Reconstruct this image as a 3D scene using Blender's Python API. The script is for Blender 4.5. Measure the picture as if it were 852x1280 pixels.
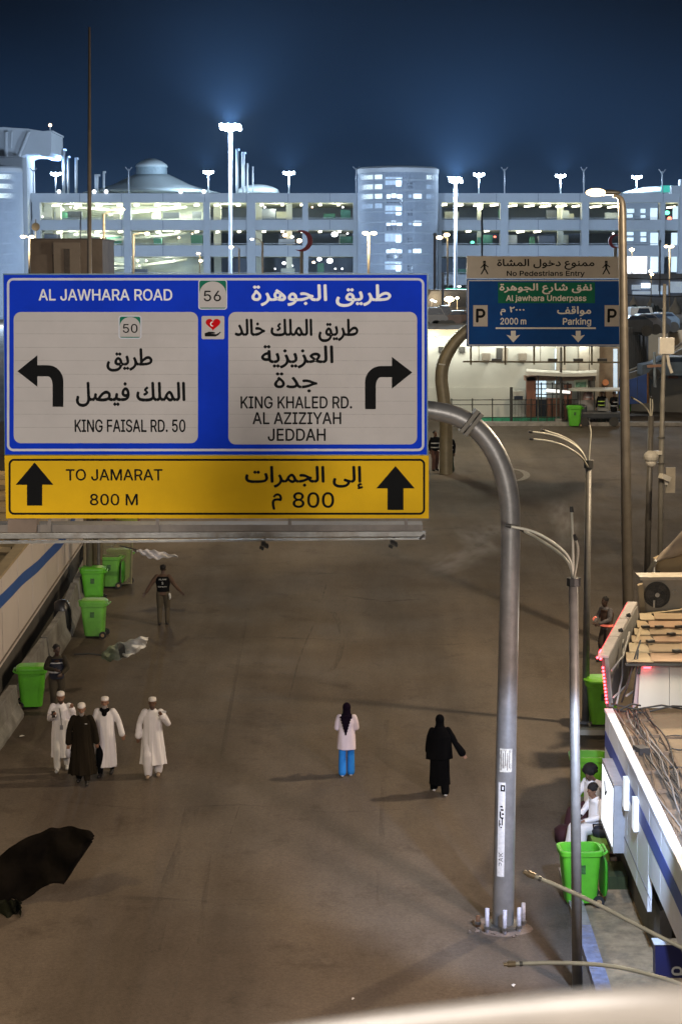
import bpy, bmesh, math, random
from mathutils import Vector, Matrix, Euler
random.seed(7)
for _o in list(bpy.data.objects): bpy.data.objects.remove(_o)
S = bpy.context.scene
C = S.collection
R = math.radians
PI = math.pi
# ------------------------------------------------------------------ camera
H = 13.3
FPX = 2400.0
PITCH = math.atan(295.0 / FPX)
SL = math.tan(math.atan(440.0 / FPX) - PITCH)       # the street climbs gently away from the bridge
YC = 99.0                                           # where it levels out
cam_d = bpy.data.cameras.new('camera'); cam = bpy.data.objects.new('camera', cam_d); C.objects.link(cam)
cam.location = (0, 0, H); cam.rotation_euler = (PI / 2 - PITCH, 0, 0)
cam_d.sensor_fit = 'VERTICAL'; cam_d.sensor_height = 36; cam_d.lens = FPX / 1280 * 36
cam_d.clip_start = 0.1; cam_d.clip_end = 5000
cam_d.dof.use_dof = True; cam_d.dof.focus_distance = 42; cam_d.dof.aperture_fstop = 5.6
S.camera = cam
S.render.resolution_x = 681; S.render.resolution_y = 1024
S.view_settings.view_transform = 'Standard'; S.view_settings.look = 'None'
S.view_settings.exposure = 0; S.view_settings.gamma = 1
S.cycles.max_bounces = 5; S.cycles.diffuse_bounces = 3; S.cycles.glossy_bounces = 2
S.cycles.transmission_bounces = 4; S.cycles.transparent_max_bounces = 8; S.cycles.volume_bounces = 0
S.cycles.use_denoising = True; S.cycles.sample_clamp_indirect = 4; S.cycles.use_light_tree = True
S.cycles.caustics_reflective = False; S.cycles.caustics_refractive = False
# ------------------------------------------------------------------ world: night sky, blue towards the lit horizon
W = bpy.data.worlds.new('World'); S.world = W; W.use_nodes = True
nt = W.node_tree; bgn = nt.nodes['Background']
tc = nt.nodes.new('ShaderNodeTexCoord'); sx = nt.nodes.new('ShaderNodeSeparateXYZ'); rp = nt.nodes.new('ShaderNodeValToRGB')
nt.links.new(tc.outputs['Generated'], sx.inputs[0]); nt.links.new(sx.outputs['Z'], rp.inputs[0]); nt.links.new(rp.outputs[0], bgn.inputs[0])
cr = rp.color_ramp; cr.interpolation = 'EASE'
cr.elements[0].position = 0.0; cr.elements[0].color = (.030, .062, .128, 1)
cr.elements[1].position = 0.15; cr.elements[1].color = (.0001, .0010, .0050, 1)
e_ = cr.elements.new(0.07); e_.color = (.0062, .0190, .0500, 1)
bgn.inputs[1].default_value = 1.0
# ------------------------------------------------------------------ lamps of the place, with some added fills
WARM = (1.0, .72, .42); WARMW = (1.0, .80, .55); COOL = (.78, .88, 1.0); BLUE = (.62, .8, 1.0)
def lamp(name, loc, power, col, kind='POINT', size=.25, target=None, spot=None, blend=.5, sx_=None, sy_=None):
    d = bpy.data.lights.new(name, kind); d.energy = power; d.color = col
    if kind == 'AREA':
        d.shape = 'RECTANGLE'; d.size = sx_; d.size_y = sy_
    else: d.shadow_soft_size = size
    if spot: d.spot_size = R(spot); d.spot_blend = blend
    o = bpy.data.objects.new(name, d); C.objects.link(o); o.location = loc
    if target is not None:
        o.rotation_euler = (Vector(target) - Vector(loc)).to_track_quat('-Z', 'Y').to_euler()
    return o
lamp('street_light', (7.1, 52.6, 15.3), 1300, WARM, size=.3)
lamp('street_light', (11.5, 43.0, 15.5), 7600, WARMW, size=.3)
lamp('street_light', (-7.4, 70, 14.5), 2300, (1, .74, .38), size=.4)
lamp('street_light', (13, 84, 17), 3300, WARMW, size=.4)
lamp('street_light', (-9, 24, 12), 2600, (1, .76, .42), 'SPOT', .5, (-5.5, 29.5, 1.5), 96, .7)
lamp('unseen_near_light', (8.3, 23.5, 10.5), 5200, (1.0, .78, .70), 'SPOT', .4, (3.2, 29.0, 1.8), 86, .5)
lamp('unseen_near_light', (6.2, 13, 12.6), 900, (1, .86, .66), 'SPOT', .2, (4.4, 18.5, 9.8), 70, .5)  # unseen spot, added to light the near pipes and rail
lamp('shop_flood', (4.3, 27.2, 7.0), 2900, (.50, .67, 1.0), 'SPOT', .12, (4.0, 33.5, 2.6), 66, .6)
lamp('shop_flood', (3.6, 33.0, 8.4), 700, (1, .92, .86), 'SPOT', .12, (5.0, 36.6, 2.8), 60, .7)
lamp('bridge_flood', (.035, -14, 14.5), 36000, (1, .93, .86), 'SPOT', .26, (-2.0, 32.6, 11.2), 16, .35)
lamp('terrace_fill', (19, 112, 15.5), 2600, (.86, .93, 1), size=.5)  # added without a fixture, to brighten the tents and tarpaulins
lamp('unseen_near_light', (-6, 4, 17), 7500, (1, .92, .84), size=.5)  # unseen fill, added to even out the light on the big sign
lamp('plaza_light', (2, 88, 13.5), 1900, (.93, .95, .8), size=.4)
# ------------------------------------------------------------------ pixel rays of the photograph -> points in the place
F_ = Vector((0, math.cos(PITCH), -math.sin(PITCH))); U_ = Vector((0, math.sin(PITCH), math.cos(PITCH))); EYE = Vector((0, 0, H))
def ray(px, py): return F_ + Vector(((px - 426) / FPX, 0, 0)) + U_ * (-(py - 640) / FPX)
def P(px, py, y):
    d = ray(px, py); return EYE + d * (y / d.y)
def gz(y): return SL * min(y, YC)
def G(px, py):
    d = ray(px, py); t = H / (SL * d.y - d.z)
    p = EYE + d * t
    if p.y > YC: t = (SL * YC - H) / d.z; p = EYE + d * t
    return p
def mpp(y): return y / math.cos(PITCH) / FPX          # metres per photo pixel, roughly
# ------------------------------------------------------------------ materials
MATS = {}
def M(name, c, rough=.6, metal=0., var=.18, scale=3., bump=.0, bscale=30., em=None, es=1., alpha=None, spec=None, dirt=None, stretch=None):
    if name in MATS: return MATS[name]
    m = bpy.data.materials.new(name); m.use_nodes = True; n = m.node_tree.nodes; l = m.node_tree.links
    b = n['Principled BSDF']; b.inputs['Roughness'].default_value = rough; b.inputs['Metallic'].default_value = metal
    if spec is not None: b.inputs['Specular IOR Level'].default_value = spec
    t = n.new('ShaderNodeTexCoord'); src = t.outputs['Object']
    if stretch:
        mp = n.new('ShaderNodeMapping'); mp.inputs['Scale'].default_value = stretch; l.new(src, mp.inputs[0]); src = mp.outputs[0]
    nz = n.new('ShaderNodeTexNoise'); nz.inputs['Scale'].default_value = scale; nz.inputs['Detail'].default_value = 5; nz.inputs['Roughness'].default_value = .62
    l.new(src, nz.inputs['Vector'])
    r = n.new('ShaderNodeValToRGB'); l.new(nz.outputs['Fac'], r.inputs[0])
    r.color_ramp.elements[0].position = .3; r.color_ramp.elements[1].position = .72
    r.color_ramp.elements[0].color = tuple(x * (1 - var) for x in c) + (1,)
    r.color_ramp.elements[1].color = tuple(min(1, x * (1 + var)) for x in c) + (1,)
    out = r.outputs[0]
    if dirt:
        n2 = n.new('ShaderNodeTexNoise'); n2.inputs['Scale'].default_value = scale * .37; n2.inputs['Detail'].default_value = 8; n2.inputs['Roughness'].default_value = .7
        l.new(src, n2.inputs['Vector'])
        r2 = n.new('ShaderNodeValToRGB'); l.new(n2.outputs['Fac'], r2.inputs[0]); r2.color_ramp.elements[0].position = .5; r2.color_ramp.elements[1].position = .7
        mx = n.new('ShaderNodeMix'); mx.data_type = 'RGBA'; l.new(r2.outputs[0], mx.inputs['Factor']); l.new(out, mx.inputs['A']); mx.inputs['B'].default_value = dirt + (1,)
        out = mx.outputs['Result']
    l.new(out, b.inputs['Base Color'])
    if bump:
        n3 = n.new('ShaderNodeTexNoise'); n3.inputs['Scale'].default_value = bscale; n3.inputs['Detail'].default_value = 4; l.new(src, n3.inputs['Vector'])
        bp = n.new('ShaderNodeBump'); bp.inputs['Strength'].default_value = bump; bp.inputs['Distance'].default_value = .02
        l.new(n3.outputs['Fac'], bp.inputs['Height']); l.new(bp.outputs[0], b.inputs['Normal'])
    if em:
        b.inputs['Emission Color'].default_value = em + (1,); b.inputs['Emission Strength'].default_value = es
    if alpha is not None: b.inputs['Alpha'].default_value = alpha
    MATS[name] = m; return m
steel = M('galvanised_steel', (.17, .165, .155), .42, .65, .25, 4, .15, 25, dirt=(.10, .08, .06))
pole_m = M('painted_pole_steel', (.225, .215, .205), .40, .4, .22, 3, .1, 20, dirt=(.16, .15, .14))
pole_brown = M('dusty_pole_steel', (.17, .145, .115), .5, .2, .25, 3, .1, 20)
dark_metal = M('dark_metal', (.05, .048, .045), .5, .4)
conc = M('concrete', (.34, .33, .31), .85, 0, .2, 1.2, .3, 15, dirt=(.2, .185, .165))
conc_dark = M('dark_concrete', (.115, .105, .09), .9, 0, .3, 1.5, .3, 12, dirt=(.06, .055, .05))
blue_sign = M('sign_blue', (.0012, .034, .50), .6, 0, .2, .6, spec=.06)
white_sign = M('sign_white', (.47, .435, .41), .6, 0, .07, .8, .02, 8, spec=.15, dirt=(.41, .375, .35))
border_sign = M('sign_border', (.55, .56, .62), .6, 0, .08, spec=.15)
yellow_sign = M('sign_yellow', (.66, .39, .002), .6, 0, .09, .8, spec=.12)
black_print = M('black_print', (.006, .006, .006), .8, 0, .1, spec=.1)
white_print = M('white_print', (.62, .62, .60), .4, 0, .08)
green_sign = M('sign_green', (.004, .14, .08), .6, 0, .1, spec=.1)
red_print = M('red_print', (.50, .004, .008), .8, 0, .1, spec=.08)
# ------------------------------------------------------------------ mesh builder
def link(name, me, mat=None, parent=None, root=None, smooth=False):
    o = bpy.data.objects.new(name, me); C.objects.link(o)
    if mat: me.materials.append(mat)
    if parent:
        o.parent = parent
        r = parent
        while r.parent: r = r.parent
        off = r.location
        if off.length > 0: me.transform(Matrix.Translation(-off))
    if smooth: me.polygons.foreach_set('use_smooth', [True] * len(me.polygons))
    return o
class MB:
    def __init__(s): s.v = []; s.f = []
    def add(s, vs, fs):
        b = len(s.v); s.v += [tuple(v) for v in vs]; s.f += [tuple(i + b for i in f) for f in fs]; return s
    def box(s, c, d, rz=0., rx=0., ry=0.):
        e = Euler((rx, ry, rz)).to_matrix(); c = Vector(c)
        vs = [c + e @ Vector((x * d[0] / 2, y * d[1] / 2, z * d[2] / 2)) for x in (-1, 1) for y in (-1, 1) for z in (-1, 1)]
        return s.add(vs, [(0, 1, 3, 2), (4, 6, 7, 5), (0, 4, 5, 1), (2, 3, 7, 6), (0, 2, 6, 4), (1, 5, 7, 3)])
    def bx(s, x0, x1, y0, y1, z0, z1): return s.box(((x0 + x1) / 2, (y0 + y1) / 2, (z0 + z1) / 2), (abs(x1 - x0), abs(y1 - y0), abs(z1 - z0)))
    def bar(s, a, b, w, h):
        a = Vector(a); b = Vector(b); d = b - a; L = d.length; q = d.to_track_quat('X', 'Z').to_matrix(); c = (a + b) / 2
        vs = [c + q @ Vector((x * L / 2, y * w / 2, z * h / 2)) for x in (-1, 1) for y in (-1, 1) for z in (-1, 1)]
        return s.add(vs, [(0, 1, 3, 2), (4, 6, 7, 5), (0, 4, 5, 1), (2, 3, 7, 6), (0, 2, 6, 4), (1, 5, 7, 3)])
    def tube(s, pts, rad, n=12, cap=True):
        pts = [Vector(p) for p in pts]; m = len(pts)
        if not hasattr(rad, '__len__'): rad = [rad] * m
        rings = []; prev = None
        for i, p in enumerate(pts):
            t = (pts[min(i + 1, m - 1)] - pts[max(i - 1, 0)]).normalized()
            if prev is None:
                a = Vector((0, 0, 1)) if abs(t.z) < .9 else Vector((1, 0, 0))
                u = t.cross(a).normalized()
            else: u = (prev - t * prev.dot(t)).normalized()
            prev = u; w = t.cross(u)
            rings.append([p + (u * math.cos(2 * PI * k / n) + w * math.sin(2 * PI * k / n)) * rad[i] for k in range(n)])
        vs = [v for r in rings for v in r]; fs = []
        for i in range(m - 1):
            for k in range(n): fs.append((i * n + k, i * n + (k + 1) % n, (i + 1) * n + (k + 1) % n, (i + 1) * n + k))
        if cap: fs.append(tuple(range(n))[::-1]); fs.append(tuple((m - 1) * n + k for k in range(n)))
        return s.add(vs, fs)
    def loft(s, rings, n=32, folds=0., k=9, ph=0., sq=0.):       # rings: (cx, cy, z, rx, ry)
        m = len(rings); vs = []; fs = []
        for i, (cx, cy, z, rx, ry) in enumerate(rings):
            a = folds * (1 - i / (m - 1))
            for j in range(n):
                t = 2 * PI * j / n; q = 1 + a * math.sin(k * t + ph + i * .35) + a * .5 * math.sin((k * 2 + 1) * t + ph * 2)
                ct, st = math.cos(t), math.sin(t)
                if sq: ct = math.copysign(abs(ct) ** (1 - sq), ct); st = math.copysign(abs(st) ** (1 - sq), st)
                vs.append((cx + rx * q * ct, cy + ry * q * st, z))
        for i in range(m - 1):
            for j in range(n): fs.append((i * n + j, i * n + (j + 1) % n, (i + 1) * n + (j + 1) % n, (i + 1) * n + j))
        fs.append(tuple(range(n))[::-1]); fs.append(tuple((m - 1) * n + j for j in range(n)))
        return s.add(vs, fs)
    def ball(s, c, r, n=12, m=8, rot=None):
        if not hasattr(r, '__len__'): r = (r, r, r)
        c = Vector(c); vs = [Vector((0, 0, -r[2]))]; fs = []
        for i in range(1, m):
            a = -PI / 2 + PI * i / m
            for j in range(n):
                t = 2 * PI * j / n; vs.append(Vector((r[0] * math.cos(a) * math.cos(t), r[1] * math.cos(a) * math.sin(t), r[2] * math.sin(a))))
        vs.append(Vector((0, 0, r[2])))
        for j in range(n): fs.append((0, 1 + (j + 1) % n, 1 + j))
        for i in range(m - 2):
            for j in range(n): fs.append((1 + i * n + j, 1 + i * n + (j + 1) % n, 1 + (i + 1) * n + (j + 1) % n, 1 + (i + 1) * n + j))
        last = len(vs) - 1
        for j in range(n): fs.append((1 + (m - 2) * n + j, 1 + (m - 2) * n + (j + 1) % n, last))
        if rot: e = Euler(rot).to_matrix(); vs = [e @ v for v in vs]
        return s.add([v + c for v in vs], fs)
    def chain(s, pts, rads, n=10):
        for i in range(len(pts) - 1): s.tube([pts[i], pts[i + 1]], [rads[i], rads[i + 1]], n)
        for p, r in zip(pts, rads): s.ball(p, r, n, 6)
        return s
    def prism(s, poly, ext):                                      # poly: world points; ext: extrusion vector
        n = len(poly); e = Vector(ext); vs = [Vector(p) for p in poly] + [Vector(p) + e for p in poly]
        return s.add(vs, [tuple(range(n))] + [tuple(n + i for i in range(n))[::-1]] + [(i, i + n, (i + 1) % n + n, (i + 1) % n) for i in range(n)])
    def mesh(s, name):
        me = bpy.data.meshes.new(name); me.from_pydata(s.v, [], s.f)
        bm = bmesh.new(); bm.from_mesh(me); bmesh.ops.recalc_face_normals(bm, faces=bm.faces[:]); bm.to_mesh(me); bm.free()
        return me
    def build(s, name, mat=None, parent=None, smooth=False, bevel=0., seg=2):
        me = s.mesh(name)
        if bevel:
            bm = bmesh.new(); bm.from_mesh(me)
            bmesh.ops.bevel(bm, geom=[e for e in bm.edges if len(e.link_faces) == 2 and e.calc_face_angle(0) > .5], offset=bevel, segments=seg, affect='EDGES', profile=.6)
            bm.to_mesh(me); bm.free()
        o = link(name, me, mat, parent, smooth=smooth)
        if smooth and bevel == 0: pass
        return o
    def fuse(s, name, mat, parent=None, voxel=.012, smooth_it=2):
        me = s.mesh(name + '_raw'); t = bpy.data.objects.new('tmp', me); C.objects.link(t)
        md = t.modifiers.new('r', 'REMESH'); md.mode = 'VOXEL'; md.voxel_size = voxel
        if smooth_it:
            sm = t.modifiers.new('s', 'SMOOTH'); sm.iterations = smooth_it; sm.factor = .5
        dg = bpy.context.evaluated_depsgraph_get(); dg.update()
        m2 = bpy.data.meshes.new_from_object(t.evaluated_get(dg)); bpy.data.objects.remove(t); m2.name = name; m2.materials.clear()
        return link(name, m2, mat, parent, smooth=True)
def tag(o, label=None, cat=None, group=None, kind=None):
    if label: o['label'] = label
    if cat: o['category'] = cat
    if group: o['group'] = group
    if kind: o['kind'] = kind
    return o
def thing(name, label, cat, loc=(0, 0, 0), rz=0, group=None):
    o = bpy.data.objects.new(name, None); C.objects.link(o); o.location = loc; o.rotation_euler = (0, 0, rz); o.empty_display_size = .2
    return tag(o, label, cat, group)
def dup(root, loc, rz=0., label=None, scale=None):
    def rec(o, par):
        c = o.copy(); C.objects.link(c); c.parent = par
        for ch in list(o.children): rec(ch, c)
        return c
    r = rec(root, None); r.location = loc; r.rotation_euler = (0, 0, rz)
    if scale: r.scale = scale
    if label: r['label'] = label
    return r
# ------------------------------------------------------------------ lettering
AR = {'ا': 'FE8D FE8E', 'إ': 'FE87 FE88', 'ة': 'FE93 FE94', 'ت': 'FE95 FE96 FE97 FE98', 'ج': 'FE9D FE9E FE9F FEA0', 'خ': 'FEA5 FEA6 FEA7 FEA8',
      'د': 'FEA9 FEAA', 'ر': 'FEAD FEAE', 'ز': 'FEAF FEB0', 'ش': 'FEB5 FEB6 FEB7 FEB8', 'ص': 'FEB9 FEBA FEBB FEBC', 'ط': 'FEC1 FEC2 FEC3 FEC4',
      'ع': 'FEC9 FECA FECB FECC', 'ف': 'FED1 FED2 FED3 FED4', 'ق': 'FED5 FED6 FED7 FED8', 'ك': 'FED9 FEDA FEDB FEDC', 'ل': 'FEDD FEDE FEDF FEE0',
      'م': 'FEE1 FEE2 FEE3 FEE4', 'ن': 'FEE5 FEE6 FEE7 FEE8', 'ه': 'FEE9 FEEA FEEB FEEC', 'و': 'FEED FEEE', 'ى': 'FEEF FEF0', 'ي': 'FEF1 FEF2 FEF3 FEF4'}
AR = {k: [chr(int(x, 16)) for x in v.split()] for k, v in AR.items()}
def shape_ar(t):
    out = []
    for i, ch in enumerate(t):
        if ch not in AR: out.append(ch); continue
        f = AR[ch]; pj = i > 0 and t[i - 1] in AR and len(AR[t[i - 1]]) == 4; nj = len(f) == 4 and i + 1 < len(t) and t[i + 1] in AR
        out.append(f[3] if pj and nj else f[1] if pj else f[2] if nj else f[0])
    return ''.join(reversed(out))
from mathutils.geometry import delaunay_2d_cdt
FONT = None                                          # the interface face that ships inside Blender; its default face if it is not there
try:
    import os
    _fp = os.path.join(bpy.utils.system_resource('DATAFILES'), 'fonts', 'Inter.woff2')
    if os.path.exists(_fp): FONT = bpy.data.fonts.load(_fp)
except Exception: FONT = None
def text_mesh(t, bold=.0):
    ar_ = any(ch in AR for ch in t)
    if ar_: t = shape_ar(t)
    cu = bpy.data.curves.new('txt', 'FONT'); cu.body = t; cu.resolution_u = 5; cu.fill_mode = 'NONE'
    if FONT and not ar_: cu.font = FONT
    o = bpy.data.objects.new('txt', cu); C.objects.link(o)
    dg = bpy.context.evaluated_depsgraph_get(); dg.update()
    me = bpy.data.meshes.new_from_object(o.evaluated_get(dg)); bpy.data.objects.remove(o); bpy.data.curves.remove(cu)
    co = [v.co.to_2d() for v in me.vertices]; ed = [tuple(e.vertices) for e in me.edges]
    r = delaunay_2d_cdt(co, ed, [], 0, 1e-6); vs = r[0]; keep = []
    for f in r[2]:                                  # keep the triangles inside the outline (even-odd rule)
        cx = sum(vs[i].x for i in f) / len(f); cy = sum(vs[i].y for i in f) / len(f); w = 0
        for i, j in ed:
            p, q = co[i], co[j]
            if (p.y > cy) != (q.y > cy) and p.x + (cy - p.y) / (q.y - p.y) * (q.x - p.x) > cx: w += 1
        if w & 1: keep.append(tuple(f))
    me.clear_geometry(); me.from_pydata([(v.x, v.y, 0) for v in vs], [], keep)
    return me
def letter(t, box, y, mat, parent, bold=.0, name='lettering', thick=.003):
    me = text_mesh(t, bold); xs = [v.co.x for v in me.vertices]; ys = [v.co.y for v in me.vertices]
    if not xs: return
    x0, x1, y0, y1 = min(xs), max(xs), min(ys), max(ys)
    a = P(box[0], box[3], y); b = P(box[2], box[1], y)
    for v in me.vertices:
        u = (v.co.x - x0) / (x1 - x0); w = (v.co.y - y0) / max(1e-6, y1 - y0)
        v.co = (a.x + (b.x - a.x) * u, y, a.z + (b.z - a.z) * w)
    # heavier strokes: the same outlines printed again a hair to each side
    w_ = bold * (b.z - a.z) * 1.1; vs0 = [v.co.copy() for v in me.vertices]; fs0 = [tuple(p.vertices) for p in me.polygons]; n0 = len(vs0)
    offs = [(0, 0)] + ([(-w_, 0), (w_, 0), (0, -w_), (0, w_)] if bold else [])
    m2 = bpy.data.meshes.new(name); vs = []; fs = []
    for i, (dx, dz) in enumerate(offs): vs += [(q.x + dx, q.y - .0006 * i, q.z + dz) for q in vs0]; fs += [tuple(k + i * n0 for k in f) for f in fs0]
    m2.from_pydata(vs, [], fs); bpy.data.meshes.remove(me)
    return link(name, m2, mat, parent)
def rrect(x0, y0, x1, y1, r, n=6):
    pts = []
    for cx, cy, a0 in ((x1 - r, y0 + r, -90), (x1 - r, y1 - r, 0), (x0 + r, y1 - r, 90), (x0 + r, y0 + r, 180)):
        for i in range(n + 1):
            a = R(a0 + 90 * i / n); pts.append((cx + r * math.cos(a), cy + r * math.sin(a)))
    return pts
def plate(px, y, mat, parent, name, t=.004):           # a flat shape outlined in photo pixels on the sign's own plane
    return MB().prism([P(a, b, y) for a, b in px], (0, t, 0)).build(name, mat, parent)
def ring(x0, y0, x1, y1, r, w, y, mat, parent, name, t=.004):
    a = [P(p, q, y) for p, q in rrect(x0, y0, x1, y1, r)]; b = [P(p, q, y) for p, q in rrect(x0 + w, y0 + w, x1 - w, y1 - w, max(.2, r - w))]
    n = len(a); e = Vector((0, t, 0)); vs = a + b + [v + e for v in a] + [v + e for v in b]; fs = []
    for i in range(n):
        j = (i + 1) % n; fs += [(i, j, n + j, n + i), (2 * n + i, 3 * n + i, 3 * n + j, 2 * n + j), (i, 2 * n + i, 2 * n + j, j), (n + i, n + j, 3 * n + j, 3 * n + i)]
    return MB().add(vs, fs).build(name, mat, parent)
HAZE = True
# ================================================================== the ground
def asphalt():
    m = bpy.data.materials.new('asphalt'); m.use_nodes = True; n = m.node_tree.nodes; l = m.node_tree.links; b = n['Principled BSDF']
    t = n.new('ShaderNodeTexCoord')
    def noise(sc, det, stretch=None, ro=.6):
        z = n.new('ShaderNodeTexNoise'); z.inputs['Scale'].default_value = sc; z.inputs['Detail'].default_value = det; z.inputs['Roughness'].default_value = ro
        if stretch:
            mp = n.new('ShaderNodeMapping'); mp.inputs['Scale'].default_value = stretch; l.new(t.outputs['Object'], mp.inputs[0]); l.new(mp.outputs[0], z.inputs['Vector'])
        else: l.new(t.outputs['Object'], z.inputs['Vector'])
        return z.outputs['Fac']
    def ramp(src, stops):
        r = n.new('ShaderNodeValToRGB'); l.new(src, r.inputs[0]); r.color_ramp.elements[0].position, r.color_ramp.elements[0].color = stops[0][0], stops[0][1] + (1,)
        r.color_ramp.elements[1].position, r.color_ramp.elements[1].color = stops[-1][0], stops[-1][1] + (1,)
        for p, c in stops[1:-1]: e = r.color_ramp.elements.new(p); e.color = c + (1,)
        return r.outputs[0]
    def mix(f, a, c, mode='MIX', fv=None):
        x = n.new('ShaderNodeMix'); x.data_type = 'RGBA'; x.blend_type = mode
        if fv is None: l.new(f, x.inputs['Factor'])
        else: x.inputs['Factor'].default_value = fv
        l.new(a, x.inputs['A']); l.new(c, x.inputs['B']); return x.outputs['Result']
    base = ramp(noise(.16, 8, (1, .6, 1)), [(.3, (.092, .073, .057)), (.5, (.130, .105, .082)), (.7, (.168, .137, .108))])
    streak = ramp(noise(.5, 6, (1.0, .10, 1)), [(.35, (.72, .71, .70)), (.55, (1, 1, 1)), (.75, (1.22, 1.2, 1.16))])
    bands = ramp(noise(.35, 5, (.8, .5, 1), .7), [(.36, (.90, .89, .87)), (.52, (1, 1, 1)), (.72, (1.07, 1.06, 1.05))])
    stains = ramp(noise(.8, 9, None, .75), [(.30, (.45, .42, .40)), (.45, (1, 1, 1)), (.62, (1, 1, 1)), (.75, (1.25, 1.22, 1.2))])
    grain = ramp(noise(16, 6, None, .8), [(.3, (.62, .62, .62)), (.5, (1, 1, 1)), (.7, (1.35, 1.34, 1.32))])
    c = mix(None, base, streak, 'MULTIPLY', 1.); c = mix(None, c, bands, 'MULTIPLY', 1.); c = mix(None, c, stains, 'MULTIPLY', .6); patch = ramp(noise(.07, 2), [(.44, (.86, .84, .83)), (.47, (1, 1, 1)), (1, (1, 1, 1))]); c = mix(None, c, patch, 'MULTIPLY', 1.); c = mix(None, c, grain, 'MULTIPLY', .7)
    l.new(c, b.inputs['Base Color'])
    rr = ramp(noise(.5, 5), [(.3, (.7, .7, .7)), (.7, (.9, .9, .9))]); l.new(rr, b.inputs['Roughness'])
    bp = n.new('ShaderNodeBump'); bp.inputs['Strength'].default_value = .35; bp.inputs['Distance'].default_value = .02; l.new(noise(45, 5), bp.inputs['Height']); l.new(bp.outputs[0], b.inputs['Normal']); b.inputs['Specular IOR Level'].default_value = .16
    return m
asph = asphalt(); MATS['asphalt'] = asph
xs = [-700, -300, -100, -40, -20, -10, 0, 10, 20, 40, 100, 300, 700]
ys = [-40, 0, 20, 40, 60, 80, 95, 99, 103, 150, 300, 700, 1500]
mb = MB(); vs = [(x, y, gz(y)) for y in ys for x in xs]; nx = len(xs)
mb.add(vs, [(j * nx + i, j * nx + i + 1, (j + 1) * nx + i + 1, (j + 1) * nx + i) for j in range(len(ys) - 1) for i in range(nx - 1)])
tag(mb.build('road', asph), kind='structure')
pink = M('worn_paving', (.17, .135, .115), .85, 0, .25, 1.1, .35, 25, dirt=(.09, .075, .062))
kerb_m = M('kerb_concrete', (.26, .24, .22), .85, 0, .3, 3, .3, 20, dirt=(.13, .11, .10))
kerb_blue = M('kerb_faded_paint', (.19, .20, .29), .8, 0, .4, 5, .3, 30, dirt=(.22, .17, .13))
sand = M('sandy_strip', (.30, .215, .125), .9, 0, .35, 4, .5, 20, dirt=(.16, .12, .08))
def strip(name, x0, x1, y0, y1, h, mat, nseg=1, drop=.02, parent=None):      # a slab that follows the slope
    m_ = MB(); vs = []
    for y in (y0, y1):
        for x in (x0, x1):
            vs += [(x, y, gz(y) - drop), (x, y, gz(y) + h)]
    m_.add(vs, [(0, 2, 6, 4), (1, 5, 7, 3), (0, 1, 3, 2), (4, 6, 7, 5), (0, 4, 5, 1), (2, 3, 7, 6)])
    return m_.build(name, mat, parent)
pv = tag(strip('pavement', 4.22, 5.6, 18, 35.4, .004, sand), kind='structure')
for i in range(10):
    y0 = 26.0 + i * .92
    k = strip('kerb_stone', 4.1, 4.36, y0, y0 + .90, .13, kerb_blue if i < 7 else kerb_m, parent=pv)
# painted ring, faint lines and arcs on the road
mark = M('worn_white_paint', (.22, .195, .16), .8, 0, .3, 8)
mark2 = M('faint_road_line', (.150, .124, .098), .8, 0, .3, 8)
for m_ in (mark2,):
    n_ = m_.node_tree.nodes; z_ = n_.new('ShaderNodeTexNoise'); z_.inputs['Scale'].default_value = 1.6; z_.inputs['Detail'].default_value = 6; z_.inputs['Roughness'].default_value = .8; r_ = n_.new('ShaderNodeValToRGB'); r_.color_ramp.elements[0].position = .42; r_.color_ramp.elements[1].position = .66; r_.color_ramp.elements[1].color = (.6, .6, .6, 1)
    m_.node_tree.links.new(z_.outputs['Fac'], r_.inputs[0]); m_.node_tree.links.new(r_.outputs[0], n_['Principled BSDF'].inputs['Alpha'])
rd = [o for o in C.objects if o.name == 'road'][0]
def roadline(pts, w, mat, name='road_mark'):
    g = [G(*p) + Vector((0, 0, .006)) for p in pts]; vs = []
    for i, p in enumerate(g):
        t = (g[min(i + 1, len(g) - 1)] - g[max(i - 1, 0)]); s_ = Vector((t.y, -t.x, 0)).normalized() * w / 2
        vs += [p - s_, p + s_]
    m_ = MB().add(vs, [(2 * i, 2 * i + 1, 2 * i + 3, 2 * i + 2) for i in range(len(g) - 1)])
    return m_.build(name, mat, rd)
def arc(cx, cy, rx, ry, a0, a1, n=18): return [(cx + rx * math.cos(R(a0 + (a1 - a0) * i / n)), cy + ry * math.sin(R(a0 + (a1 - a0) * i / n))) for i in range(n + 1)]
roadline(arc(634, 594, 24, 8, -140, 95), .28, mark)
roadline([(535, 603), (560, 604), (600, 603), (624, 602)], .10, mark2)
roadline([(212, 1262), (222, 1225), (231, 1196), (240, 1178)], .016, mark2)
roadline([(282, 1060), (292, 1030), (301, 1003)], .018, mark2)
roadline([(403, 748), (408, 730)], .05, mark2)
roadline([(660, 573), (720, 571), (790, 569), (870, 566)], .12, mark2)
roadline(arc(395, 800, 32, 46, -50, 60), .16, mark2)  # faint curved mark, close to the asphalt colour
roadline(arc(560, 640, 62, 52, 20, 95), .3, mark2)
roadline([(395, 775), (383, 800), (372, 830), (360, 880)], .05, mark2)
roadline([(500, 806), (560, 806), (610, 803)], .08, mark2)
roadline([(196, 706), (260, 708), (330, 705), (380, 700)], .08, mark2)
roadline([(430, 745), (480, 752), (540, 748)], .22, mark2)
tar = M('tar_seam', (.045, .038, .032), .7, 0, .3, 6)
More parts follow.
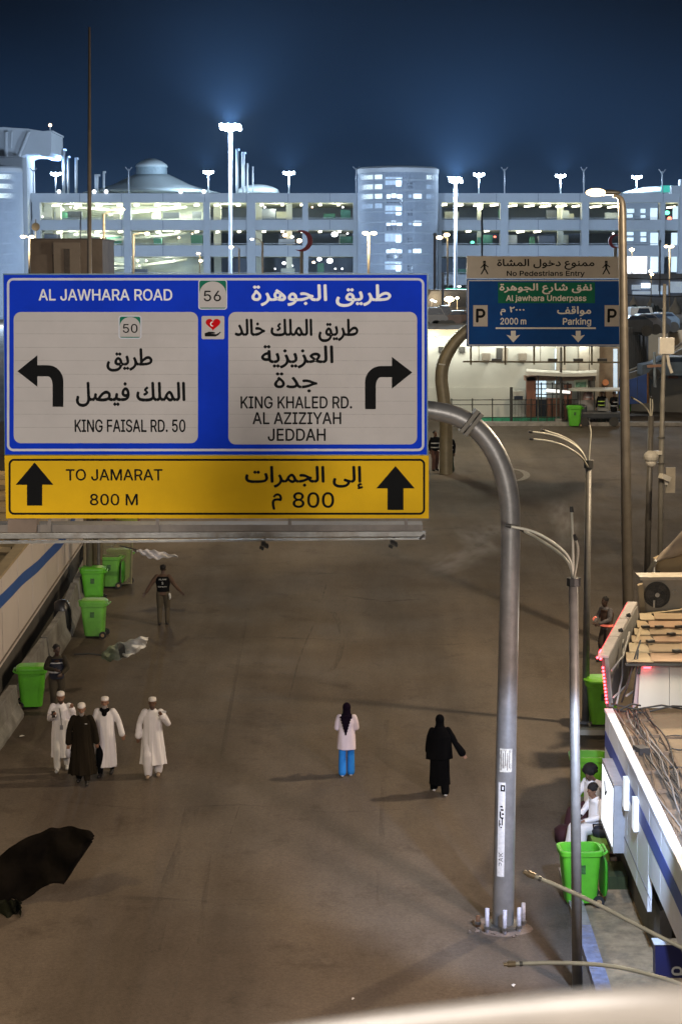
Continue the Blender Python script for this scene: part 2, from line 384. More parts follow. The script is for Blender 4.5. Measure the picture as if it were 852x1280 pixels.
n_ = tar.node_tree.nodes; z_ = n_.new('ShaderNodeTexNoise'); z_.inputs['Scale'].default_value = 1.1; z_.inputs['Detail'].default_value = 7; z_.inputs['Roughness'].default_value = .8; r_ = n_.new('ShaderNodeValToRGB'); r_.color_ramp.elements[0].position = .46; r_.color_ramp.elements[1].position = .72; r_.color_ramp.elements[1].color = (.4, .4, .4, 1)
tar.node_tree.links.new(z_.outputs['Fac'], r_.inputs[0]); tar.node_tree.links.new(r_.outputs[0], n_['Principled BSDF'].inputs['Alpha'])
for pts_, w_ in (([(236, 798), (330, 796), (430, 801), (560, 797), (640, 800)], .35), ([(250, 1180), (262, 1060), (275, 960), (292, 860), (310, 760)], .10), ([(470, 1230), (474, 1120), (478, 1010), (483, 900)], .12), ([(60, 1000), (180, 1012), (300, 1006), (420, 1016), (560, 1008)], .10), ([(240, 1010), (228, 1060), (205, 1120), (190, 1190)], .3), ([(660, 640), (700, 720), (720, 800)], .4), ([(320, 640), (420, 643), (560, 640), (700, 646)], .2), ([(120, 1120), (260, 1128), (380, 1122)], .5)):
    roadline(pts_, w_, tar, 'tar_seam')
# litter
paper = M('paper', (.6, .57, .52), .7)
def litter(px, py, w, rz):
    p = G(px, py); z = p.z + .012
    o = MB().add([(-w, -w * .6, .0), (w * .9, -w * .5, .015), (w, w * .7, 0), (-w * .7, w * .5, .02), (0, 0, .035)], [(0, 1, 4), (1, 2, 4), (2, 3, 4), (3, 0, 4)]).build('paper_scrap', paper)
    o.location = (p.x, p.y, z); o.rotation_euler = (0, 0, rz); return o
for px, py, w, lab in ((641, 1233, .045, 'crumpled white scrap on the road left of the near mist pole foot'), (441, 1250, .03, 'small white scrap near the bottom edge of the street'),
                  (10, 917, .09, 'white paper scrap by the low barrier at the far left'), (28, 921, .07, 'smaller paper scrap right of the one by the low barrier')):
    tag(litter(px, py, w, random.random() * 3), lab, 'litter', 'paper scraps lying on the street')
for px, py, w in ((704, 1252, .09),): tag(litter(px, py, w, 1.2), 'flattened pale rubbish beside the mist pole at the bottom', 'litter', 'paper scraps lying on the street')

# ================================================================== near gantry and its big sign
yb = G(628, 1158).y
g1 = thing('sign_gantry', 'thick grey curved steel gantry pole carrying the big blue and yellow direction sign', 'gantry', tuple(G(628, 1158)))
pts = [(628, 1160), (630, 1050), (632, 940), (634.5, 830), (637, 720), (638, 660), (636.5, 622), (629, 588), (615, 558), (596, 535), (572, 520), (545, 513.5), (520, 511), (440, 509), (300, 508), (120, 507)]
rr_ = [14, 13.6, 13.1, 12.6, 12.2, 12.4, 12.8, 13, 12.8, 12.4, 12, 11.8, 11.5, 10.5, 9, 8]
pole_pts = [P(a, b, yb + .02) for a, b in pts]
# round the bend off smoothly
def smooth_path(p, r, it=2):
    for _ in range(it):
        q = [p[0]]; s_ = [r[0]]
        for i in range(len(p) - 1):
            q += [p[i].lerp(p[i + 1], .25), p[i].lerp(p[i + 1], .75)]; s_ += [r[i] * .75 + r[i + 1] * .25, r[i] * .25 + r[i + 1] * .75]
        q.append(p[-1]); s_.append(r[-1]); p, r = q, s_
    return p, r
pp, prr = smooth_path(pole_pts, [r * mpp(yb) for r in rr_])
MB().tube(pp, prr, 28).build('pole', pole_m, g1, smooth=True)
fl = MB()
c0 = P(588, 528, yb); d0 = (P(600, 538, yb) - P(576, 519, yb)).normalized(); q0 = d0.to_track_quat('X', 'Y').to_matrix()
for off in (-.045, .045):
    c1 = c0 + d0 * off
    fl.add([c1 + q0 @ Vector((x * .035, y * .235, z * .235)) for x in (-1, 1) for y in (-1, 1) for z in (-1, 1)], [(0, 1, 3, 2), (4, 6, 7, 5), (0, 4, 5, 1), (2, 3, 7, 6), (0, 2, 6, 4), (1, 5, 7, 3)])
fl.build('joint_flange', M('flange_olive', (.13, .115, .09), .6, .2, .2, 6), g1, bevel=.01)
base = Vector(g1.location)
MB().loft([(base.x, base.y, base.z + .0, .33, .33), (base.x, base.y, base.z + .05, .33, .33)], n=8).build('base_plate', steel, g1)
bw = M('bolt_wrap', (.42, .42, .5), .5, 0, .3, 20); rust = M('rusty_steel', (.17, .08, .04), .8, .2, .4, 12)
for dx, dy, wrap in ((-.44, -.02, 0), (-.30, -.27, 1), (.0, -.36, 1), (.26, -.24, 1), (.36, .02, 1), (.14, .33, 0)):
    hgt = .42 if wrap else .2
    bo = MB().tube([(base.x + dx, base.y + dy, base.z - .02), (base.x + dx, base.y + dy, base.z + hgt)], .038, 8).build('anchor_bolt', bw if wrap else rust, g1, smooth=True)
    MB().tube([(base.x + dx, base.y + dy, base.z + .055), (base.x + dx, base.y + dy, base.z + .10)], .062, 6).build('nut', steel, bo)
for x, y in ((-.52, .05), (-.56, -.1), (.05, .42)):
    pass
# rubble at the foot
rb = MB()
for i in range(26):
    a = random.random() * 6.28; r_ = .38 + random.random() * .3; s_ = .02 + random.random() * .05
    rb.box((base.x + r_ * math.cos(a), base.y + r_ * math.sin(a), base.z + s_ * .3 + SL * r_ * math.sin(a)), (s_, s_ * .8, s_ * .7), random.random() * 3, random.random())
rb.add([(base.x + .5 * math.cos(2 * PI * i / 20) * (1 + .15 * math.sin(5 * i)), base.y + .46 * math.sin(2 * PI * i / 20), base.z + .008 + SL * .6 * math.sin(2 * PI * i / 20)) for i in range(20)] + [(base.x, base.y, base.z + .05)], [(i, (i + 1) % 20, 20) for i in range(20)])
tag(rb.build('rubble', M('rubble_brown', (.17, .13, .105), .9, 0, .35, 6, .5, 30)), kind='stuff')
# stickers wrapped round the pole front
def wrap(px0, px1, py0, py1, off, mat, name, n=6, parent=g1):
    """a patch curved round the pole: pixel band across, rows py0..py1"""
    vs = []; fs = []; rows = 8
    for r_ in range(rows + 1):
        py = py0 + (py1 - py0) * r_ / rows
        # centre and radius of the pole at this row
        for k in range(len(pts) - 1):
            if pts[k + 1][1] <= py <= pts[k][1]:
                u = (py - pts[k][1]) / (pts[k + 1][1] - pts[k][1]); cxp = pts[k][0] + (pts[k + 1][0] - pts[k][0]) * u; rp_ = rr_[k] + (rr_[k + 1] - rr_[k]) * u; break
        c = P(cxp, py, yb + .02); rad = rp_ * mpp(yb) + off
        for j in range(n + 1):
            a = (px0 + (px1 - px0) * j / n) / rp_; a = max(-.985, min(.985, a)); th = math.asin(a)
            vs.append((c.x + rad * math.sin(th), c.y - rad * math.cos(th), c.z))
    for r_ in range(rows):
        for j in range(n): fs.append((r_ * (n + 1) + j, r_ * (n + 1) + j + 1, (r_ + 1) * (n + 1) + j + 1, (r_ + 1) * (n + 1) + j))
    return MB().add(vs, fs).build(name, mat, parent, smooth=True)
paperw = M('pale_sticker', (.58, .56, .54), .6, 0, .15, 20)
wrap(-8.5, 6.5, 933, 962, .004, M('torn_poster', (.50, .47, .40), .8, 0, .3, 25, dirt=(.2, .17, .14)), 'torn_poster')
for k in range(5): wrap(-7.6 + k * 2.6, -6.5 + k * 2.6, 935 + (k % 2) * 3, 960 - (k % 3) * 3, .006, M('poster_grime', (.16, .14, .12), .8), 'poster_line')
st = wrap(-9.5, -1.0, 975, 1092, .004, paperw, 'sticker_strip')
wrap(-6.8, -1.6, 978, 986, .006, black_print, 'sticker_logo')
wrap(-5.2, -3.2, 980, 984, .008, paperw, 'sticker_logo_ring')
for (a, b, y0, y1) in ((-7, -4, 1004, 1006), (-6.5, -3, 1008, 1010), (-7.5, -6, 1011, 1019), (-5, -2.4, 1013, 1015), (-6, -3, 1018, 1020), (-8, -7, 1022, 1030), (-5, -3.8, 1020, 1028), (-7, -5.8, 1026, 1027.5), (-6.5, -4.6, 1030, 1031.5)):
    wrap(a, b, y0, y1, .006, black_print, 'sticker_scribble', 2)
# PAK, reading upwards along the strip
me = text_mesh('PAK', .02); m_ = me; xs_ = [v.co.x for v in me.vertices]; ys_ = [v.co.y for v in me.vertices]
for v in me.vertices:
    u = (v.co.x - min(xs_)) / (max(xs_) - min(xs_)); w = (v.co.y) / max(ys_); py = 1079 - u * 17; a = (-2.4 - w * 5.0) / 13.4; c = P(629.4, py, yb + .02); rad = 13.45 * mpp(yb) + .007
    v.co = (c.x + rad * a, c.y - rad * math.cos(math.asin(a)), c.z)
me.materials.clear(); link('sticker_lettering', me, black_print, g1)

ys1 = yb - .62                                                    # front plane of the sign
sg = thing('direction_sign', 'big blue and yellow direction sign reading AL JAWHARA ROAD, TO JAMARAT 800 M', 'road sign', tuple(P(270, 650, ys1)))
edge = M('sign_edge_teal', (.01, .09, .15), .4)
a = P(4, 343, ys1); b = P(534.5, 568.5, ys1)
MB().prism([P(x, y, ys1 + .014) for x, y in ((4, 342), (534.5, 342), (534.5, 568.5), (6, 568.5))], (0, .12, 0)).build('blue_board', edge, sg)
MB().prism([P(x, y, ys1 + .006) for x, y in ((5, 343.6), (533, 343.6), (533, 568), (7, 568))], (0, .006, 0)).build('blue_face', blue_sign, sg)
MB().prism([P(x, y, ys1 + .006) for x, y in ((6, 569.5), (535.5, 569.5), (535.5, 648), (8, 648))], (0, .12, 0)).build('yellow_board', yellow_sign, sg)
ring(9, 347.5, 530, 564, 8, 3, ys1, border_sign, sg, 'border_line')
ring(11, 573.5, 531, 643.5, 7, 2.6, ys1, black_print, sg, 'border_line')
for (x0, y0, x1, y1) in ((17.5, 390, 247.5, 554), (285.5, 390, 521, 555.5)):
    plate(rrect(x0, y0, x1, y1, 9), ys1, white_sign, sg, 'white_panel')
yl = ys1 - .004
# thin panel joints of the aluminium planks
joint = M('plank_joint', (.31, .285, .26), .6, 0, .35, 9)
for x0, x1 in ((19, 246), (287, 519)):
    for k, y in enumerate((401, 417, 434, 450.5, 467.5, 484, 501, 517.5, 534)):
        plate([(x0, y), (x1, y + .3), (x1, y + .75), (x0, y + .45)], ys1 - .002, joint, sg, 'plank_joint', .002)
L1 = dict(y=yl, parent=sg)
letter('AL JAWHARA ROAD', (49, 361.5, 215, 375.5), mat=white_print, bold=.020, **L1)
letter('طريق الجوهرة', (315, 356, 488, 383), mat=white_print, bold=.022, **L1)
letter('طريق', (134, 436, 190, 464), mat=black_print, bold=.022, **L1)
letter('الملك فيصل', (96, 478, 231, 508), mat=black_print, bold=.022, **L1)
letter('KING FAISAL RD. 50', (94, 524.5, 231.5, 540), mat=black_print, bold=.020, **L1)
letter('طريق الملك خالد', (294, 399, 447, 427), mat=black_print, bold=.022, **L1)
letter('العزيزية', (327, 432, 416, 460), mat=black_print, bold=.022, **L1)
letter('جدة', (343, 466, 396, 490), mat=black_print, bold=.022, **L1)
letter('KING KHALED RD.', (301, 495.5, 439.5, 510.5), mat=black_print, bold=.020, **L1)
letter('AL AZIZIYAH', (316, 515.5, 426, 530), mat=black_print, bold=.020, **L1)
letter('JEDDAH', (335, 536, 406.5, 551), mat=black_print, bold=.020, **L1)
letter('TO JAMARAT', (83, 586.5, 203, 600.5), mat=black_print, bold=.020, **L1)
letter('800 M', (113, 617.5, 172, 631.5), mat=black_print, bold=.020, **L1)
letter('إلى الجمرات', (307, 583, 453, 611), mat=black_print, bold=.022, **L1)
letter('م', (340, 617, 352, 637), mat=black_print, bold=.022, **L1)
letter('800', (366, 615.5, 417, 634.5), mat=black_print, bold=.020, **L1)
def curve_arrow(x0, x1, yb_, ytop, xh, ythin0, head_x, tip, hy0, hy1, sgn):
    pts = [(x0, yb_), (x1, yb_)]
    # outer side
    out = []; inn = []
    for i in range(9):
        a = PI / 2 * i / 8
        out.append((x1 - sgn * (1 - math.cos(a)) * abs(x1 - xh), ytop + (1 - math.sin(a)) * 20))
    for i in range(9):
        a = PI / 2 * i / 8
        inn.append((x0 - sgn * (1 - math.cos(a)) * max(4, abs(x0 - xh)), ythin0 + (1 - math.sin(a)) * 11))
    tipp = [(head_x, ytop), (head_x, hy0), tip, (head_x, hy1), (head_x, ythin0)]
    return pts + out + tipp + inn[::-1]
# curved arrows: stem width 13 px
plate(curve_arrow(66, 79.5, 508.5, 456.5, 60, 470.5, 47, (22, 464), 444, 483.5, 1), yl, black_print, sg, 'left_arrow')
plate(curve_arrow(469.5, 456, 511.5, 457.5, 476, 471.5, 489.5, (515, 465.5), 446, 486, -1), yl, black_print, sg, 'right_arrow')
for cx, t, yb2, y3, w, hw in ((43.5, 578, 606, 632, 9.5, 23.5), (494, 582.5, 610.5, 637.5, 10, 24)):
    plate([(cx, t), (cx + hw, yb2), (cx + w, yb2), (cx + w, y3), (cx - w, y3), (cx - w, yb2), (cx - hw, yb2)], yl, black_print, sg, 'up_arrow')
def badge(x0, y0, x1, y1, txt, box):
    plate(rrect(x0, y0, x1, y1, 3.5), ys1 - .004, border_sign, sg, 'route_badge')
    plate(rrect(x0 + 1.3, y0 + 1.3, x1 - 1.3, y1 - 1.3, 2.5), ys1 - .008, green_sign, sg, 'route_badge_green')
    w = x1 - x0; h = y1 - y0; cx = (x0 + x1) / 2
    pts = [(x0 + 1.4, y1 - 2.5), (x0 + 1.4, y0 + h * .48)] + [(cx - (w / 2 - 1.4) * math.cos(a), y0 + h * .48 - (h * .42) * math.sin(a)) for a in [PI * i / 16 for i in range(1, 16)]] + [(x1 - 1.4, y0 + h * .48), (x1 - 1.4, y1 - 2.5)]
    plate(pts, ys1 - .012, white_sign, sg, 'route_badge_arch')
    letter(txt, box, ys1 - .016, black_print, sg, .012)
badge(248, 349.5, 284, 387, '56', (255, 363.5, 276, 376.5))
badge(148.5, 394.5, 177, 423.5, '50', (154, 405, 172, 416))
plate(rrect(252, 395, 280.5, 424, 2), ys1 - .004, white_sign, sg, 'heart_panel')
hp = []
for i in range(40):
    t = 2 * PI * i / 40; hp.append((266.3 + 9.2 * math.sin(t) ** 3, 404.8 - (13 * math.cos(t) - 5 * math.cos(2 * t) - 2 * math.cos(3 * t) - math.cos(4 * t)) * .52))
plate(hp, ys1 - .008, red_print, sg, 'red_heart')
cr_ = [(265.3 + 2.6 * math.cos(R(a)), 405 + 3 * math.sin(R(a))) for a in range(60, 301, 24)] + [(266.0 + 1.9 * math.cos(R(a)), 405 + 2.2 * math.sin(R(a))) for a in range(290, 69, -24)]
plate(cr_, ys1 - .012, white_print, sg, 'crescent_mark')
plate([(256, 416.5), (261, 414.6), (266, 414.8), (269, 415.6), (268.5, 417), (264, 417), (270, 417.8), (273.5, 416), (275.4, 414.4), (276, 415.4), (273, 419), (269.5, 420.6), (256, 420.6)], ys1 - .008, black_print, sg, 'hand_mark')
for x, y in ((0, 0),):
    pass
# service beam under the sign
cw = thing('sign_walkway', 'grey steel service beam and lamp rail slung under the big direction sign', 'walkway', tuple(P(270, 668, yb - .3)))
dark_beam = M('beam_shadow_steel', (.15, .13, .115), .6, .3, .2, 3)
MB().prism([P(x, y, yb - .45) for x, y in ((-40, 656), (528, 656), (528, 665.5), (-40, 665.5))], (0, .5, 0)).build('beam', dark_beam, cw)
MB().prism([P(x, y, yb - .62) for x, y in ((-40, 666.6), (532, 664.2), (532, 671), (-40, 674.2))], (0, .09, 0)).build('rail', steel, cw, bevel=.01)
MB().prism([P(x, y, yb - .60) for x, y in ((-40, 676.5), (531, 672.5), (531, 674.5), (-40, 680.2))], (0, .05, 0)).build('lower_rail', steel, cw)
for x in (60, 195, 360, 505):
    MB().prism([P(a, b, yb - .5) for a, b in ((x, 646), (x + 4, 646), (x + 4, 667), (x, 667))], (0, .06, 0)).build('hanger', dark_beam, cw)
MB().prism([P(x, y, yb - .55) for x, y in ((10, 649), (46, 649), (46, 668), (10, 668))], (0, .3, 0)).build('junction_box', M('box_brown', (.15, .11, .085), .7), cw)
MB().tube([P(524, 674, yb - .66), P(530, 668, yb - .66)], .02, 8).build('rail_end_hook', dark_metal, cw)
for x, y in ((330, 682), (491, 680)):
    lb = MB().tube([P(x + 1, y - 9, yb - .55), P(x, y, yb - .62)], .018, 6); lb.box(P(x + 1, y - 1, yb - .66), (.13, .10, .035), .3, .5, .5); lb.box(P(x - 3, y + 3, yb - .70), (.07, .06, .03), .3, .5, .5)
    lb.build('sign_lamp', dark_metal, cw)

# ================================================================== the mast behind the sign
pm = G(112, 752)
ms = thing('tall_mast', 'slim brown mast standing behind the big sign, its tip high in the sky', 'mast', (pm.x, pm.y, gz(pm.y)))
t1 = P(112, 34, pm.y)
MB().tube([(pm.x, pm.y, gz(pm.y)), Vector((pm.x, pm.y, 0)).lerp(Vector((t1.x, t1.y, 0)), .5) + Vector((0, 0, (gz(pm.y) + t1.z) / 2)), t1], [.10, .075, .035], 12).build('pole', pole_brown, ms, smooth=True)
MB().box((pm.x, pm.y, gz(pm.y) + .5), (.3, .3, .9)).build('base_box', pole_brown, ms)

# ================================================================== second gantry
g2p = G(557, 592); y2 = g2p.y
g2 = thing('sign_gantry', 'olive grey curved gantry pole behind the big sign, holding the underpass sign', 'gantry', tuple(g2p))
pts2 = [(560, 594), (560, 560), (560, 520), (553, 490), (551, 472), (553, 455), (561, 437), (573, 421), (590, 408), (615, 398), (660, 394), (740, 392)]
olive = M('olive_pole', (.20, .175, .12), .5, .3, .2, 3)
p2, r2_ = smooth_path([P(a if i > 2 else 557, b, y2) for i, (a, b) in enumerate(pts2)], [r * mpp(y2) for r in (8, 8, 8, 8, 8, 8, 8, 7.6, 7.2, 6.5, 5.5, 5)])
MB().tube(p2, r2_, 20).build('pole', olive, g2, smooth=True)
MB().tube([P(548, 455, y2 - .3), P(556, 456, y2 - .33)], .03, 6).build('label_band', white_print, g2)
s2 = thing('parking_sign', 'blue underpass and parking sign with white No Pedestrians Entry panel above it', 'road sign', tuple(P(680, 432, y2 - .5)))
yq = y2 - .6
navy = M('sign_blue_small', (.002, .055, .26), .6, 0, .12, 1, spec=.08)
MB().prism([P(x, y, yq + .01) for x, y in ((583, 349), (777, 349), (777.5, 433), (583, 433))], (0, .12, 0)).build('blue_board', navy, s2)
MB().prism([P(x, y, yq + .01) for x, y in ((583, 320), (777, 321), (777, 348), (583, 348))], (0, .12, 0)).build('white_board', M('aged_sign_white', (.40, .37, .34), .6, 0, .1, 1), s2)
ring(584, 350, 776.5, 432, 2, 1.3, yq, border_sign, s2, 'border_line')
plate([(622, 353), (743, 353), (743, 379), (622, 379)], yq, green_sign, s2, 'green_panel')
for x0, x1 in ((591, 609), (755, 773)):
    plate([(x0, 381.5), (x1, 381.5), (x1, 408), (x0, 408)], yq, white_sign, s2, 'parking_panel')
    letter('P', (x0 + 4, 386.5, x1 - 3.5, 402.5), yq - .006, black_print, s2, .04)
letter('ممنوع دخول المشاة', (621, 324, 742, 337), yq, black_print, s2, .025)
letter('No Pedestrians Entry', (633, 338.5, 730, 346.5), yq, black_print, s2, .025)
letter('نفق شارع الجوهرة', (624, 354.5, 739, 367.5), yq - .006, white_print, s2, .025)
letter('Al jawhara Underpass', (632, 369, 732, 378), yq - .006, white_print, s2, .025)
letter('٠٠٠٢ م', (625, 383.5, 655, 394), yq, white_print, s2, .025)
letter('2000 m', (625, 397.5, 657, 405.5), yq, white_print, s2, .025)
letter('مواقف', (696, 383, 738, 395), yq, white_print, s2, .025)
letter('Parking', (703, 397.5, 738, 408), yq, white_print, s2, .025)
plate([(619, 409.2), (744, 409.2), (744, 411.2), (619, 411.2)], yq, white_print, s2, 'rule_line')
for x in (641, 722): plate([(x - 3, 413.5), (x + 3, 413.5), (x + 3, 420), (x + 8.5, 418.5), (x, 428), (x - 8.5, 418.5), (x - 3, 420)], yq, white_print, s2, 'down_arrow')
for cx, sg_ in ((605, 1), (757, -1)):
    cy = 334
    f = MB()
    for poly in ([(cx - 1.6, cy - 8), (cx + 1.6, cy - 8), (cx + 1.8, cy - 5.4), (cx - 1.8, cy - 5.4)], [(cx - 1.6, cy - 5), (cx + 1.6, cy - 5), (cx + 1.2, cy + 2), (cx - 1.2, cy + 2)],
                 [(cx - 1, cy + 1.5), (cx + 1, cy + 1.5), (cx - 3.4, cy + 9), (cx - 5, cy + 9)], [(cx - .6, cy + 1.2), (cx + 1.2, cy + 1.2), (cx + 5, cy + 8.5), (cx + 3.5, cy + 9)],
                 [(cx, cy - 4.8), (cx + 1, cy - 3.8), (cx + 5.2, cy - .6), (cx + 4.6, cy + .4), (cx, cy - 2.6)], [(cx, cy - 4.8), (cx - 1, cy - 3.8), (cx - 5, cy + .6), (cx - 4.3, cy + 1.4), (cx, cy - 2.6)]):
        f.prism([P(a, b, yq) for a, b in poly], (0, .005, 0))
    f.build('walking_figure', black_print, s2)
for x in (588, 631, 667, 705, 739, 775): MB().tube([P(x, 433, y2 - .3), P(x, 456, y2 - .3)], .045, 6).build('hanger', olive, s2)
MB().tube([P(578, 452, y2 - .3), P(784, 453, y2 - .3)], .04, 6).build('lamp_rail', olive, s2)
for x in (598, 675): MB().tube([P(x, 433, y2 - .3), P(x, 452, y2 - .3)], .015, 5).build('cable', olive, s2)
for x in (620, 690, 722, 752): MB().box(P(x, 450, y2 - .6), (.4, .18, .12)).build('sign_lamp', dark_metal, s2)

# ================================================================== street lamp post on the right
lp = G(785, 815); yl_ = lp.y
sl = thing('street_lamp', 'tall brown street lamp with lit warm head beside the underpass sign', 'street lamp', tuple(lp))
q1, rq = smooth_path([P(a, b, yl_) for a, b in ((786, 815), (783, 700), (781, 560), (779, 420), (777.5, 300), (777, 262), (776, 250), (772, 245.5), (766, 244.5))], [x * mpp(yl_) for x in (7.2, 6.8, 6.2, 5.6, 5, 4.8, 4.2, 2.6, 2.2)], 1)
MB().tube(q1, rq, 16).build('pole', M('brown_pole', (.145, .125, .10), .42, .35, .2, 3), sl, smooth=True)
hd = MB(); c = P(752, 240, yl_); hd.loft([(0, 0, -.05, .10, .3), (0, 0, 0, .15, .42), (0, 0, .05, .11, .34), (0, 0, .08, .05, .2)], 16)
hv = Euler((0, .12, PI / 2)).to_matrix(); hd.v = [tuple(P(757, 241.2, yl_) + hv @ Vector(v)) for v in hd.v]
hd.build('lamp_head', dark_metal, sl, smooth=True)
MB().ball(P(744, 240.6, yl_ - .1), (.27, .18, .11), 14, 8).build('lamp_lens', M('warm_lamp_glow', (1, .8, .5), em=(1, .72, .34), es=5), sl, smooth=True)

# ================================================================== mist poles and thin poles
alu = M('mist_pole_metal', (.15, .14, .125), .5, .3, .2, 5)
tube_m = M('mist_arm_tube', (.46, .44, .36), .45, .15, .15, 5)
def mist_pole(label, base_px, top_px, r_, arms, y=None, clamp=None):
    g_ = G(*base_px) if y is None else None
    yy = g_.y if g_ else y; b0 = g_ if g_ else Vector((P(base_px[0], base_px[1], yy)))
    t = thing('mist_pole', label, 'mist pole', (b0.x, b0.y, b0.z), group='slim poles that spray mist over the street')
    MB().tube([b0, P(top_px[0], top_px[1], yy)], [r_ * 1.15, r_], 12).build('pole', alu, t, smooth=True)
    for a in arms:
        ap, ar = smooth_path([P(px, py, yy + dy) for px, py, dy in a], [.022] * len(a), 2)
        am = MB().tube(ap, ar, 8).build('mist_arm', tube_m, t, smooth=True)
        e = ap[-1]; d = (ap[-1] - ap[-2]).normalized(); MB().tube([e, e + d * .09], [.036, .026], 8).build('nozzle', dark_metal, am)
    if clamp: MB().tube([P(clamp[0], clamp[1] - 5, yy), P(clamp[0], clamp[1] + 5, yy)], r_ * 1.5, 10).build('clamp', dark_metal, t)
    return t
mist_pole('near mist pole at lower right, in front of the bright green open bin', (721, 1236), (716, 727), .075,
          [[(716, 727, 0), (714, 700, 0), (697, 682, 0), (668, 664, .0), (638, 658, 0)], [(716, 727, 0), (712, 705, .3), (698, 690, .6), (670, 672, 1.0), (655, 664, 1.2)], [(716, 727, 0), (715.5, 690, 0), (715, 662, 0), (714, 640, 0)], [(716, 727, 0), (721, 700, -.3), (722, 684, -.5), (719, 674, -.6)]], clamp=(716.3, 727))
mist_pole('second mist pole, taller looking, right of the thick gantry pole', (731, 905), (735, 585), .075,
          [[(735, 585, 0), (736, 560, 0), (738, 540, 0), (736, 531, 0)], [(735, 585, 0), (728, 565, 0), (712, 552, 0), (690, 543, 0), (665, 540, 0)], [(735, 585, 0), (727, 562, .8), (708, 547, 1), (680, 538, 1)], [(735, 585, 0), (726, 570, -1), (706, 557, -1), (686, 551, -1), (666, 549, -1)]], clamp=(735, 580))
mist_pole('farthest mist pole with one short arm, left of the camera pole', (808, 716), (813, 520), .09,
          [[(813, 524, 0), (811, 515, 0), (803, 505, 0), (791, 498, 0)], [(813, 524, 0), (812, 510, 0), (812, 498, 0)], [(813, 524, 0), (815, 512, 0), (814.5, 499, 0)]])
# the long near pipes at lower right: two arms of a mist pole that stands outside the frame
yn = 18.5
ar = thing('mist_pipe_pair', 'two long thin grey mist pipes reaching in from the right over the near pavement', 'mist pipe', tuple(P(910, 1230, yn)))
for pl in ([(910, 1213), (852, 1185), (800, 1159), (740, 1127), (700, 1109), (664, 1094)], [(910, 1262), (852, 1230), (815, 1219), (770, 1208), (725, 1204), (680, 1203.5), (640, 1205)]):
    ap, rr2 = smooth_path([P(a, b, yn) for a, b in pl], [.021] * len(pl), 2)
    o = MB().tube(ap, rr2, 10).build('pipe', tube_m, ar, smooth=True)
    d = (ap[-1] - ap[-2]).normalized(); e = ap[-1]
    MB().tube([e - d * .03, e + d * .045, e + d * .05, e + d * .09], [.032, .032, .024, .018], 10).build('nozzle', M('brass_nozzle', (.35, .27, .17), .4, .6), o)
    MB().tube([e - d * .10, e - d * .07], .027, 10).build('nozzle_collar', steel, o)
MB().tube([P(910, 1180, yn), P(910, 1400, yn)], .06, 10).build('pole', alu, ar)
# camera pole on the right
cp = thing('camera_pole', 'pale slim pole on the right carrying two white surveillance cameras', 'camera pole', tuple(G(824, 735)))
yc = cp.location.y
MB().tube([G(824, 735), P(826, 560, yc), P(829, 440, yc), P(830, 355, yc)], [.09, .085, .06, .05], 12).build('pole', M('pale_pole', (.26, .25, .225), .5, .2, .2, 3), cp, smooth=True)
for y in (547, 579): MB().tube([P(825.5, y - 1, yc), P(825.5, y + 1, yc)], .12, 10).build('pole_clamp', steel, cp)
wc = M('camera_white', (.55, .53, .48), .45)
m_ = MB(); m_.box(P(818, 566, yc - .1), (.42, .12, .12)); m_.ball(P(813, 571, yc - .15), (.24, .24, .2)); m_.build('camera_bracket', wc, cp, smooth=False)
MB().ball(P(813, 578, yc - .15), (.17, .17, .16)).build('dome_camera', wc, cp, smooth=True)
MB().box(P(837, 600, yc + .05), (.3, .1, .8)).build('camera_box', M('box_beige', (.3, .27, .22), .6), cp)
m_ = MB(); m_.box(P(830, 597, yc - .2), (.34, .2, .16), .5, 0, .4); m_.box(P(832, 602, yc - .1), (.1, .1, .2)); m_.build('bullet_camera', wc, cp)
MB().box(P(832, 432, yc), (.45, .3, .5)).build('control_box', wc, cp)
MB().tube([P(833, 438, yc), P(835, 455, yc), P(839, 466, yc)], .05, 8).build('conduit', wc, cp)
# blurred bridge rail right under the camera
rl = thing('bridge_rail', 'pale out of focus bridge handrail across the bottom edge', 'handrail', (0, 1.5, 12.2))
rail_m = M('rail_paint', (.16, .14, .118), .5, 0, .12, 6)
ap, rr2 = smooth_path([P(-300, 1400, 2.0), P(200, 1330, 1.9), P(426, 1298, 1.8), P(600, 1279, 1.7), P(760, 1266, 1.6), P(900, 1264, 1.55), P(1150, 1276, 1.5)], [.020, .020, .020, .021, .022, .024, .024], 2)
MB().tube(ap, rr2, 16).build('rail', rail_m, rl, smooth=True)
for px in (-250, 1120): MB().tube([P(px, 1405 if px < 0 else 1280, 1.9 if px < 0 else 1.5), P(px, 1405 if px < 0 else 1280, 1.9 if px < 0 else 1.5) - Vector((0, 0, .7))], .018, 8).build('rail_post', rail_m, rl)

bd = MB().bx(-9, 9, -6, 1.35, 11.65, 11.95); tag(bd.build('bridge_deck', conc), kind='structure')
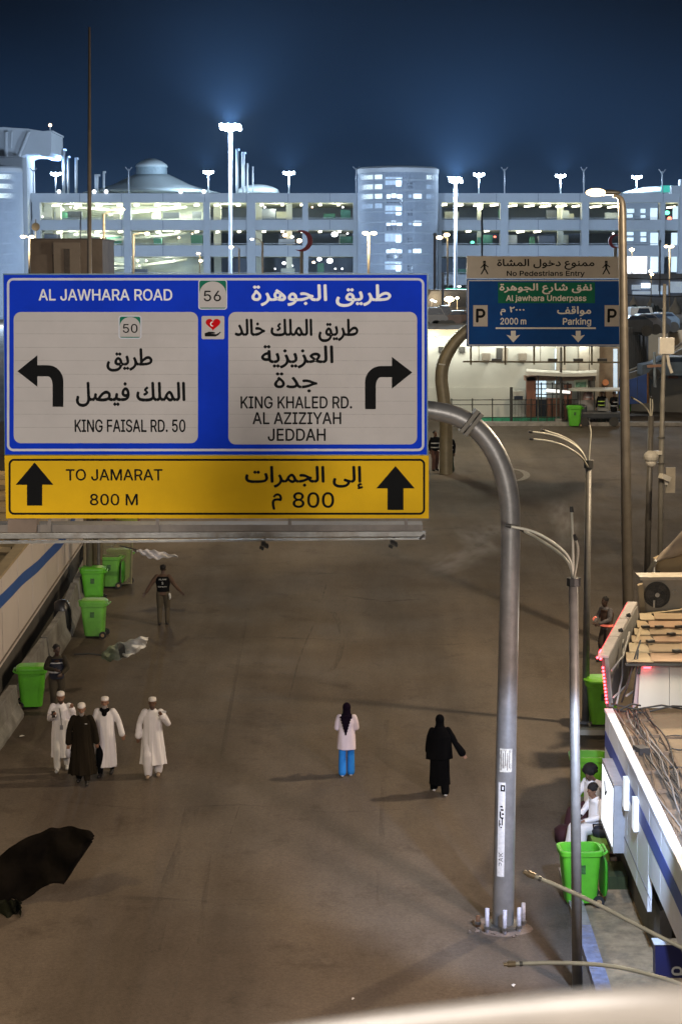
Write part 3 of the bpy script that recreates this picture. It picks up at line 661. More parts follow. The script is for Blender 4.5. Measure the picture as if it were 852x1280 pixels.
# railings of the overhead bridge carry on to both sides
# ================================================================== the multi-storey building far behind (y = 350)
YB = 350.0
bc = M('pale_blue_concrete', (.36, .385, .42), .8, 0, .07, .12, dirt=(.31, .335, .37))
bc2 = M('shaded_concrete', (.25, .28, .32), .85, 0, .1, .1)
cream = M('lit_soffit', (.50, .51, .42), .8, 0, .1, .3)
tubeL = M('deck_light', (1, .95, .7), em=(1, .95, .70), es=9)
def rb_(mb, x0, y0, x1, y1, yf, dep): a = P(x0, y1, yf); b = P(x1, y0, yf); return mb.bx(a.x, b.x, yf, yf + dep, a.z, b.z)
jb = thing('multi_storey_building', 'long pale blue multi-storey deck building with open lit floors across the skyline', 'building', (0, YB, gz(YB)))
for nm, y0, y1, x0, x1 in (('parapet', 241.5, 253, 28, 880), ('floor_band', 274.5, 287.5, 28, 880), ('floor_band', 306.5, 320.5, 28, 880), ('floor_band', 343, 356, 28, 880), ('floor_band', 374, 388, 28, 880)):
    rb_(MB(), x0, y0, x1, y1, YB, 1.2).build(nm, bc, jb)
for y in (254, 288.5, 321.5, 357):
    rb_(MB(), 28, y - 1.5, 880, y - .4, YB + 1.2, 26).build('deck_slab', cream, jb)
for x0, x1 in ((43, 50), (156, 163), (255, 262), (309, 319), (378, 385), (441, 448), (547, 552), (624, 635), (725, 736), (823, 831)):
    rb_(MB(), x0, 252.8, x1, 389, YB - .25, 2.2).build('column', bc, jb)
for x0, x1 in ((58, 66), (72, 76), (268, 276), (319.5, 327), (358, 365), (595, 603), (695, 704), (795, 802)):
    rb_(MB(), x0, 253, x1, 389, YB + 5, 1.2).build('inner_column', cream, jb)
# partition walls and sloping ramp inside the lit left half
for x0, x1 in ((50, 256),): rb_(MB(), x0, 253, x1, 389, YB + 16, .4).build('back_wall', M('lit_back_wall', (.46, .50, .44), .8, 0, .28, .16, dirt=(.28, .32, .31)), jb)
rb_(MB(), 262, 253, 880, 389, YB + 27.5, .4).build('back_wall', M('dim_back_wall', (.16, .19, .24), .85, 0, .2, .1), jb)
for y0, y1 in ((256, 272), (289, 304), (322, 340)):
    a = P(70, y1, YB + 10); b = P(250, y0, YB + 10)
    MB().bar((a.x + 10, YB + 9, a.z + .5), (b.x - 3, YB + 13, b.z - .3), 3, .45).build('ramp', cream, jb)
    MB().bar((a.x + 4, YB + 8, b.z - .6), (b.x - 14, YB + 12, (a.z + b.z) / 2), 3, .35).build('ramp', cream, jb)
# ceiling lights: yellow-green streaks close under each slab
for (x, y, w) in [(70, 255.5, 8), (98, 255.5, 8), (124, 255.5, 7), (150, 255.5, 6), (171, 255.2, 6), (197, 255.2, 7), (222, 255.2, 7), (246, 255.2, 6), (271, 255.2, 6), (298, 255.4, 5), (327, 255, 4), (353, 255, 4), (377, 255, 4), (400, 255, 4), (423, 255, 4), (75, 289, 6), (122, 289, 6), (151, 288.5, 5), (198, 289, 5), (222, 288.6, 5), (246, 288.6, 5), (272, 288.8, 4), (299, 288.5, 4), (330, 288.5, 4), (353, 288.3, 4), (378, 288.5, 4), (400, 288.5, 4), (424, 288.5, 4), (554, 255, 8), (574, 255.5, 9), (596, 255.5, 9), (617, 255.3, 10), (640, 256, 11), (661, 256.3, 12), (681, 256.6, 13), (701, 256.4, 13), (719, 256.6, 9), (744, 257, 14), (766, 257.2, 14), (790, 257.3, 14), (812, 257.4, 12), (838, 257.8, 10), (585, 288, 6), (608, 287.6, 6), (650, 288.6, 9), (671, 288.4, 8)]:
    c = P(x, y + 1.2, YB + 2.5); MB().box(c, (w / 7.0, 1.1, .26), 0, 0, -.12).build('ceiling_light', tubeL, jb)
lamp('deck_light', tuple(P(205, 256, YB + 8)), 9000, (.95, 1, .82), 'AREA', sx_=13, sy_=5, target=P(205, 400, YB + 10))
for x in (90, 130, 210, 290):
    for y in (257, 290, 323):
        if x == 290 and y != 257: continue
        lamp('deck_light', tuple(P(x if x < 280 else 285, y, YB + 7)), 2200, (.93, 1, .82), size=.6)
for x, y in ((345, 257), (420, 257), (600, 257), (680, 257), (760, 257), (650, 291)): lamp('deck_light', tuple(P(x, y + 1, YB + 5)), 650, (1, 1, .75), size=.5)
# bright things moving about on the decks
spot_w = M('white_glow', (1, 1, 1), em=(.95, .98, 1), es=7); spot_p = M('warm_glow', (1, .8, .6), em=(1, .70, .42), es=9); spot_g = M('green_glow', (.1, 1, .6), em=(.15, .9, .55), es=2.2); spot_r = M('red_glow', (1, .2, .1), em=(1, .16, .10), es=4)
def deck_lamp(x, y, r_, mat, lab=None, yy=YB + 4):
    return MB().ball(P(x, y, yy), (r_ / 7, r_ / 7, r_ / 9), 10, 6).build('deck_lamp', mat, jb)
for x, y, r_, m in ((356, 294, 3, spot_p), (365, 296, 2, spot_w), (418, 293, 4, spot_w), (613, 296, 2, spot_p), (618, 296, 1.6, spot_r), (609, 297, 1.5, spot_p), (355, 329, 2.4, spot_w), (374, 301, 3.4, spot_p), (392, 328, 2, spot_p), (399, 324, 3, spot_w), (412, 326, 4, spot_w), (590, 303, 2.5, spot_g), (833, 266, 3.5, spot_g), (836, 273, 3, spot_r), (427, 309, 2, spot_w), (79, 262, 1.3, spot_w), (53, 271, 1.2, spot_w)):
    deck_lamp(x, y, r_, m)
# deck railings, joints and parked cars behind the rails
for y in (272.6, 304.6, 341):
    for x0, x1 in ((50, 156), (163, 255), (262, 309), (319, 441), (552, 624), (635, 725), (736, 822)):
        MB().bar(P(x0, y, YB - .1), P(x1, y, YB - .1), .1, .1).build('deck_rail', M('rail_pale', (.35, .38, .42), .5), jb)
for x in range(100, 870, 52):
    for y0, y1 in ((242, 252.5), (275, 287), (307, 320)): MB().bx(P(x, y1, YB).x - .05, P(x, y1, YB).x + .05, YB - .03, YB, P(x, y1, YB).z, P(x, y0, YB).z).build('panel_joint', M('dark_joint', (.16, .18, .21), .9), jb)  # thin dark joint lines between the panels
random.seed(31)
for i in range(46):
    y = random.choice((273.5, 305.5, 342)); x = random.choice((random.uniform(55, 250), random.uniform(325, 438), random.uniform(556, 820))); c = P(x, y, YB + random.uniform(3, 12)); h = random.uniform(.8, 1.9)
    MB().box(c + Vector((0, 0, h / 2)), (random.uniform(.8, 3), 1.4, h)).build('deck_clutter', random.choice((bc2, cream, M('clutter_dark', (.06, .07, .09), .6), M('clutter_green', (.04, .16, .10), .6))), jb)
for i in range(38):
    y = random.choice((259, 264, 292, 297, 326, 332, 336)); x = random.choice((random.uniform(60, 250), random.uniform(60, 250), random.uniform(325, 438), random.uniform(556, 820)))
    deck_lamp(x, y, random.uniform(.8, 1.7), random.choice((spot_w, spot_w, spot_p)), yy=YB + random.uniform(5, 14))
# right-hand end: bright office windows
offw = M('office_glass_lit', (.6, .7, .75), .2, em=(.70, .86, .95), es=.75, var=.3, scale=.6)
for x0, x1, y0, y1 in ((783, 792, 261, 266), (800, 806, 261, 266), (783, 790, 268, 272), (800, 806, 269, 273), (812, 821, 260, 275), (840, 849, 258, 274), (783, 791, 290, 294), (800, 807, 290, 295), (783, 791, 297, 301), (800, 807, 297, 302), (812, 822, 291, 311), (838, 849, 291, 311), (812, 822, 321, 340), (838, 849, 321, 340)):
    w = rb_(MB(), x0, y0, x1, y1, YB + .9, .2).build('window', offw, jb)
rb_(MB(), 776, 320, 808, 342, YB + .5, .3).build('lit_screen', M('lit_screen', (1, 1, 1), em=(1, .97, .95), es=1.5, var=.2), jb)
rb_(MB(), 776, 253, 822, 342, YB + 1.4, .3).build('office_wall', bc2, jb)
rb_(MB(), 838, 232, 853, 242, YB - .6, 6).build('roof_cabin', bc, jb)
rb_(MB(), 846, 224, 870, 389, YB - .9, 2).build('end_pier', bc, jb)
# roof kerb lamps
for x in (74, 118, 133, 226, 255): MB().ball(P(x, 239.5, YB), .33, 8, 6).build('roof_lamp', spot_w, jb)
# ground level glow strip and dark opening between the signs
# --- stair tower: drum with fins
fin = M('tower_fin', (.36, .41, .49), .6, 0, .08, .2)
drum = M('tower_drum', (.20, .24, .31), .8, 0, .1, .1)
litg = M('tower_glass_lit', (.7, .8, .8), .3, em=(.86, .96, .88), es=1.5, var=.25, scale=.8)
litb = M('tower_glass_bright', (.7, .8, .9), .3, em=(.80, .92, 1), es=2.2, var=.3, scale=.8)
litd = M('tower_glass_dim', (.5, .6, .7), .3, em=(.5, .66, .86), es=.42, var=.3, scale=.8)
darkg = M('dark_glass', (.02, .03, .05), .2)
def tower(label, cxp, rp_, ytop, ybot, yc_, wins, dome=0):
    c = P(cxp, ybot, yc_); rr = rp_ * mpp(yc_); zt = P(cxp, ytop, yc_).z; z0 = gz(yc_)
    t = thing('stair_tower', label, 'tower', (c.x, yc_, z0))
    MB().loft([(c.x, yc_, z0, rr * .98, rr * .98), (c.x, yc_, zt, rr * .98, rr * .98)], 64).build('drum', drum, t, smooth=False)
    MB().loft([(c.x, yc_, zt - .5, rr * 1.012, rr * 1.012), (c.x, yc_, zt + .25, rr * 1.02, rr * 1.02), (c.x, yc_, zt + .55, rr * .95, rr * .95), (c.x, yc_, zt + .8, rr * .5, rr * .5)], 64).build('cap', bc, t)
    for i in range(1, 12):
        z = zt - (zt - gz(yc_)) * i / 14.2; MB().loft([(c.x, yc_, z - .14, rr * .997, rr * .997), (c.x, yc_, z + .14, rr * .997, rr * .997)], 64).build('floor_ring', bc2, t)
    f = MB()
    for k in range(96):
        a = -PI + PI * k / 95
        f.box((c.x + rr * .99 * math.cos(a), yc_ + rr * .99 * math.sin(a), (z0 + zt) / 2), (.2, .075, zt - z0 - .6), a)
    tag(f.build('fin', fin, t), kind='stuff')
    for x0, x1, y0, y1, m in wins:
        a0 = -math.acos(max(-1, min(1, (x0 - cxp) / rp_))); a1 = -math.acos(max(-1, min(1, (x1 - cxp) / rp_)))
        za = P(cxp, y1, yc_ - rr).z; zb = P(cxp, y0, yc_ - rr).z; vs = []; n = 6
        for i in range(n + 1):
            a = a0 + (a1 - a0) * i / n
            for q, z in ((.994, za), (.994, zb)): vs.append((c.x + rr * q * math.cos(a), yc_ + rr * q * math.sin(a), z))
        MB().add(vs, [(2 * i, 2 * i + 2, 2 * i + 3, 2 * i + 1) for i in range(n)]).build('window', m, t)
    return t
wn = []
for i, y in enumerate((218, 230, 242, 254)):
    m = (litg, litg, litg, litd)[i]; wn += [(450.5, 465, y, y + 6, m), (467.5, 476, y, y + 6, m)]
for i, y in enumerate((218, 230, 242)): wn += [(530, 536, y, y + 5.5, (litg, litd, litd)[i]), (537.5, 545, y, y + 5.5, (litg, litd, litd)[i])]
for y in (221, 257, 292, 327): wn += [(480, 500, y, y + 10, litd), (493, 499, y + 2, y + 12, litb)]
for y in (243, 277, 312): wn += [(481, 486, y, y + 5, litb), (487, 493, y - 1, y + 4, litb), (494, 500, y, y + 5, litb), (508, 512, y, y + 4, litd), (514, 524, y - 1, y + 5, litb), (481, 501, y + 5.5, y + 11, darkg)]
for y in (228, 262, 297, 331): wn += [(506.5, 509.5, y, y + 3, darkg), (510.3, 513.5, y, y + 3, darkg), (507, 513, y + 4, y + 7.5, darkg)]
for y in (256, 266, 277, 290, 301, 312, 325, 336): wn += [(531, 533.5, y, y + 3.6, drum), (534.5, 537, y, y + 3.6, drum)]
tower('round white stair tower with lit vertical fins in the middle of the skyline', 496.5, 49, 214, 389, 345, wn)
MB().tube([P(446, 389, 339), P(446, 208, 339)], .22, 8)
wl = []
for y in (217.5, 229.5, 241.5): wl += [(0, 6, y, y + 6, litg), (8, 24.5, y, y + 6, litg), (-14, -2, y, y + 6, litg)]
tower('ribbed round stair tower cut by the left edge, below the big concrete roof', 2, 29, 213, 389, 338, wl)
# left service block with cantilevered roof
lb = thing('service_tower', 'tall concrete block with a wide flared roof at the far left edge', 'tower', (P(0, 389, 346).x, 346, gz(346)))
rb_(MB(), -60, 195, 33.5, 389, 346, 9).build('shaft', bc, lb)
MB().prism([P(x, y, 343) for x, y in ((-60, 162), (5, 160.5), (35, 162.5), (52, 165), (64.5, 163.5), (65, 190), (62, 195.5), (52, 195), (50, 192.5), (33.5, 192.5), (27, 196), (-60, 196))], (0, 14, 0)).build('flared_roof', bc, lb, bevel=.1)
MB().prism([P(x, y, 342.6) for x, y in ((-60, 160.5), (5, 159), (36, 161), (54, 164), (66, 163), (66, 165), (54, 166.3), (36, 163.2), (5, 161.2), (-60, 162.5))], (0, 14, 0)).build('roof_lip', bc, lb)
MB().tube([P(24, 195, 342.4), P(29, 183, 342.2), P(34, 170, 342.4), P(36, 165, 342.6)], .3, 8).build('bracket', bc, lb)
MB().tube([P(8, 196, 342.4), P(8, 165, 342.4)], .35, 8).build('bracket', bc, lb)
MB().tube([P(14, 185, 342.4), P(15, 165, 342.4)], .2, 8).build('bracket', bc, lb)
MB().ball(P(63, 156.5, 343), .28, 8, 6).build('roof_lamp', spot_p, lb)
MB().tube([P(63, 157, 343), P(63, 163, 343)], .12, 6).build('lamp_stem', bc, lb)
# tent domes on the roof
tentm = M('tent_fabric', (.42, .48, .50), .7, 0, .08, .2)
def dome(label, rings, yy, mat=tentm):
    c = P(rings[0][0], rings[0][1], yy); t = thing('roof_dome', label, 'dome', (c.x, yy, c.z), group='pale domes on the long roof'); k = mpp(yy)
    return t, c, k
t, c, k = dome('broad pale tent dome with a round lantern on top, left of the tall floodlight', [(190, 241)], YB + 16)
prof = [(0, 84), (4, 66), (10, 46), (17, 32), (22, 21)]
MB().loft([(c.x, YB + 16, c.z + z * k, w * k, w * k * .9) for z, w in prof], 40).build('tent', tentm, t, smooth=True)
MB().loft([(c.x, YB + 16, c.z + z * k, w * k, w * k) for z, w in ((20, 19.5), (32, 18.5))], 32).build('lantern', M('lantern_glass', (.25, .32, .36), .4), t)
MB().loft([(c.x, YB + 16, c.z + z * k, w * k, w * k) for z, w in ((31, 20), (34, 18.5), (38, 13), (41, 5), (41.5, .5))], 32).build('lantern_roof', tentm, t, smooth=True)
t, c, k = dome('small flat pale dome right of the tall floodlight mast', [(322, 241)], YB + 12)
MB().loft([(c.x, YB + 12, c.z + z * k, w * k, w * k) for z, w in ((0, 27), (4, 25), (7, 19), (9.5, 10), (10.3, .5))], 32).build('tent', tentm, t, smooth=True)
t, c, k = dome('low pale tent roof near the right edge of the skyline', [(818, 243)], YB + 8)
MB().loft([(c.x, YB + 8, c.z + z * k, w * k, w * k) for z, w in ((0, 44), (3, 38), (6, 27), (8.5, 14), (9.5, .5))], 32).build('tent', tentm, t, smooth=True)
MB().box(P(833, 236, YB + 1), (2.2, .3, 1.2)).build('green_panel', M('green_panel_glow', (.02, .3, .22), em=(.05, .5, .35), es=.5), t)
# vent shafts
for i, (x, yt, w, lab) in enumerate(((80, 186, 3.2, 'tallest pale vent pipe left of the mast'), (85.5, 195, 2.2, 'thin pale vent pipe just right of the tallest left one'), (95.5, 197, 2.8, 'third pale vent pipe on the left roof'), (121, 218, 4.5, 'short stubby vent pipe just right of the mast'), (130, 214, 2.2, 'thin short vent pipe right of the stubby one'), (296.5, 186, 3, 'left tall vent pipe right of the tall floodlight'), (304, 190, 3.6, 'second tall vent pipe right of the tall floodlight'), (309, 204, 2, 'short thin vent pipe beside the small dome'), (316, 208, 1, 'hair-thin pipe above the small dome'))):
    b0 = P(x, 242, YB + 5); b1 = P(x, yt, YB + 5); k = mpp(YB)
    t = thing('vent_pipe', lab, 'pipe', tuple(b0), group='pale vent pipes on the long roof')
    MB().tube([b0, b1], w * k / 2 + .05, 10).build('pipe', bc, t, smooth=True)
    if w > 2: MB().box(P(x + 1, yt + 1.2, YB + 5), (w * k * 1.5, w * k, .35)).build('pipe_cap', bc, t)
# floodlight masts
maststeel = M('mast_white', (.42, .46, .52), .5, .2, .1, .3)
flood = M('flood_glass', (1, 1, 1), em=(.70, .86, 1), es=42)
dead = M('lamp_off', (.2, .22, .26), .5)
FL = []
def flood_mast(label, x, yt, ybase, yy, lit, w=13, rp_=1.0, tall=False, power=0):
    b0 = P(x, ybase, yy); b1 = P(x, yt, yy); k = mpp(yy)
    t = thing('floodlight_mast', label, 'floodlight', tuple(b0), group='floodlight masts along the long building')
    MB().tube([b0, b1], [rp_ * k * 1.2, rp_ * k], 8).build('pole', maststeel, t, smooth=True)
    hd_ = MB().box(P(x, yt + 1, yy), (w * k * .7, .3, .12)).build('head_frame', dead, t)
    if lit:
        n = 5 if not tall else 6
        for i in range(n):
            px = x + (i - (n - 1) / 2) * w / n
            for row in ((0,) if not tall else (-1.6, 2.2)): MB().ball(P(px + row * .3, yt + row + (1.2 if i % 2 else 0), yy - .4), (w / n * .56 * k, .3, (w / n * (.62 if not tall else .5)) * k), 8, 6).build('lamp', flood, hd_)
        if power:
            lamp('floodlight', tuple(P(x, yt, yy - 1.2)), power, BLUE, size=.5)
            lamp('floodlight', tuple(P(x, yt, yy - 1.5)), power * (12 if tall else 20), (.25, .50, 1), 'SPOT', .5, P(x, yt, yy) + Vector((0, -3, 9)), 150, 1.0)  # extra upward spot, added so the haze glows as a halo
    else:
        MB().bar(P(x, yt + 3, yy), P(x - 4, yt - 2, yy), .15, .15).build('bracket', dead, t); MB().bar(P(x, yt + 3, yy), P(x + 4, yt - 2, yy), .15, .15).build('bracket', dead, t)
flood_mast('tallest lit floodlight mast, blue-white ring of lamps high in the sky', 288, 158, 385, 300, 1, 27, 2.1, True, 75000)
flood_mast('lit floodlight mast between the round tower and the parking sign', 569, 224, 385, 290, 1, 17, 1.9, True, 60000)
flood_mast('small lit roof floodlight left of the mast', 70, 217, 242, YB + 5, 1, 13, .8, power=1800)
flood_mast('small lit roof floodlight between the dome and the tallest mast', 260.5, 215, 242, YB + 5, 1, 13, .8, power=9000)
flood_mast('small lit roof floodlight midway to the round tower', 361, 216, 242, YB + 5, 1, 15, .8, power=12000)
flood_mast('small lit roof floodlight just right of the 224-lamp mast', 598, 218, 242, YB + 5, 1, 14, .8, power=10000)
flood_mast('small lit roof floodlight above the parking sign', 700, 219.5, 242, YB + 5, 1, 13, .8, power=10000)
flood_mast('small lit roof floodlight at the right, above the low tent roof', 795, 221, 241, YB + 5, 1, 13, .8, power=9000)
for x, yt, lab in ((42, 212, 'unlit roof lamp pole beside the left service block'), (161, 211, 'unlit roof lamp pole on the left slope of the tent dome'), (445, 210, 'unlit roof lamp pole at the left side of the round tower'), (630, 211, 'unlit roof lamp pole between two lit ones above the white sign'), (729, 211, 'unlit roof lamp pole left of the warm street lamp'), (827, 214, 'unlit roof lamp pole nearest the right edge')):
    flood_mast(lab, x, yt, 242, YB - 3, 0, 6, .7)
for o in C.objects:
    if o.get('label') == 'small lit roof floodlight just right of the 224-lamp mast': o['label'] = 'small lit roof floodlight right of the middle mast, left of the parking sign'
# blue-white wash onto the facade from added lights without fixtures in front
for x in (-48, 4, 58): lamp('facade_fill', (x, 290, 14), 60000, (.58, .76, 1.0), size=1.5)
# mid distance street lights
glow_l = M('street_glow', (1, .8, .5), em=(1, .76, .42), es=22)
def small_lamp(label, x, yt, yb_, yy, heads, mat=glow_l, r_=2.2, rp_=1.1, arm=None, power=0):
    k = mpp(yy); b0 = P(x, yb_, yy)
    t = thing('street_lamp', label, 'street lamp', tuple(b0), group='small street lamps in the distance')
    MB().tube([b0, P(x, yt, yy)], [rp_ * k * 1.2, rp_ * k], 8).build('pole', M('lamp_pole_far', (.45, .43, .38), .6), t, smooth=True)
    for hx, hy in heads:
        MB().tube([P(x, yt, yy), P((x + hx) / 2, min(yt, hy) - .8, yy), P(hx, hy - .6, yy)], rp_ * k * .6, 6).build('lamp_arm', MATS['lamp_pole_far'], t)
        MB().ball(P(hx, hy, yy - .1), (r_ * k * 1.4, r_ * k, r_ * k * .8), 10, 6).build('lamp_head', mat, t, smooth=True)
    if power: lamp('street_light', tuple(P(heads[0][0], heads[0][1] + 2, yy - 1.2)), power, (1, .74, .42), size=.4)
small_lamp('double-headed warm lamp beside the brown block at the left', 37, 297, 352, 170, [(29, 296), (40, 296)], power=900)
small_lamp('warm lamp on a bent arm just right of the mast', 130, 268, 385, 180, [(153, 262)], rp_=1.5, power=900)
small_lamp('warm lamp with short arm over the lit left floors', 167, 293, 385, 190, [(184, 292)], rp_=1.2, power=700)
small_lamp('pale lamp left of the red crescent, arm to the left', 328, 303, 385, 200, [(315, 299)], spot_w, 1.6, 1.2)
small_lamp('small warm lamp under the tallest floodlight mast', 299, 311, 385, 210, [(289, 309)], r_=1.8, rp_=.9)
small_lamp('double-headed warm lamp in front of the round tower', 460.5, 293, 385, 190, [(456.5, 291.5), (467, 291.5)], rp_=1.5, r_=2.6, power=1200)
small_lamp('double-headed warm lamp right of the round tower', 559, 298, 385, 230, [(549, 297), (558, 293.5)], r_=2.6)
small_lamp('small warm lamp above the top edge of the big sign', 250, 320, 385, 220, [(248, 317), (251, 326)], r_=1.6, rp_=.6)
small_lamp('yellow double lamp near the right edge in front of the offices', 836, 309, 400, 200, [(832, 308), (839, 308)], r_=1.8, rp_=.8, power=700)
small_lamp('small warm lamp beside the right sign edge, below the screen', 813, 338, 400, 180, [(812, 339), (814, 343)], r_=1.6, rp_=.6)
small_lamp('small warm lamp left of the brown lamp post', 789, 313, 400, 230, [(789, 312)], r_=2.2, rp_=.5)
# red crescents
def crescent(label, cx, cy, ro, yy, ybase, flip):
    k = mpp(yy); t = thing('crescent_sign', label, 'emblem sign', tuple(P(cx, ybase, yy)), group='red crescent signs')
    pts = []
    a0 = 50
    for i in range(21): a = R(180 - a0 - (360 - 2 * a0) * i / 20) if flip else R(a0 + (360 - 2 * a0) * i / 20); pts.append((cx + ro * math.cos(a), cy - ro * math.sin(a)))
    dx = -ro * .30 if flip else ro * .30; ri = math.hypot(pts[0][0] - cx - dx, pts[0][1] - cy)
    aa = math.atan2(-(pts[-1][1] - cy), pts[-1][0] - cx - dx); ab = math.atan2(-(pts[0][1] - cy), pts[0][0] - cx - dx)
    if flip:
        while ab < aa: ab += 2 * PI
    else:
        while ab > aa: ab -= 2 * PI
    for i in range(1, 20): a = aa + (ab - aa) * i / 20; pts.append((cx + dx + ri * math.cos(a), cy - ri * math.sin(a)))
    MB().prism([P(x, y, yy) for x, y in pts], (0, .35, 0)).build('crescent', M('crescent_red', (.22, .012, .03), .5, em=(.4, .02, .03), es=.06), t)
    MB().tube([P(cx, cy + ro - .5, yy + .2), P(cx, ybase, yy + .2)], 2.2 * k, 10).build('pole', MATS['lamp_pole_far'], t)
crescent('dark red crescent on a pole right of the tallest floodlight', 377, 301, 13.5, 180, 385, True)
crescent('smaller red crescent beside the brown lamp post', 768.5, 301.5, 8.5, 180, 345, False)
# dark poles
for x, yt, yb_, yy, r_, lab in ((602, 262, 322, 160, 1.2, 'dark thin pole rising behind the white No Pedestrians panel'), (543, 291, 400, 150, 1.6, 'lattice pole at the right side of the round tower'), (553, 340, 400, 130, 1.4, 'short dark pole between the two road signs'), (101, 265, 345, 160, .6, 'thin dark pole left of the mast'), (824, 300, 372, 160, 1.0, 'dark pole near the right edge in front of the offices')):
    t = thing('thin_pole', lab, 'pole', tuple(P(x, yb_, yy)), group='dark poles before the long building')
    MB().tube([P(x, yb_, yy), P(x, yt, yy)], r_ * mpp(yy), 8).build('pole', M('dark_blue_pole', (.10, .12, .16), .5), t)
    MB().box(P(x, yt + 2, yy), (r_ * 3 * mpp(yy), .2, 2 * mpp(yy))).build('pole_head', MATS['dark_blue_pole'], t)
t = thing('round_sign', 'round dark traffic sign on a pole at the far left', 'traffic sign', tuple(P(45, 345, 170)))
MB().tube([P(45, 345, 170), P(45, 274, 170)], .06, 6).build('pole', MATS['dark_blue_pole'], t)
MB().tube([P(45, 283.5, 169.9), P(45, 283.5, 170.1)], 5 * mpp(170), 20).build('disc', dark_metal, t)
# the brown block behind the big sign at left
brown = M('brown_render', (.19, .145, .115), .8, 0, .15, 1.2, dirt=(.13, .10, .08))
bb = thing('brown_block', 'brown boxy building with a paler raised panel, just above the big sign at left', 'building', tuple(P(85, 400, 98)))
z0 = gz(98)
def rz_(mb, x0, y0, x1, yf, dep): a = P(x0, y0, yf); b = P(x1, y0, yf); return mb.bx(a.x, b.x, yf, yf + dep, z0 - .1, a.z)
rz_(MB(), 38, 300, 128, 98, 5).build('wall', brown, bb); MB().bx(P(38, 298, 97.9).x, P(129, 298, 97.9).x, 97.9, 103.1, P(38, 300, 97.9).z, P(38, 298, 97.9).z).build('roof_edge', M('brown_edge', (.12, .095, .08), .8), bb)
rz_(MB(), 67, 303, 100, 97.6, .45).build('raised_panel', M('brown_pale', (.27, .215, .175), .8, 0, .12, 1), bb)
rz_(MB(), 80, 311, 87, 97.5, .15).build('scar', M('brown_dark', (.10, .08, .07), .9, 0, .3, 3), bb)
rz_(MB(), 38, 318, 66, 97.8, .3).build('lower_wall', brown, bb)
# ================================================================== plaza at the end of the street
wallw = M('whitewashed_wall', (.46, .46, .42), .85, 0, .1, .4, .1, 8, dirt=(.36, .37, .33))
tan = M('tan_parapet', (.40, .32, .22), .8, 0, .15, .5)
zf = gz(120); YW = 100.5
wb = thing('white_hall', 'long low white hall with a tan roof edge at the end of the street', 'building', tuple(P(660, 530, YW)))
aL = P(440, 530, YW); aR = P(772, 530, YW); zt = P(600, 420, YW).z
MB().bx(aL.x, aR.x, YW, YW + 12, zf - .3, zt).build('wall', wallw, wb)
MB().bx(aL.x, aR.x + .2, YW - .35, YW + 12.2, zt, zt + .35).build('roof_edge', tan, wb)
MB().bx(aL.x, P(655, 500, YW).x, YW - .06, YW, zf - .2, P(600, 484, YW).z).build('lower_wall', wallw, wb)
for x, y, w, h, m in ((550.5, 437, 6, 7, dark_metal), (577, 437, 7, 7, dark_metal)): MB().box(P(x, y, YW - .1), (w * .042, .2, h * .042)).build('wall_vent', m, wb)
acm = M('old_ac_casing', (.24, .21, .17), .7, 0, .2, 3)
for x in (607, 652.5, 733.5):
    u = MB().box(P(x, 446, YW - .25), (.42, .45, .36)).build('air_conditioner', acm, wb); MB().box(P(x, 451, YW - .25), (.30, .4, .10)).build('bracket', dark_metal, u)
MB().box(P(623.5, 443, YW - .05), (.3, .1, .68)).build('shutter', dark_metal, wb); MB().box(P(630.5, 443, YW - .05), (.26, .12, .68)).build('shutter', acm, wb)
wallglow = M('strip_light', (1, 1, .9), em=(1, 1, .86), es=5)
for x in (537, 560, 590, 615, 650, 690, 730): 
    MB().box(P(x, 422.5, YW - .35), (.5, .12, .05)).build('eaves_light', wallglow, wb)
for x in (540, 580, 625, 672, 725): lamp('eaves_lamp', tuple(P(x, 424.5, YW - .9)), 95, (1, 1, .86), size=.25)
for x in (700, 728, 741): rb = MB().bx(P(x, 440, YW).x - .25, P(x, 440, YW).x + .25, YW - .5, YW - .1, zf, zt - .1).build('pilaster', M('pilaster_cream', (.45, .42, .36), .8), wb)
# bright passage at right end of the hall
MB().prism([P(x, y, YW - .12) for x, y in ((742, 434), (772, 434), (772, 500), (742, 500))], (0, .1, 0)).build('side_wall', M('tan_wall', (.30, .235, .17), .8), wb)
for x0, x1, y0, y1, e in ((693, 706, 436, 462, 1.0), (766, 771, 436, 492, .7), (693, 703, 466, 480, 1.1)): MB().prism([P(x, y, YW - .16) for x, y in ((x0, y0), (x1, y0), (x1, y1), (x0, y1))], (0, .03, 0)).build('lit_window', M('passage_glass_%d' % (e * 10), (.6, .75, .9), .3, em=(.62, .80, 1), es=e * .9, var=.4, scale=1.6), wb)
# red brown kiosk with white canopy
kk = thing('kiosk', 'red brown kiosk with white curved canopy behind the fence', 'kiosk', tuple(P(700, 528, 99.3)))
zk = gz(99.3); yk = 99.2; redb = M('red_brown_panel', (.22, .085, .05), .6, 0, .2, 1.5)
def pr(poly, yy, t, mat, name, par): return MB().prism([P(x, y, yy) for x, y in poly], (0, t, 0)).build(name, mat, par)
pr(((656, 470), (744, 470), (744, 476), (656, 476)), yk, .9, M('kiosk_inside', (.30, .2, .15), .7), 'lintel', kk)
pr(((658, 471), (669, 471), (669, 524), (658, 524)), yk, .5, redb, 'panel', kk)
pr(((683, 498), (700, 498), (700, 524), (683, 524)), yk, .4, redb, 'panel', kk); pr(((705, 480), (714, 480), (714, 524), (705, 524)), yk, .4, redb, 'panel', kk)
pr(((669, 500), (683, 500), (683, 524), (669, 524)), yk + .3, .1, darkg, 'door', kk)
pr(((670, 476), (682, 476), (682, 496), (670, 496)), yk + .3, .1, M('kiosk_window', (.6, .8, .95), em=(.62, .82, 1), es=1.1, var=.3), 'window', kk)
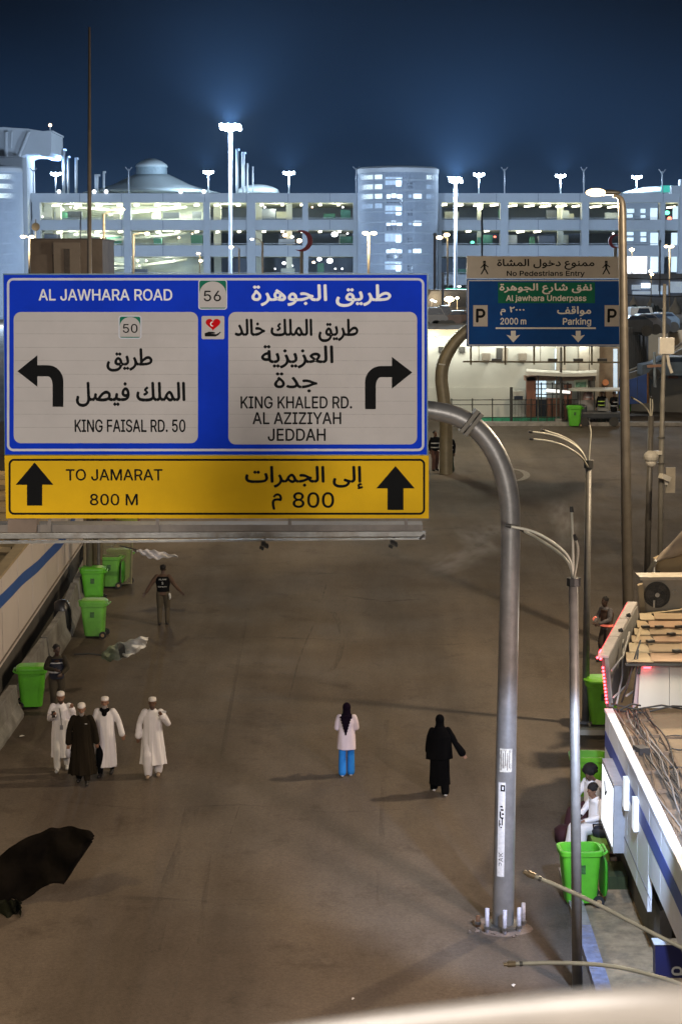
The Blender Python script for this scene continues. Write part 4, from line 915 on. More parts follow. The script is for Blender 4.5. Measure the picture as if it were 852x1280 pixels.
for x in (676, 690, 702, 709): MB().tube([P(x, 478, yk - .1), P(x, 524, yk - .1)], .035, 6).build('mullion', dark_metal, kk)
for y in (480, 486, 493): MB().tube([P(668, y, yk - .1), P(713, y, yk - .1)], .03, 6).build('mullion', dark_metal, kk)
cn = MB(); n = 14; vs = []
for i in range(n + 1):
    u = i / n; x = 657 + 88 * u; y = 467 + 2.5 * math.sin(PI * u * .8)
    for yy, dy in ((yk - 1.4, 1.2), (yk + .6, -2.2)):
        q = P(x, y + dy, yy); vs += [q, q + Vector((0, 0, .16))]
for i in range(n):
    b = i * 4; cn.f += [(b, b + 2, b + 6, b + 4), (b + 1, b + 5, b + 7, b + 3), (b, b + 4, b + 5, b + 1), (b + 2, b + 3, b + 7, b + 6)]
cn.v = [tuple(v) for v in vs]; cn.f += [(0, 1, 3, 2), (n * 4, n * 4 + 2, n * 4 + 3, n * 4 + 1)]
cn.build('canopy', M('canopy_white', (.60, .59, .54), .6, 0, .06), kk)
pr(((683, 486), (712, 489), (712, 492), (683, 490)), yk - .3, .3, M('canopy_glow', (1, 1, 1), em=(1, .98, .94), es=1.2), 'lit_edge', kk)
for x in (672, 695, 742): MB().tube([P(x, 470, yk - 1), P(x, 526, yk - 1)], .04, 6).build('post', steel, kk)
pr(((640, 489), (655, 489), (655, 501), (640, 501)), yk, .5, wallw, 'wall_unit', kk); pr(((642, 495), (653, 495), (653, 500), (642, 500)), yk - .05, .1, darkg, 'wall_unit_opening', kk)
bs = thing('board_sign', 'small green and white board hanging near the kiosk', 'sign', tuple(P(725, 488, 98.6)))
pr(((717, 475.5), (734, 474.5), (734, 487), (718, 489.5)), 98.6, .08, M('board_pale_green', (.40, .48, .38), .6), 'board', bs); pr(((719, 478), (732, 477), (732, 485), (719.5, 486.5)), 98.57, .03, M('board_green_text', (.10, .22, .15), .6, 0, .8, 6), 'print', bs)
# fence with green base
fn = thing('railing_fence', 'thin dark railing fence with a green foot in front of the white hall', 'fence', tuple(G(640, 532)))
yf = 98.6; grn = M('green_turf_strip', (.04, .30, .17), .9, 0, .3, 3)
pr(((552, 522), (700, 521), (700, 528), (552, 530)), yf + .4, .3, grn, 'green_foot', fn)
def zr(x, y, yy=yf): return P(x, y, yy)
for y in (500, 506, 522): MB().tube([zr(560, y), zr(722, y - .5)], .022, 5).build('rail', dark_metal, fn)
pk = MB()
for i in range(46): x = 640 + i * 1.8; pk.tube([zr(x, 500), zr(x, 528)], .010, 4, False)
tag(pk.build('picket', dark_metal, fn), kind='stuff')
MB().tube([zr(638.5, 484), zr(638.5, 533)], .075, 8).build('post', dark_metal, fn); MB().tube([zr(700.5, 434), zr(700.5, 530)], .07, 8).build('tall_post', steel, fn)
for x in (564, 590, 615, 663, 683): MB().tube([zr(x, 498), zr(x, 530)], .03, 6).build('post', dark_metal, fn)
MB().box(zr(697, 529, yf - .3), (.32, .4, .45)).build('footing', kerb_m, fn)
kb = tag(MB().bx(P(552, 530, 97.6).x, P(850, 530, 97.6).x, 97.2, 98.0, gz(97.6) - .1, gz(98) + .14).build('kerb', kerb_m), kind='structure')
kk_ = 0
# blue hoarding
bf = thing('blue_hoarding', 'low blue panel hoarding beyond the lamp post, beside the plaza', 'fence', tuple(P(770, 510, 101)))
bl = M('blue_panel', (.01, .055, .26), .5, 0, .2, 1)
for i, x in enumerate((744, 757, 770, 783, 796)):
    pr(((x, 489 - i * 4.5), (x + 12.4, 485 - i * 4.5), (x + 12.4, 507 - i * .8), (x, 508 - i * .8)), 101 + i * .05, .1, bl, 'panel', bf)
MB().tube([P(809, 466, 101), P(809, 504, 101)], .06, 6).build('post', rust, bf)
MB().tube([P(745, 488, 100.9), P(783, 472, 100.9)], .04, 5).build('brace', bl, bf); MB().tube([P(745, 482, 100.9), P(775, 474, 100.9)], .04, 5).build('brace', bl, bf)
t = thing('warning_sign', 'small orange round road sign behind the buggy', 'traffic sign', tuple(P(756, 500, 99.8)))
MB().tube([P(756, 478, 99.8), P(756, 479, 99.95)], .17, 14).build('disc', M('orange_sign', (.55, .17, .04), .5), t); MB().tube([P(756, 479, 99.9), P(756, 505, 99.9)], .03, 6).build('pole', rust, t)
# right-hand ramp: dark ribbed wall, curved grey parapet, terrace
rw = thing('ramp_wall', 'dark ribbed retaining wall curving down at the right, behind the lamp post', 'wall', tuple(P(810, 470, 108)))
rib_m = M('dark_ribbed', (.075, .075, .08), .8, 0, .3, 1)
n = 22
for i in range(n):
    u = i / n; x = 783 + 54 * u; x2 = 783 + 54 * (u + 1 / n); yt = 410 - 2 * u; yb_ = 470 - 42 * u ** 1.6; yb2 = 470 - 42 * (u + 1 / n) ** 1.6; yy = 108 + 30 * u
    pr(((x, yt), (x2 - .25, yt), (x2 - .25, yb2), (x, yb_)), yy, .4 + (.35 if i % 2 else 0), rib_m, 'rib', rw)
gp = thing('ramp_parapet', 'smooth grey curved concrete parapet at the right edge of the plaza', 'wall', tuple(P(830, 490, 103)))
gm = M('grey_parapet', (.20, .195, .185), .8, 0, .15, .5)
n = 16; mbp = MB(); vs = []
for i in range(n + 1):
    u = i / n; x = 772 + 110 * u; yt = 470 - 52 * u ** 1.35; yy = 107 - 2 * u; a = P(x, yt, yy)
    vs += [a, Vector((a.x, a.y, zf - .2)), a + Vector((0, .5, 0)), Vector((a.x, a.y + .5, zf - .2))]
mbp.v = [tuple(v) for v in vs]
for i in range(n): b = 4 * i; mbp.f += [(b, b + 4, b + 5, b + 1), (b + 2, b + 3, b + 7, b + 6), (b, b + 2, b + 6, b + 4)]
mbp.build('wall', gm, gp, smooth=True)
ap, rr2 = smooth_path([P(772, 469, 106.8), P(800, 458, 106.4), P(830, 443, 106), P(860, 424, 105.4), P(882, 415, 105)], [.07] * 5, 1)
MB().tube(ap, rr2, 8).build('coping', conc, gp, smooth=True)
# cars, tents, clutter on the far terrace
tr = tag(MB().bx(P(775, 400, 120).x, 120, 122, 190, zf - .1, P(800, 416, 122).z).build('terrace', tan), kind='structure')
pr(((835, 413), (900, 411), (900, 431), (838, 432)), 118, .5, tan, 'terrace_wall', tr)
tl = tag(MB().bx(P(300, 400, 116).x, P(584, 400, 116).x, 114, 200, zf - .1, P(560, 413, 114).z).build('terrace', tan), kind='structure')
tentw = M('tent_white', (.50, .48, .43), .8, 0, .1, 1); tarp = M('dark_tarp', (.06, .075, .08), .8, 0, .4, .6, .5, 3); tarpg = M('green_tarp', (.035, .085, .09), .8, 0, .4, .6, .5, 3)
def peak(label, x, w, yt, yb_, yy, mat, grp='peaked tents on the far terrace', nm='tent', cat='tent'):
    c = P(x, yb_, yy); k = mpp(yy); hh = (yb_ - yt) * k; t = thing(nm, label, cat, tuple(c), group=grp)
    MB().loft([(c.x, yy, c.z + hh * a, w * k * b, w * k * b) for a, b in ((0, .5), (.3, .46), (.45, .34), (.65, .17), (.85, .07), (1, .01))], 16, .05, 4).build('canopy', mat, t, smooth=True)
    return t
peak('small white peaked tent right of the brown lamp post', 791, 10, 370, 382, 150, tentw); peak('white peaked tent near the right edge, above the tan wall', 843, 16, 371, 393, 150, tentw); peak('narrow white tent between the other two', 812, 9, 372, 384, 156, tentw); peak('grey draped stall left of the edge tent', 828, 14, 380, 400, 148, tarp)
def heap(label, x0, x1, y0, y1, yy, mat, seed):
    random.seed(seed); a = P(x0, y1, yy); b = P(x1, y0, yy); nn = 14; vs = []; fs = []; t = None
    for j in range(7):
        for i in range(nn + 1):
            u = i / nn; v = j / 6; hgt = (b.z - a.z) * (math.sin(PI * min(1, max(0, v))) ** .7) * (.55 + .45 * math.sin(PI * (u * .9 + .05))) * (.8 + random.random() * .3)
            vs.append((a.x + (b.x - a.x) * u, yy + v * 5, a.z + hgt))
    for j in range(6):
        for i in range(nn): fs.append((j * (nn + 1) + i, j * (nn + 1) + i + 1, (j + 1) * (nn + 1) + i + 1, (j + 1) * (nn + 1) + i))
    return tag(MB().add(vs, fs).build('tarpaulin_heap', mat, None, smooth=False), label, 'tarpaulin')
heap('dark green tarpaulin heap right of the brown lamp post', 784, 812, 383, 408, 140, tarpg, 3); heap('grey draped tarpaulin heap nearer the right edge', 806, 836, 380, 412, 136, tarp, 5)
# vehicles on the terraces
def car(label, px, py, yy, col, w=1.8, L=4.2, h=1.4, rz=0, van=False):
    c = P(px, py, yy); t = thing('parked_car', label, 'car', (c.x, c.y, c.z), rz, 'vehicles parked on the far terraces')
    o = Vector((0, 0, 0))
    pf = [(-L / 2, .25), (-L / 2, .8), (-L * .30, .92), (-L * .17, h), (L * .25, h), (L * .40, .95), (L / 2, .8), (L / 2, .25)] if not van else [(-L / 2, .25), (-L / 2, h * .95), (-L * .45, h), (L * .36, h), (L * .45, h * .55), (L / 2, h * .45), (L / 2, .25)]
    def mk(name, mb, mat):
        me = mb.mesh(name); ob = bpy.data.objects.new(name, me); C.objects.link(ob); me.materials.append(mat); ob.parent = t; return ob
    mk('body', MB().prism([(x, -w / 2, z) for x, z in pf], (0, w, 0)), col)
    g = MB().prism([(x * .97, -w / 2 - .01, z) for x, z in ((-L * .27, .95), (-L * .17, h * .95), (L * .24, h * .95), (L * .36, .98))], (0, w + .02, 0)); mk('side_glass', g, darkg)
    for sx_ in (-1, 1):
        for sy_ in (-1, 1): mk('wheel', MB().tube([(sx_ * L * .31, sy_ * w / 2 - .1, .32), (sx_ * L * .31, sy_ * w / 2 + .1, .32)], .32, 14), dark_metal)
    return t
white_p = M('car_white', (.6, .6, .58), .3); grey_p = M('car_grey', (.14, .14, .15), .3); dark_p = M('car_dark', (.04, .045, .055), .3); bl_p = M('car_blue_grey', (.10, .14, .19), .3)
car('dark bus standing under the warm lamp between the two signs', 556, 399, 150, M('bus_dark', (.085, .08, .075), .4), 2.4, 7.0, 2.3, 0, True)
car('grey car on the tan roof terrace between the two signs', 541, 413, 117, grey_p, 1.7, 1.7, 1.4); car('small dark vehicle in the middle of the tan terrace', 553, 413, 117, dark_p, 1.5, 1.4, 1.5); car('dark reddish vehicle at the right of the tan terrace', 570, 413, 117, M('car_redbrown', (.12, .06, .045), .4), 1.6, 1.8, 1.2)
car('blue grey car partly behind the ramp parapet at the right edge', 838, 474, 104, bl_p, 1.8, 3.4, 1.25); car('pale van standing among the tents at the right', 800, 412, 128, white_p, 1.7, 1.6, 1.5, 0, True)
for i, (x, y, yy, m) in enumerate(((792, 420, 112, dark_p), (803, 418, 113, grey_p), (815, 417, 115, dark_p), (826, 415, 117, bl_p))): car(('dark car nearest the lamp post on top of the ribbed wall', 'grey car second from the lamp post on the ribbed wall', 'dark car third along the ribbed wall top', 'blue grey car farthest right on the ribbed wall')[i], x, y, yy, m, 1.6, 1.9, 1.2)
wt = thing('white_cabin', 'tiny white roofed cabin on the parapet at the right edge', 'cabin', tuple(P(840, 470, 105)))
pr(((834, 462), (836, 458), (847, 459), (848, 465), (848, 469), (834, 469)), 104.6, .5, tentw, 'roof', wt); pr(((835, 469), (847, 469), (847, 473), (835, 473)), 104.7, .4, redb, 'body', wt)
t = thing('cross_post', 'grey blue post with an orange cross board before the parapet', 'post', tuple(P(817, 484, 102)))
MB().tube([P(817, 440, 102), P(818, 484, 102)], .08, 8).build('post', M('blue_grey_post', (.28, .33, .38), .5), t); MB().bar(P(808, 458, 101.9), P(826, 457, 101.9), .05, .14).build('cross_board', M('orange_board', (.42, .22, .14), .6), t)
# green lit sign + lamps in the gap between the big signs
gs = thing('lit_board', 'small glowing green signboard in the gap between the two road signs', 'sign', tuple(P(570, 370, 160)))
pr(((557, 360), (583, 361), (583, 369), (557, 370)), 160, .2, M('lit_green_board', (.02, .4, .25), em=(.10, .65, .38), es=.7), 'board', gs)
for x, w in ((561, 4), (568, 3), (574, 4), (580, 2.5)): pr(((x - w / 2, 362), (x + w / 2, 362), (x + w / 2, 368), (x - w / 2, 368)), 159.8, .1, M('lit_letters', (1, 1, 1), em=(.8, 1, .85), es=1.6), 'lit_letter', gs)
MB().tube([P(570, 369, 160), P(570, 400, 160)], .12, 6).build('post', dark_metal, gs)
small_lamp('big warm glowing lamp in the gap between the two road signs', 561, 376, 412, 140, [(561, 374)], r_=4.2, rp_=.7, power=600)
small_lamp('small white lamp left of the big warm one', 539, 377, 412, 142, [(539.5, 375), (543.5, 377)], spot_w, 1.4, .4)
small_lamp('small warm lamp right of the big warm one', 571, 374, 412, 141, [(571, 372.5)], r_=1.6, rp_=.4)
small_lamp('small cool lamp above the green signboard', 573.5, 360, 412, 150, [(573.5, 358)], spot_w, 1.5, .4)
# low blocks/lit shop band behind the terraces so the decks meet the ground
sb = thing('shop_row', 'row of low blue-lit shops behind the tents at the right', 'shops', tuple(P(820, 390, 210)))
pr(((776, 342), (900, 342), (900, 392), (776, 392)), 212, 3, M('shop_wall', (.18, .22, .30), .8), 'wall', sb)
for i, (x0, x1, y0, y1, m) in enumerate(((789, 800, 356, 362, litd), (801, 812, 354, 360, litb), (814, 822, 356, 364, litd), (824, 834, 357, 368, litd), (836, 852, 352, 366, litd), (790, 826, 364, 368, litd))): pr(((x0, y0), (x1, y0), (x1, y1), (x0, y1)), 211.6, .2, m, 'shop_window', sb)
cbx = thing('overhead_cable', 'two thin dark cables strung across behind the signs at the right', 'cable', tuple(P(800, 348, 130)))
for y0, y1 in ((347, 349), (368, 371)): 
    ap, rr2 = smooth_path([P(775, y0, 130), P(800, y0 + 1.6, 130), P(828, y1 + .5, 130), P(880, y1 - 2, 130)], [.035] * 4, 1); MB().tube(ap, rr2, 5).build('cable', dark_metal, cbx)
# ================================================================== left: clad wall, barriers
def yz_panel(X, pts, t, mat, name, par, sgn=1):      # outline given as (y, height above the ground), thickness along x
    return MB().prism([(X, y, gz(y) + h) for y, h in pts], (t * sgn, 0, 0)).build(name, mat, par)
cladw = M('clad_white', (.62, .55, .52), .5, 0, .05, .7, dirt=(.56, .49, .46))
cladb = M('clad_blue', (.012, .075, .34), .5, 0, .1, 1)
basew = M('dark_base_wall', (.075, .068, .062), .9, 0, .35, .9, .4, 12)
XL = -8.5
lw = thing('clad_wall', 'white clad wall with a blue wave stripe along the left side of the street', 'wall', (XL, 52, gz(52)))
yy = 38.0
while yy < 66:
    y1 = min(yy + 2.36, 66.3); yz_panel(XL, [(yy, .80), (y1 - .03, .80), (y1 - .03, 3.0), (yy, 3.0)], -.12, cladw, 'clad_panel', lw); yy += 2.4
def stripe_h(y):
    k = [(38, 2.62), (46, 2.47), (50, 2.30), (54, 2.02), (58, 1.84), (60, 1.95), (62, 2.3), (64.5, 2.62), (67, 2.75)]
    for (a, ha), (b, hb) in zip(k, k[1:]):
        if a <= y <= b: u = (y - a) / (b - a); u = u * u * (3 - 2 * u) * .5 + u * .5; return ha + (hb - ha) * u
    return k[-1][1]
pl = [38 + i * .7 for i in range(41)]
MB().prism([(XL + .005, y, gz(y) + stripe_h(y) + .17) for y in pl] + [(XL + .005, y, gz(y) + stripe_h(y) - .15) for y in reversed(pl)], (.004, 0, 0)).build('blue_stripe', cladb, lw)
yz_panel(XL + .01, [(38, .93), (66, .93), (66, .965), (38, .965)], .03, M('clad_seam', (.16, .13, .11), .8), 'seam', lw)
yz_panel(XL - .05, [(38, -.1), (66.5, -.1), (66.5, .80), (38, .80)], -.3, basew, 'base_wall', lw)
MB().prism([(XL + .02, y, gz(y) + 3.0) for y in (38, 66)] + [(XL + .02, 66, gz(66) + 3.07), (XL + .02, 38, gz(38) + 3.07)], (-.3, 0, 0)).build('coping', M('coping_ochre', (.36, .27, .15), .7), lw)
ochre = M('ochre_roof', (.40, .29, .15), .75, 0, .15, .8, dirt=(.28, .2, .1))
lr = thing('left_cabin_roof', 'ochre flat roof with low ridges behind the white clad wall at the left', 'roof', (XL - 3, 52, gz(52) + 2.7))
MB().prism([(XL - .35, 40, gz(40) + 2.72), (XL - .35, 66, gz(66) + 2.72), (XL - 8, 66, gz(66) + 2.72), (XL - 8, 40, gz(40) + 2.72)], (0, 0, -.1)).build('roof', ochre, lr)
for y in range(44, 66, 2): MB().bar((XL - .5, y, gz(y) + 2.80), (XL - 7, y + .8, gz(y) + 2.80), .12, .14).build('ridge', ochre, lr)
MB().prism([(XL - .05, 62.2, gz(62)), (XL - .05, 65.4, gz(65)), (XL - .05, 65.4, gz(65) + .5), (XL - .05, 64.8, gz(65) + .9), (XL - .05, 63.8, gz(64) + 1.1), (XL - .05, 62.8, gz(63) + .9), (XL - .05, 62.2, gz(62) + .5)], (.35, 0, 0)).build('arch_opening', M('opening_darkness', (.008, .008, .008), .9), lw)  # solid black block, its colour standing for the dark inside the arch
lp_ = tag(strip('footpath', -8.5, -7.9, 38, 70, .12, conc_dark), kind='structure')
barm = M('barrier_concrete', (.19, .185, .17), .85, 0, .35, 1.6, .4, 15, dirt=(.09, .08, .07))
for i, (x0, y0, x1, y1, lab) in enumerate(((-8.05, 42.4, -7.93, 45.6, 'grey concrete barrier nearest the camera at the far left, left of the green bin'), (-7.98, 47.5, -7.9, 50.2, 'grey concrete barrier behind the dark-clad guard'), (-7.9, 50.35, -7.85, 53.3, 'slanting pale barrier with the black sack at its end'), (-7.85, 53.6, -8.02, 57.0, 'stained barrier left of the two green bins'), (-8.0, 57.3, -8.1, 60.4, 'farthest street barrier, before the dark arch'))):
    b0 = Vector((x0, y0, gz(y0))); b1 = Vector((x1, y1, gz(y1))); t = (b1 - b0).normalized(); s_ = Vector((t.y, -t.x, 0)); m_ = MB(); vs = []
    pf = [(-.26, 0), (-.26, .12), (-.14, .34), (-.09, .80), (.09, .80), (.14, .34), (.26, .12), (.26, 0)]
    for q in (b0, b1): vs += [q + s_ * a + Vector((0, 0, b - .01)) for a, b in pf]
    m_.add(vs, [tuple(range(8)), tuple(range(8, 16))[::-1]] + [(j, (j + 1) % 8, 8 + (j + 1) % 8, 8 + j) for j in range(8)])
    tag(m_.build('concrete_barrier', barm, bevel=.015), lab, 'barrier', 'concrete barriers along the left wall')
sk = MB(); q = G(78, 795); sk.loft([(q.x, q.y, q.z, .22, .2), (q.x, q.y, q.z + .3, .27, .24), (q.x + .02, q.y, q.z + .75, .25, .22), (q.x, q.y, q.z + .98, .2, .18), (q.x, q.y, q.z + 1.05, .08, .07)], 18, .06, 5)
tag(sk.build('rubbish_sack', M('black_plastic', (.010, .010, .012), .35), smooth=True), 'full black rubbish sack standing between the barriers at left', 'sack')
# green garbage behind a dusty glass screen under the sign
gp_ = thing('glass_screen', 'dusty see-through screen panel standing on the road right of the left bins', 'screen', tuple(G(150, 732)))
yg = G(150, 732).y
gm_ = bpy.data.materials.new('dusty_glass'); gm_.use_nodes = True; b_ = gm_.node_tree.nodes['Principled BSDF']; b_.inputs['Base Color'].default_value = (.22, .19, .10, 1); b_.inputs['Roughness'].default_value = .5; b_.inputs['Alpha'].default_value = .42
pr(((126, 680), (165.5, 680), (164, 728), (125, 731)), yg, .02, gm_, 'glass', gp_)
MB().tube([P(165.5, 678, yg), P(164, 730, yg)], .035, 6).build('frame_post', M('frame_olive', (.22, .20, .12), .6), gp_); MB().tube([P(125, 731, yg), P(164, 729, yg)], .03, 6).build('bottom_rail', MATS['frame_olive'], gp_)
cb = thing('post_cluster', 'cluster of slim brown and grey posts rising behind the left green bins', 'posts', tuple(G(112, 745)))
yk2 = G(112, 741).y
for x, w, m in ((106.5, 2.2, olive), (110, 1.2, pole_brown), (114, 1.5, rust), (123.5, 3.4, steel)): MB().tube([P(x, 741, yk2), P(x, 560, yk2)], w * mpp(yk2) / 1.6, 8).build('post', m, cb)
MB().prism([P(x, y, yk2 + .15) for x, y in ((104.5, 560), (128, 560), (128, 720), (104.5, 720))], (0, .06, 0)).build('back_panel', M('olive_panel', (.16, .125, .065), .8, 0, .3, 2), cb)
bs2 = thing('shop_sign', 'low pink and yellow-green shop sign seen under the big sign, upper left of the street', 'sign', tuple(P(160, 655, 66)))
pr(((124, 640), (175, 640), (175, 656), (124, 654)), 66, .12, M('sign_rose', (.30, .17, .14), .6), 'board', bs2); pr(((144, 641), (172, 643), (172, 653), (144, 650)), 65.9, .05, M('sign_lime', (.36, .42, .08), .6, 0, .5, 3), 'lime_print', bs2)
pr(((176, 640), (530, 636), (530, 662), (176, 664)), 78, .3, conc_dark, 'far_wall', bs2) if False else None
# ================================================================== right: clad cabins
XR = 5.1
rw_ = thing('clad_cabin', 'white cabin front with blue stripe along the right pavement, brown flat roof with cables', 'cabin', (XR, 32, gz(32)))
cladw2 = M('clad_white_bright', (.66, .655, .67), .42, 0, .05, .7)
cladb2 = M('clad_blue_deep', (.05, .075, .30), .5, 0, .1, 1)
yy = 26.2
while yy < 36.2:
    y1 = yy + 1.18; hb = .95 if yy > 30.5 else 1.62
    yz_panel(XR, [(yy, hb), (min(y1, 36.35) - .012, hb), (min(y1, 36.35) - .012, 2.8), (yy, 2.8)], .07, cladw2, 'clad_panel', rw_); yy += 1.19
yz_panel(XR - .004, [(26.2, 2.14), (36.3, 2.14), (36.3, 2.44), (26.2, 2.44)], -.004, cladb2, 'blue_stripe', rw_)
yz_panel(XR - .004, [(30.6, 1.28), (36.3, 1.28), (36.3, 1.296), (30.6, 1.296)], -.006, M('seam_grey', (.2, .2, .22), .7), 'seam', rw_)
MB().prism([(XR - .02, y, gz(y) + h) for y, h in ((26.2, 2.8), (36.35, 2.8), (36.35, 2.86), (26.2, 2.86))], (.16, 0, 0)).build('top_trim', M('trim_white', (.7, .7, .72), .4), rw_)
yz_panel(XR + .22, [(31.0, -.1), (36.6, -.1), (36.6, .95), (31.0, .95)], .2, basew, 'plinth', rw_)
brownroof = M('brown_roof', (.25, .185, .11), .85, 0, .22, .7, .3, 8, dirt=(.17, .125, .08))
MB().prism([(XR + .16, 24, gz(24) + 2.62), (XR + .16, 36.9, gz(36.9) + 2.62), (XR + 8, 36.9, gz(36.9) + 2.62), (XR + 8, 24, gz(24) + 2.62)], (0, 0, -.1)).build('roof', brownroof, rw_)
gut = M('gutter_tan', (.17, .12, .075), .85, 0, .4, 3, .5, 20, dirt=(.09, .065, .045))
MB().prism([(XR + .16, 24, gz(24) + 2.64), (XR + .16, 36.9, gz(36.9) + 2.64), (XR + .85, 36.9, gz(36.9) + 2.64), (XR + .85, 24, gz(24) + 2.64)], (0, 0, .02)).build('gutter', gut, rw_)
for i in range(11):
    y = 25.6 + i * 1.05; MB().bar((XR + .17, y, gz(y) + 2.69), (XR + .88, y + .1, gz(y) + 2.69), .05, .06).build('roof_batten', gut, rw_)
for i in range(4):
    y = 26.5 + i * 2.9; MB().bar((XR + .9, y, gz(y) + 2.64), (XR + 7.8, y + .1, gz(y) + 2.64), .06, .035).build('roof_seam', gut, rw_)
MB().bar((XR + .88, 24, gz(24) + 2.67), (XR + .88, 36.9, gz(36.9) + 2.67), .06, .08).build('roof_kerb', gut, rw_)
cabm = [M('cable_black', (.03, .028, .026), .6), M('cable_brown', (.15, .10, .06), .7), M('cable_grey', (.22, .2, .18), .6)]
cbr = thing('roof_cables', 'loose bundle of black and brown cables lying along the cabin roof edge', 'cables', (XR + .5, 31, gz(31) + 2.65))
random.seed(11)
for k in range(13):
    x = XR + .2 + random.random() * .62; pts_ = []
    for i in range(16):
        y = 25.2 + i * .77; pts_.append(Vector((x + .09 * math.sin(i * .9 + k) + random.uniform(-.05, .05), y, gz(y) + 2.70 + random.uniform(0, .05))))
    a, b = smooth_path(pts_, [random.choice((.010, .014, .018))] * 16, 1); MB().tube(a, b, 6).build('cable', cabm[k % 3], cbr, smooth=True)
for (cx, cy, r_) in ((6.25, 34.8, .35), (6.6, 28.5, .3), (6.7, 31.2, .42)):
    pts_ = [Vector((cx + r_ * math.cos(a) * (1 + .1 * math.sin(3 * a)), cy + r_ * 1.3 * math.sin(a), gz(cy) + SL * r_ * math.sin(a) * 1.3 + 2.66)) for a in [i * .5 for i in range(11)]]
    MB().tube(pts_, .013, 6).build('cable', cabm[0], cbr, smooth=True)
for y in (31.0, 33.2): MB().tube([(XR + .5, y, gz(y) + 2.72), (XR + 1.5, y - .05, gz(y) + 2.67), (XR + 3, y + .1, gz(y) + 2.67)], .018, 6).build('cable', cabm[0], cbr, smooth=True)
MB().box((XR + .35, 34.1, gz(34.1) + 2.74), (.2, .3, .12), .3).build('junction_box', cabm[0], cbr)
# bright lightbox and two small lit fins on the front
lbx = thing('light_box_sign', 'glowing white lightbox sign standing proud of the right cabin front', 'sign', (4.95, 34.4, gz(34.4) + 1))
yz_panel(4.90, [(33.62, .98), (35.25, .98), (35.25, 2.22), (33.62, 2.22)], .2, M('box_grey', (.36, .36, .38), .5), 'box', lbx)
lbm = M('lightbox_face', (.9, .92, 1), .4, em=(.86, .92, 1.0), es=1.3, var=.04)
yz_panel(4.893, [(33.72, 1.06), (35.17, 1.06), (35.17, 2.14), (33.72, 2.14)], .006, lbm, 'lit_face', lbx)
MB().tube([(4.888, 34.75, gz(34.7) + 1.95), (4.886, 34.62, gz(34.7) + 1.72), (4.888, 34.45, gz(34.5) + 1.86)], .012, 6).build('curved_mark', black_print, lbx)
for y0, lab in ((33.1, 'upper small lit white box on the cabin front right of the lightbox'), (32.0, 'lower small lit white box on the cabin front, nearer the camera')):
    o = yz_panel(XR - .09, [(y0, 1.95), (y0 + .24, 1.95), (y0 + .24, 2.5), (y0, 2.5)], .08, M('fin_lit', (.8, .82, .86), em=(.86, .92, 1), es=.55), 'light_box', None); tag(o, lab, 'light box', 'small lit boxes on the right cabin front')
nb = thing('navy_sign', 'small navy sign with part of a white round letter at the bottom right corner', 'sign', tuple(P(840, 1222, 30.5)))
navyd = M('navy_board', (.018, .018, .075), .45, 0, .1, 2)
pr(((818, 1181.5), (868, 1182), (868, 1223), (818.5, 1222)), 30.5, .25, navyd, 'board', nb); pr(((816.6, 1179.5), (868, 1180), (868, 1181.6), (816.6, 1181.2)), 30.48, .27, M('trim_white', (.7, .7, .72)), 'trim', nb)
ring(838.5, 1208.3, 852, 1219.5, 5.5, 2.6, 30.485, white_print, nb, 'letter_ring'); pr(((838, 1216), (842, 1217.5), (848, 1219), (864, 1219), (864, 1216.6), (848, 1216.4)), 30.482, .004, white_print, 'letter_bar', nb)
# booth with red led string
bo_ = thing('grey_booth', 'grey panelled booth end with a slanting white plank and a string of red lights', 'booth', (5.3, 38.5, gz(38.5)))
boothm = M('booth_grey', (.23, .22, .20), .6, 0, .2, 1.5, dirt=(.14, .13, .12))
A0 = P(757.5, 884, 37.2); A1 = P(751, 823, 37.2); B1 = P(789, 758, 41.2); B0 = P(792, 822, 41.2)
MB().prism([A0, A1, B1, B0], (.14, .04, 0)).build('side_wall', boothm, bo_)
q0 = P(750, 824, 37.1); q1 = P(787, 756, 41.1)
for i in range(3):
    a = q0.lerp(q1, i / 3 + .004); b = q0.lerp(q1, (i + 1) / 3 - .004); MB().bar(a + Vector((.05, 0, .05)), b + Vector((.05, 0, .05)), .20, .05).build('top_plank', M('plank_white', (.46, .42, .40), .6), bo_)
for u in (.42, .7): MB().tube([q0.lerp(q1, u) + Vector((.1, 0, .08)), q0.lerp(q1, u) + Vector((.18, 0, .11))], .045, 8).build('bolt', dark_metal, bo_)
MB().bar(P(753, 823, 37), P(758.5, 884, 37), .06, .06).build('corner_post', M('corner_dark', (.10, .03, .03), .6), bo_)
ledm = M('red_led', (1, .1, .1), em=(1, .03, .045), es=16)
for i in range(13):
    u = i / 12; px = 752 + 5.6 * u if i > 1 else 746 + 4 * i; py = 826 + 52 * u if i > 1 else 822 + i * 1.5
    MB().ball(P(px, py, 36.93), .026, 6, 4).build('red_light', ledm, bo_)
for i in range(3): MB().ball(q0.lerp(q1, .05 + .02 * i) + Vector((-.06, -.03, .08)), .02, 6, 4).build('red_light', ledm, bo_)
MB().tube([q0.lerp(q1, u) + Vector((-.055, 0, .06)) for u in (.02, .5, .98)], .016, 6).build('red_edge', M('red_edge', (.6, .05, .08), em=(1, .04, .08), es=.7), bo_)
lamp('led_glow', tuple(P(748, 850, 36.8)), 7, (1, .06, .08), size=.2)
for (x0, y0, x1, y1) in ((764, 838, 786, 790), (766, 872, 792, 830), (770, 880, 778, 800), (782, 870, 796, 845)):
    a = P(x0, y0, 37.0); b = P(x1, y1, 38.6); MB().tube([a, a.lerp(b, .5) + Vector((.05, 0, -.1)), b], .022, 6).build('conduit', M('conduit_grey', (.30, .29, .27), .5), bo_, smooth=True)
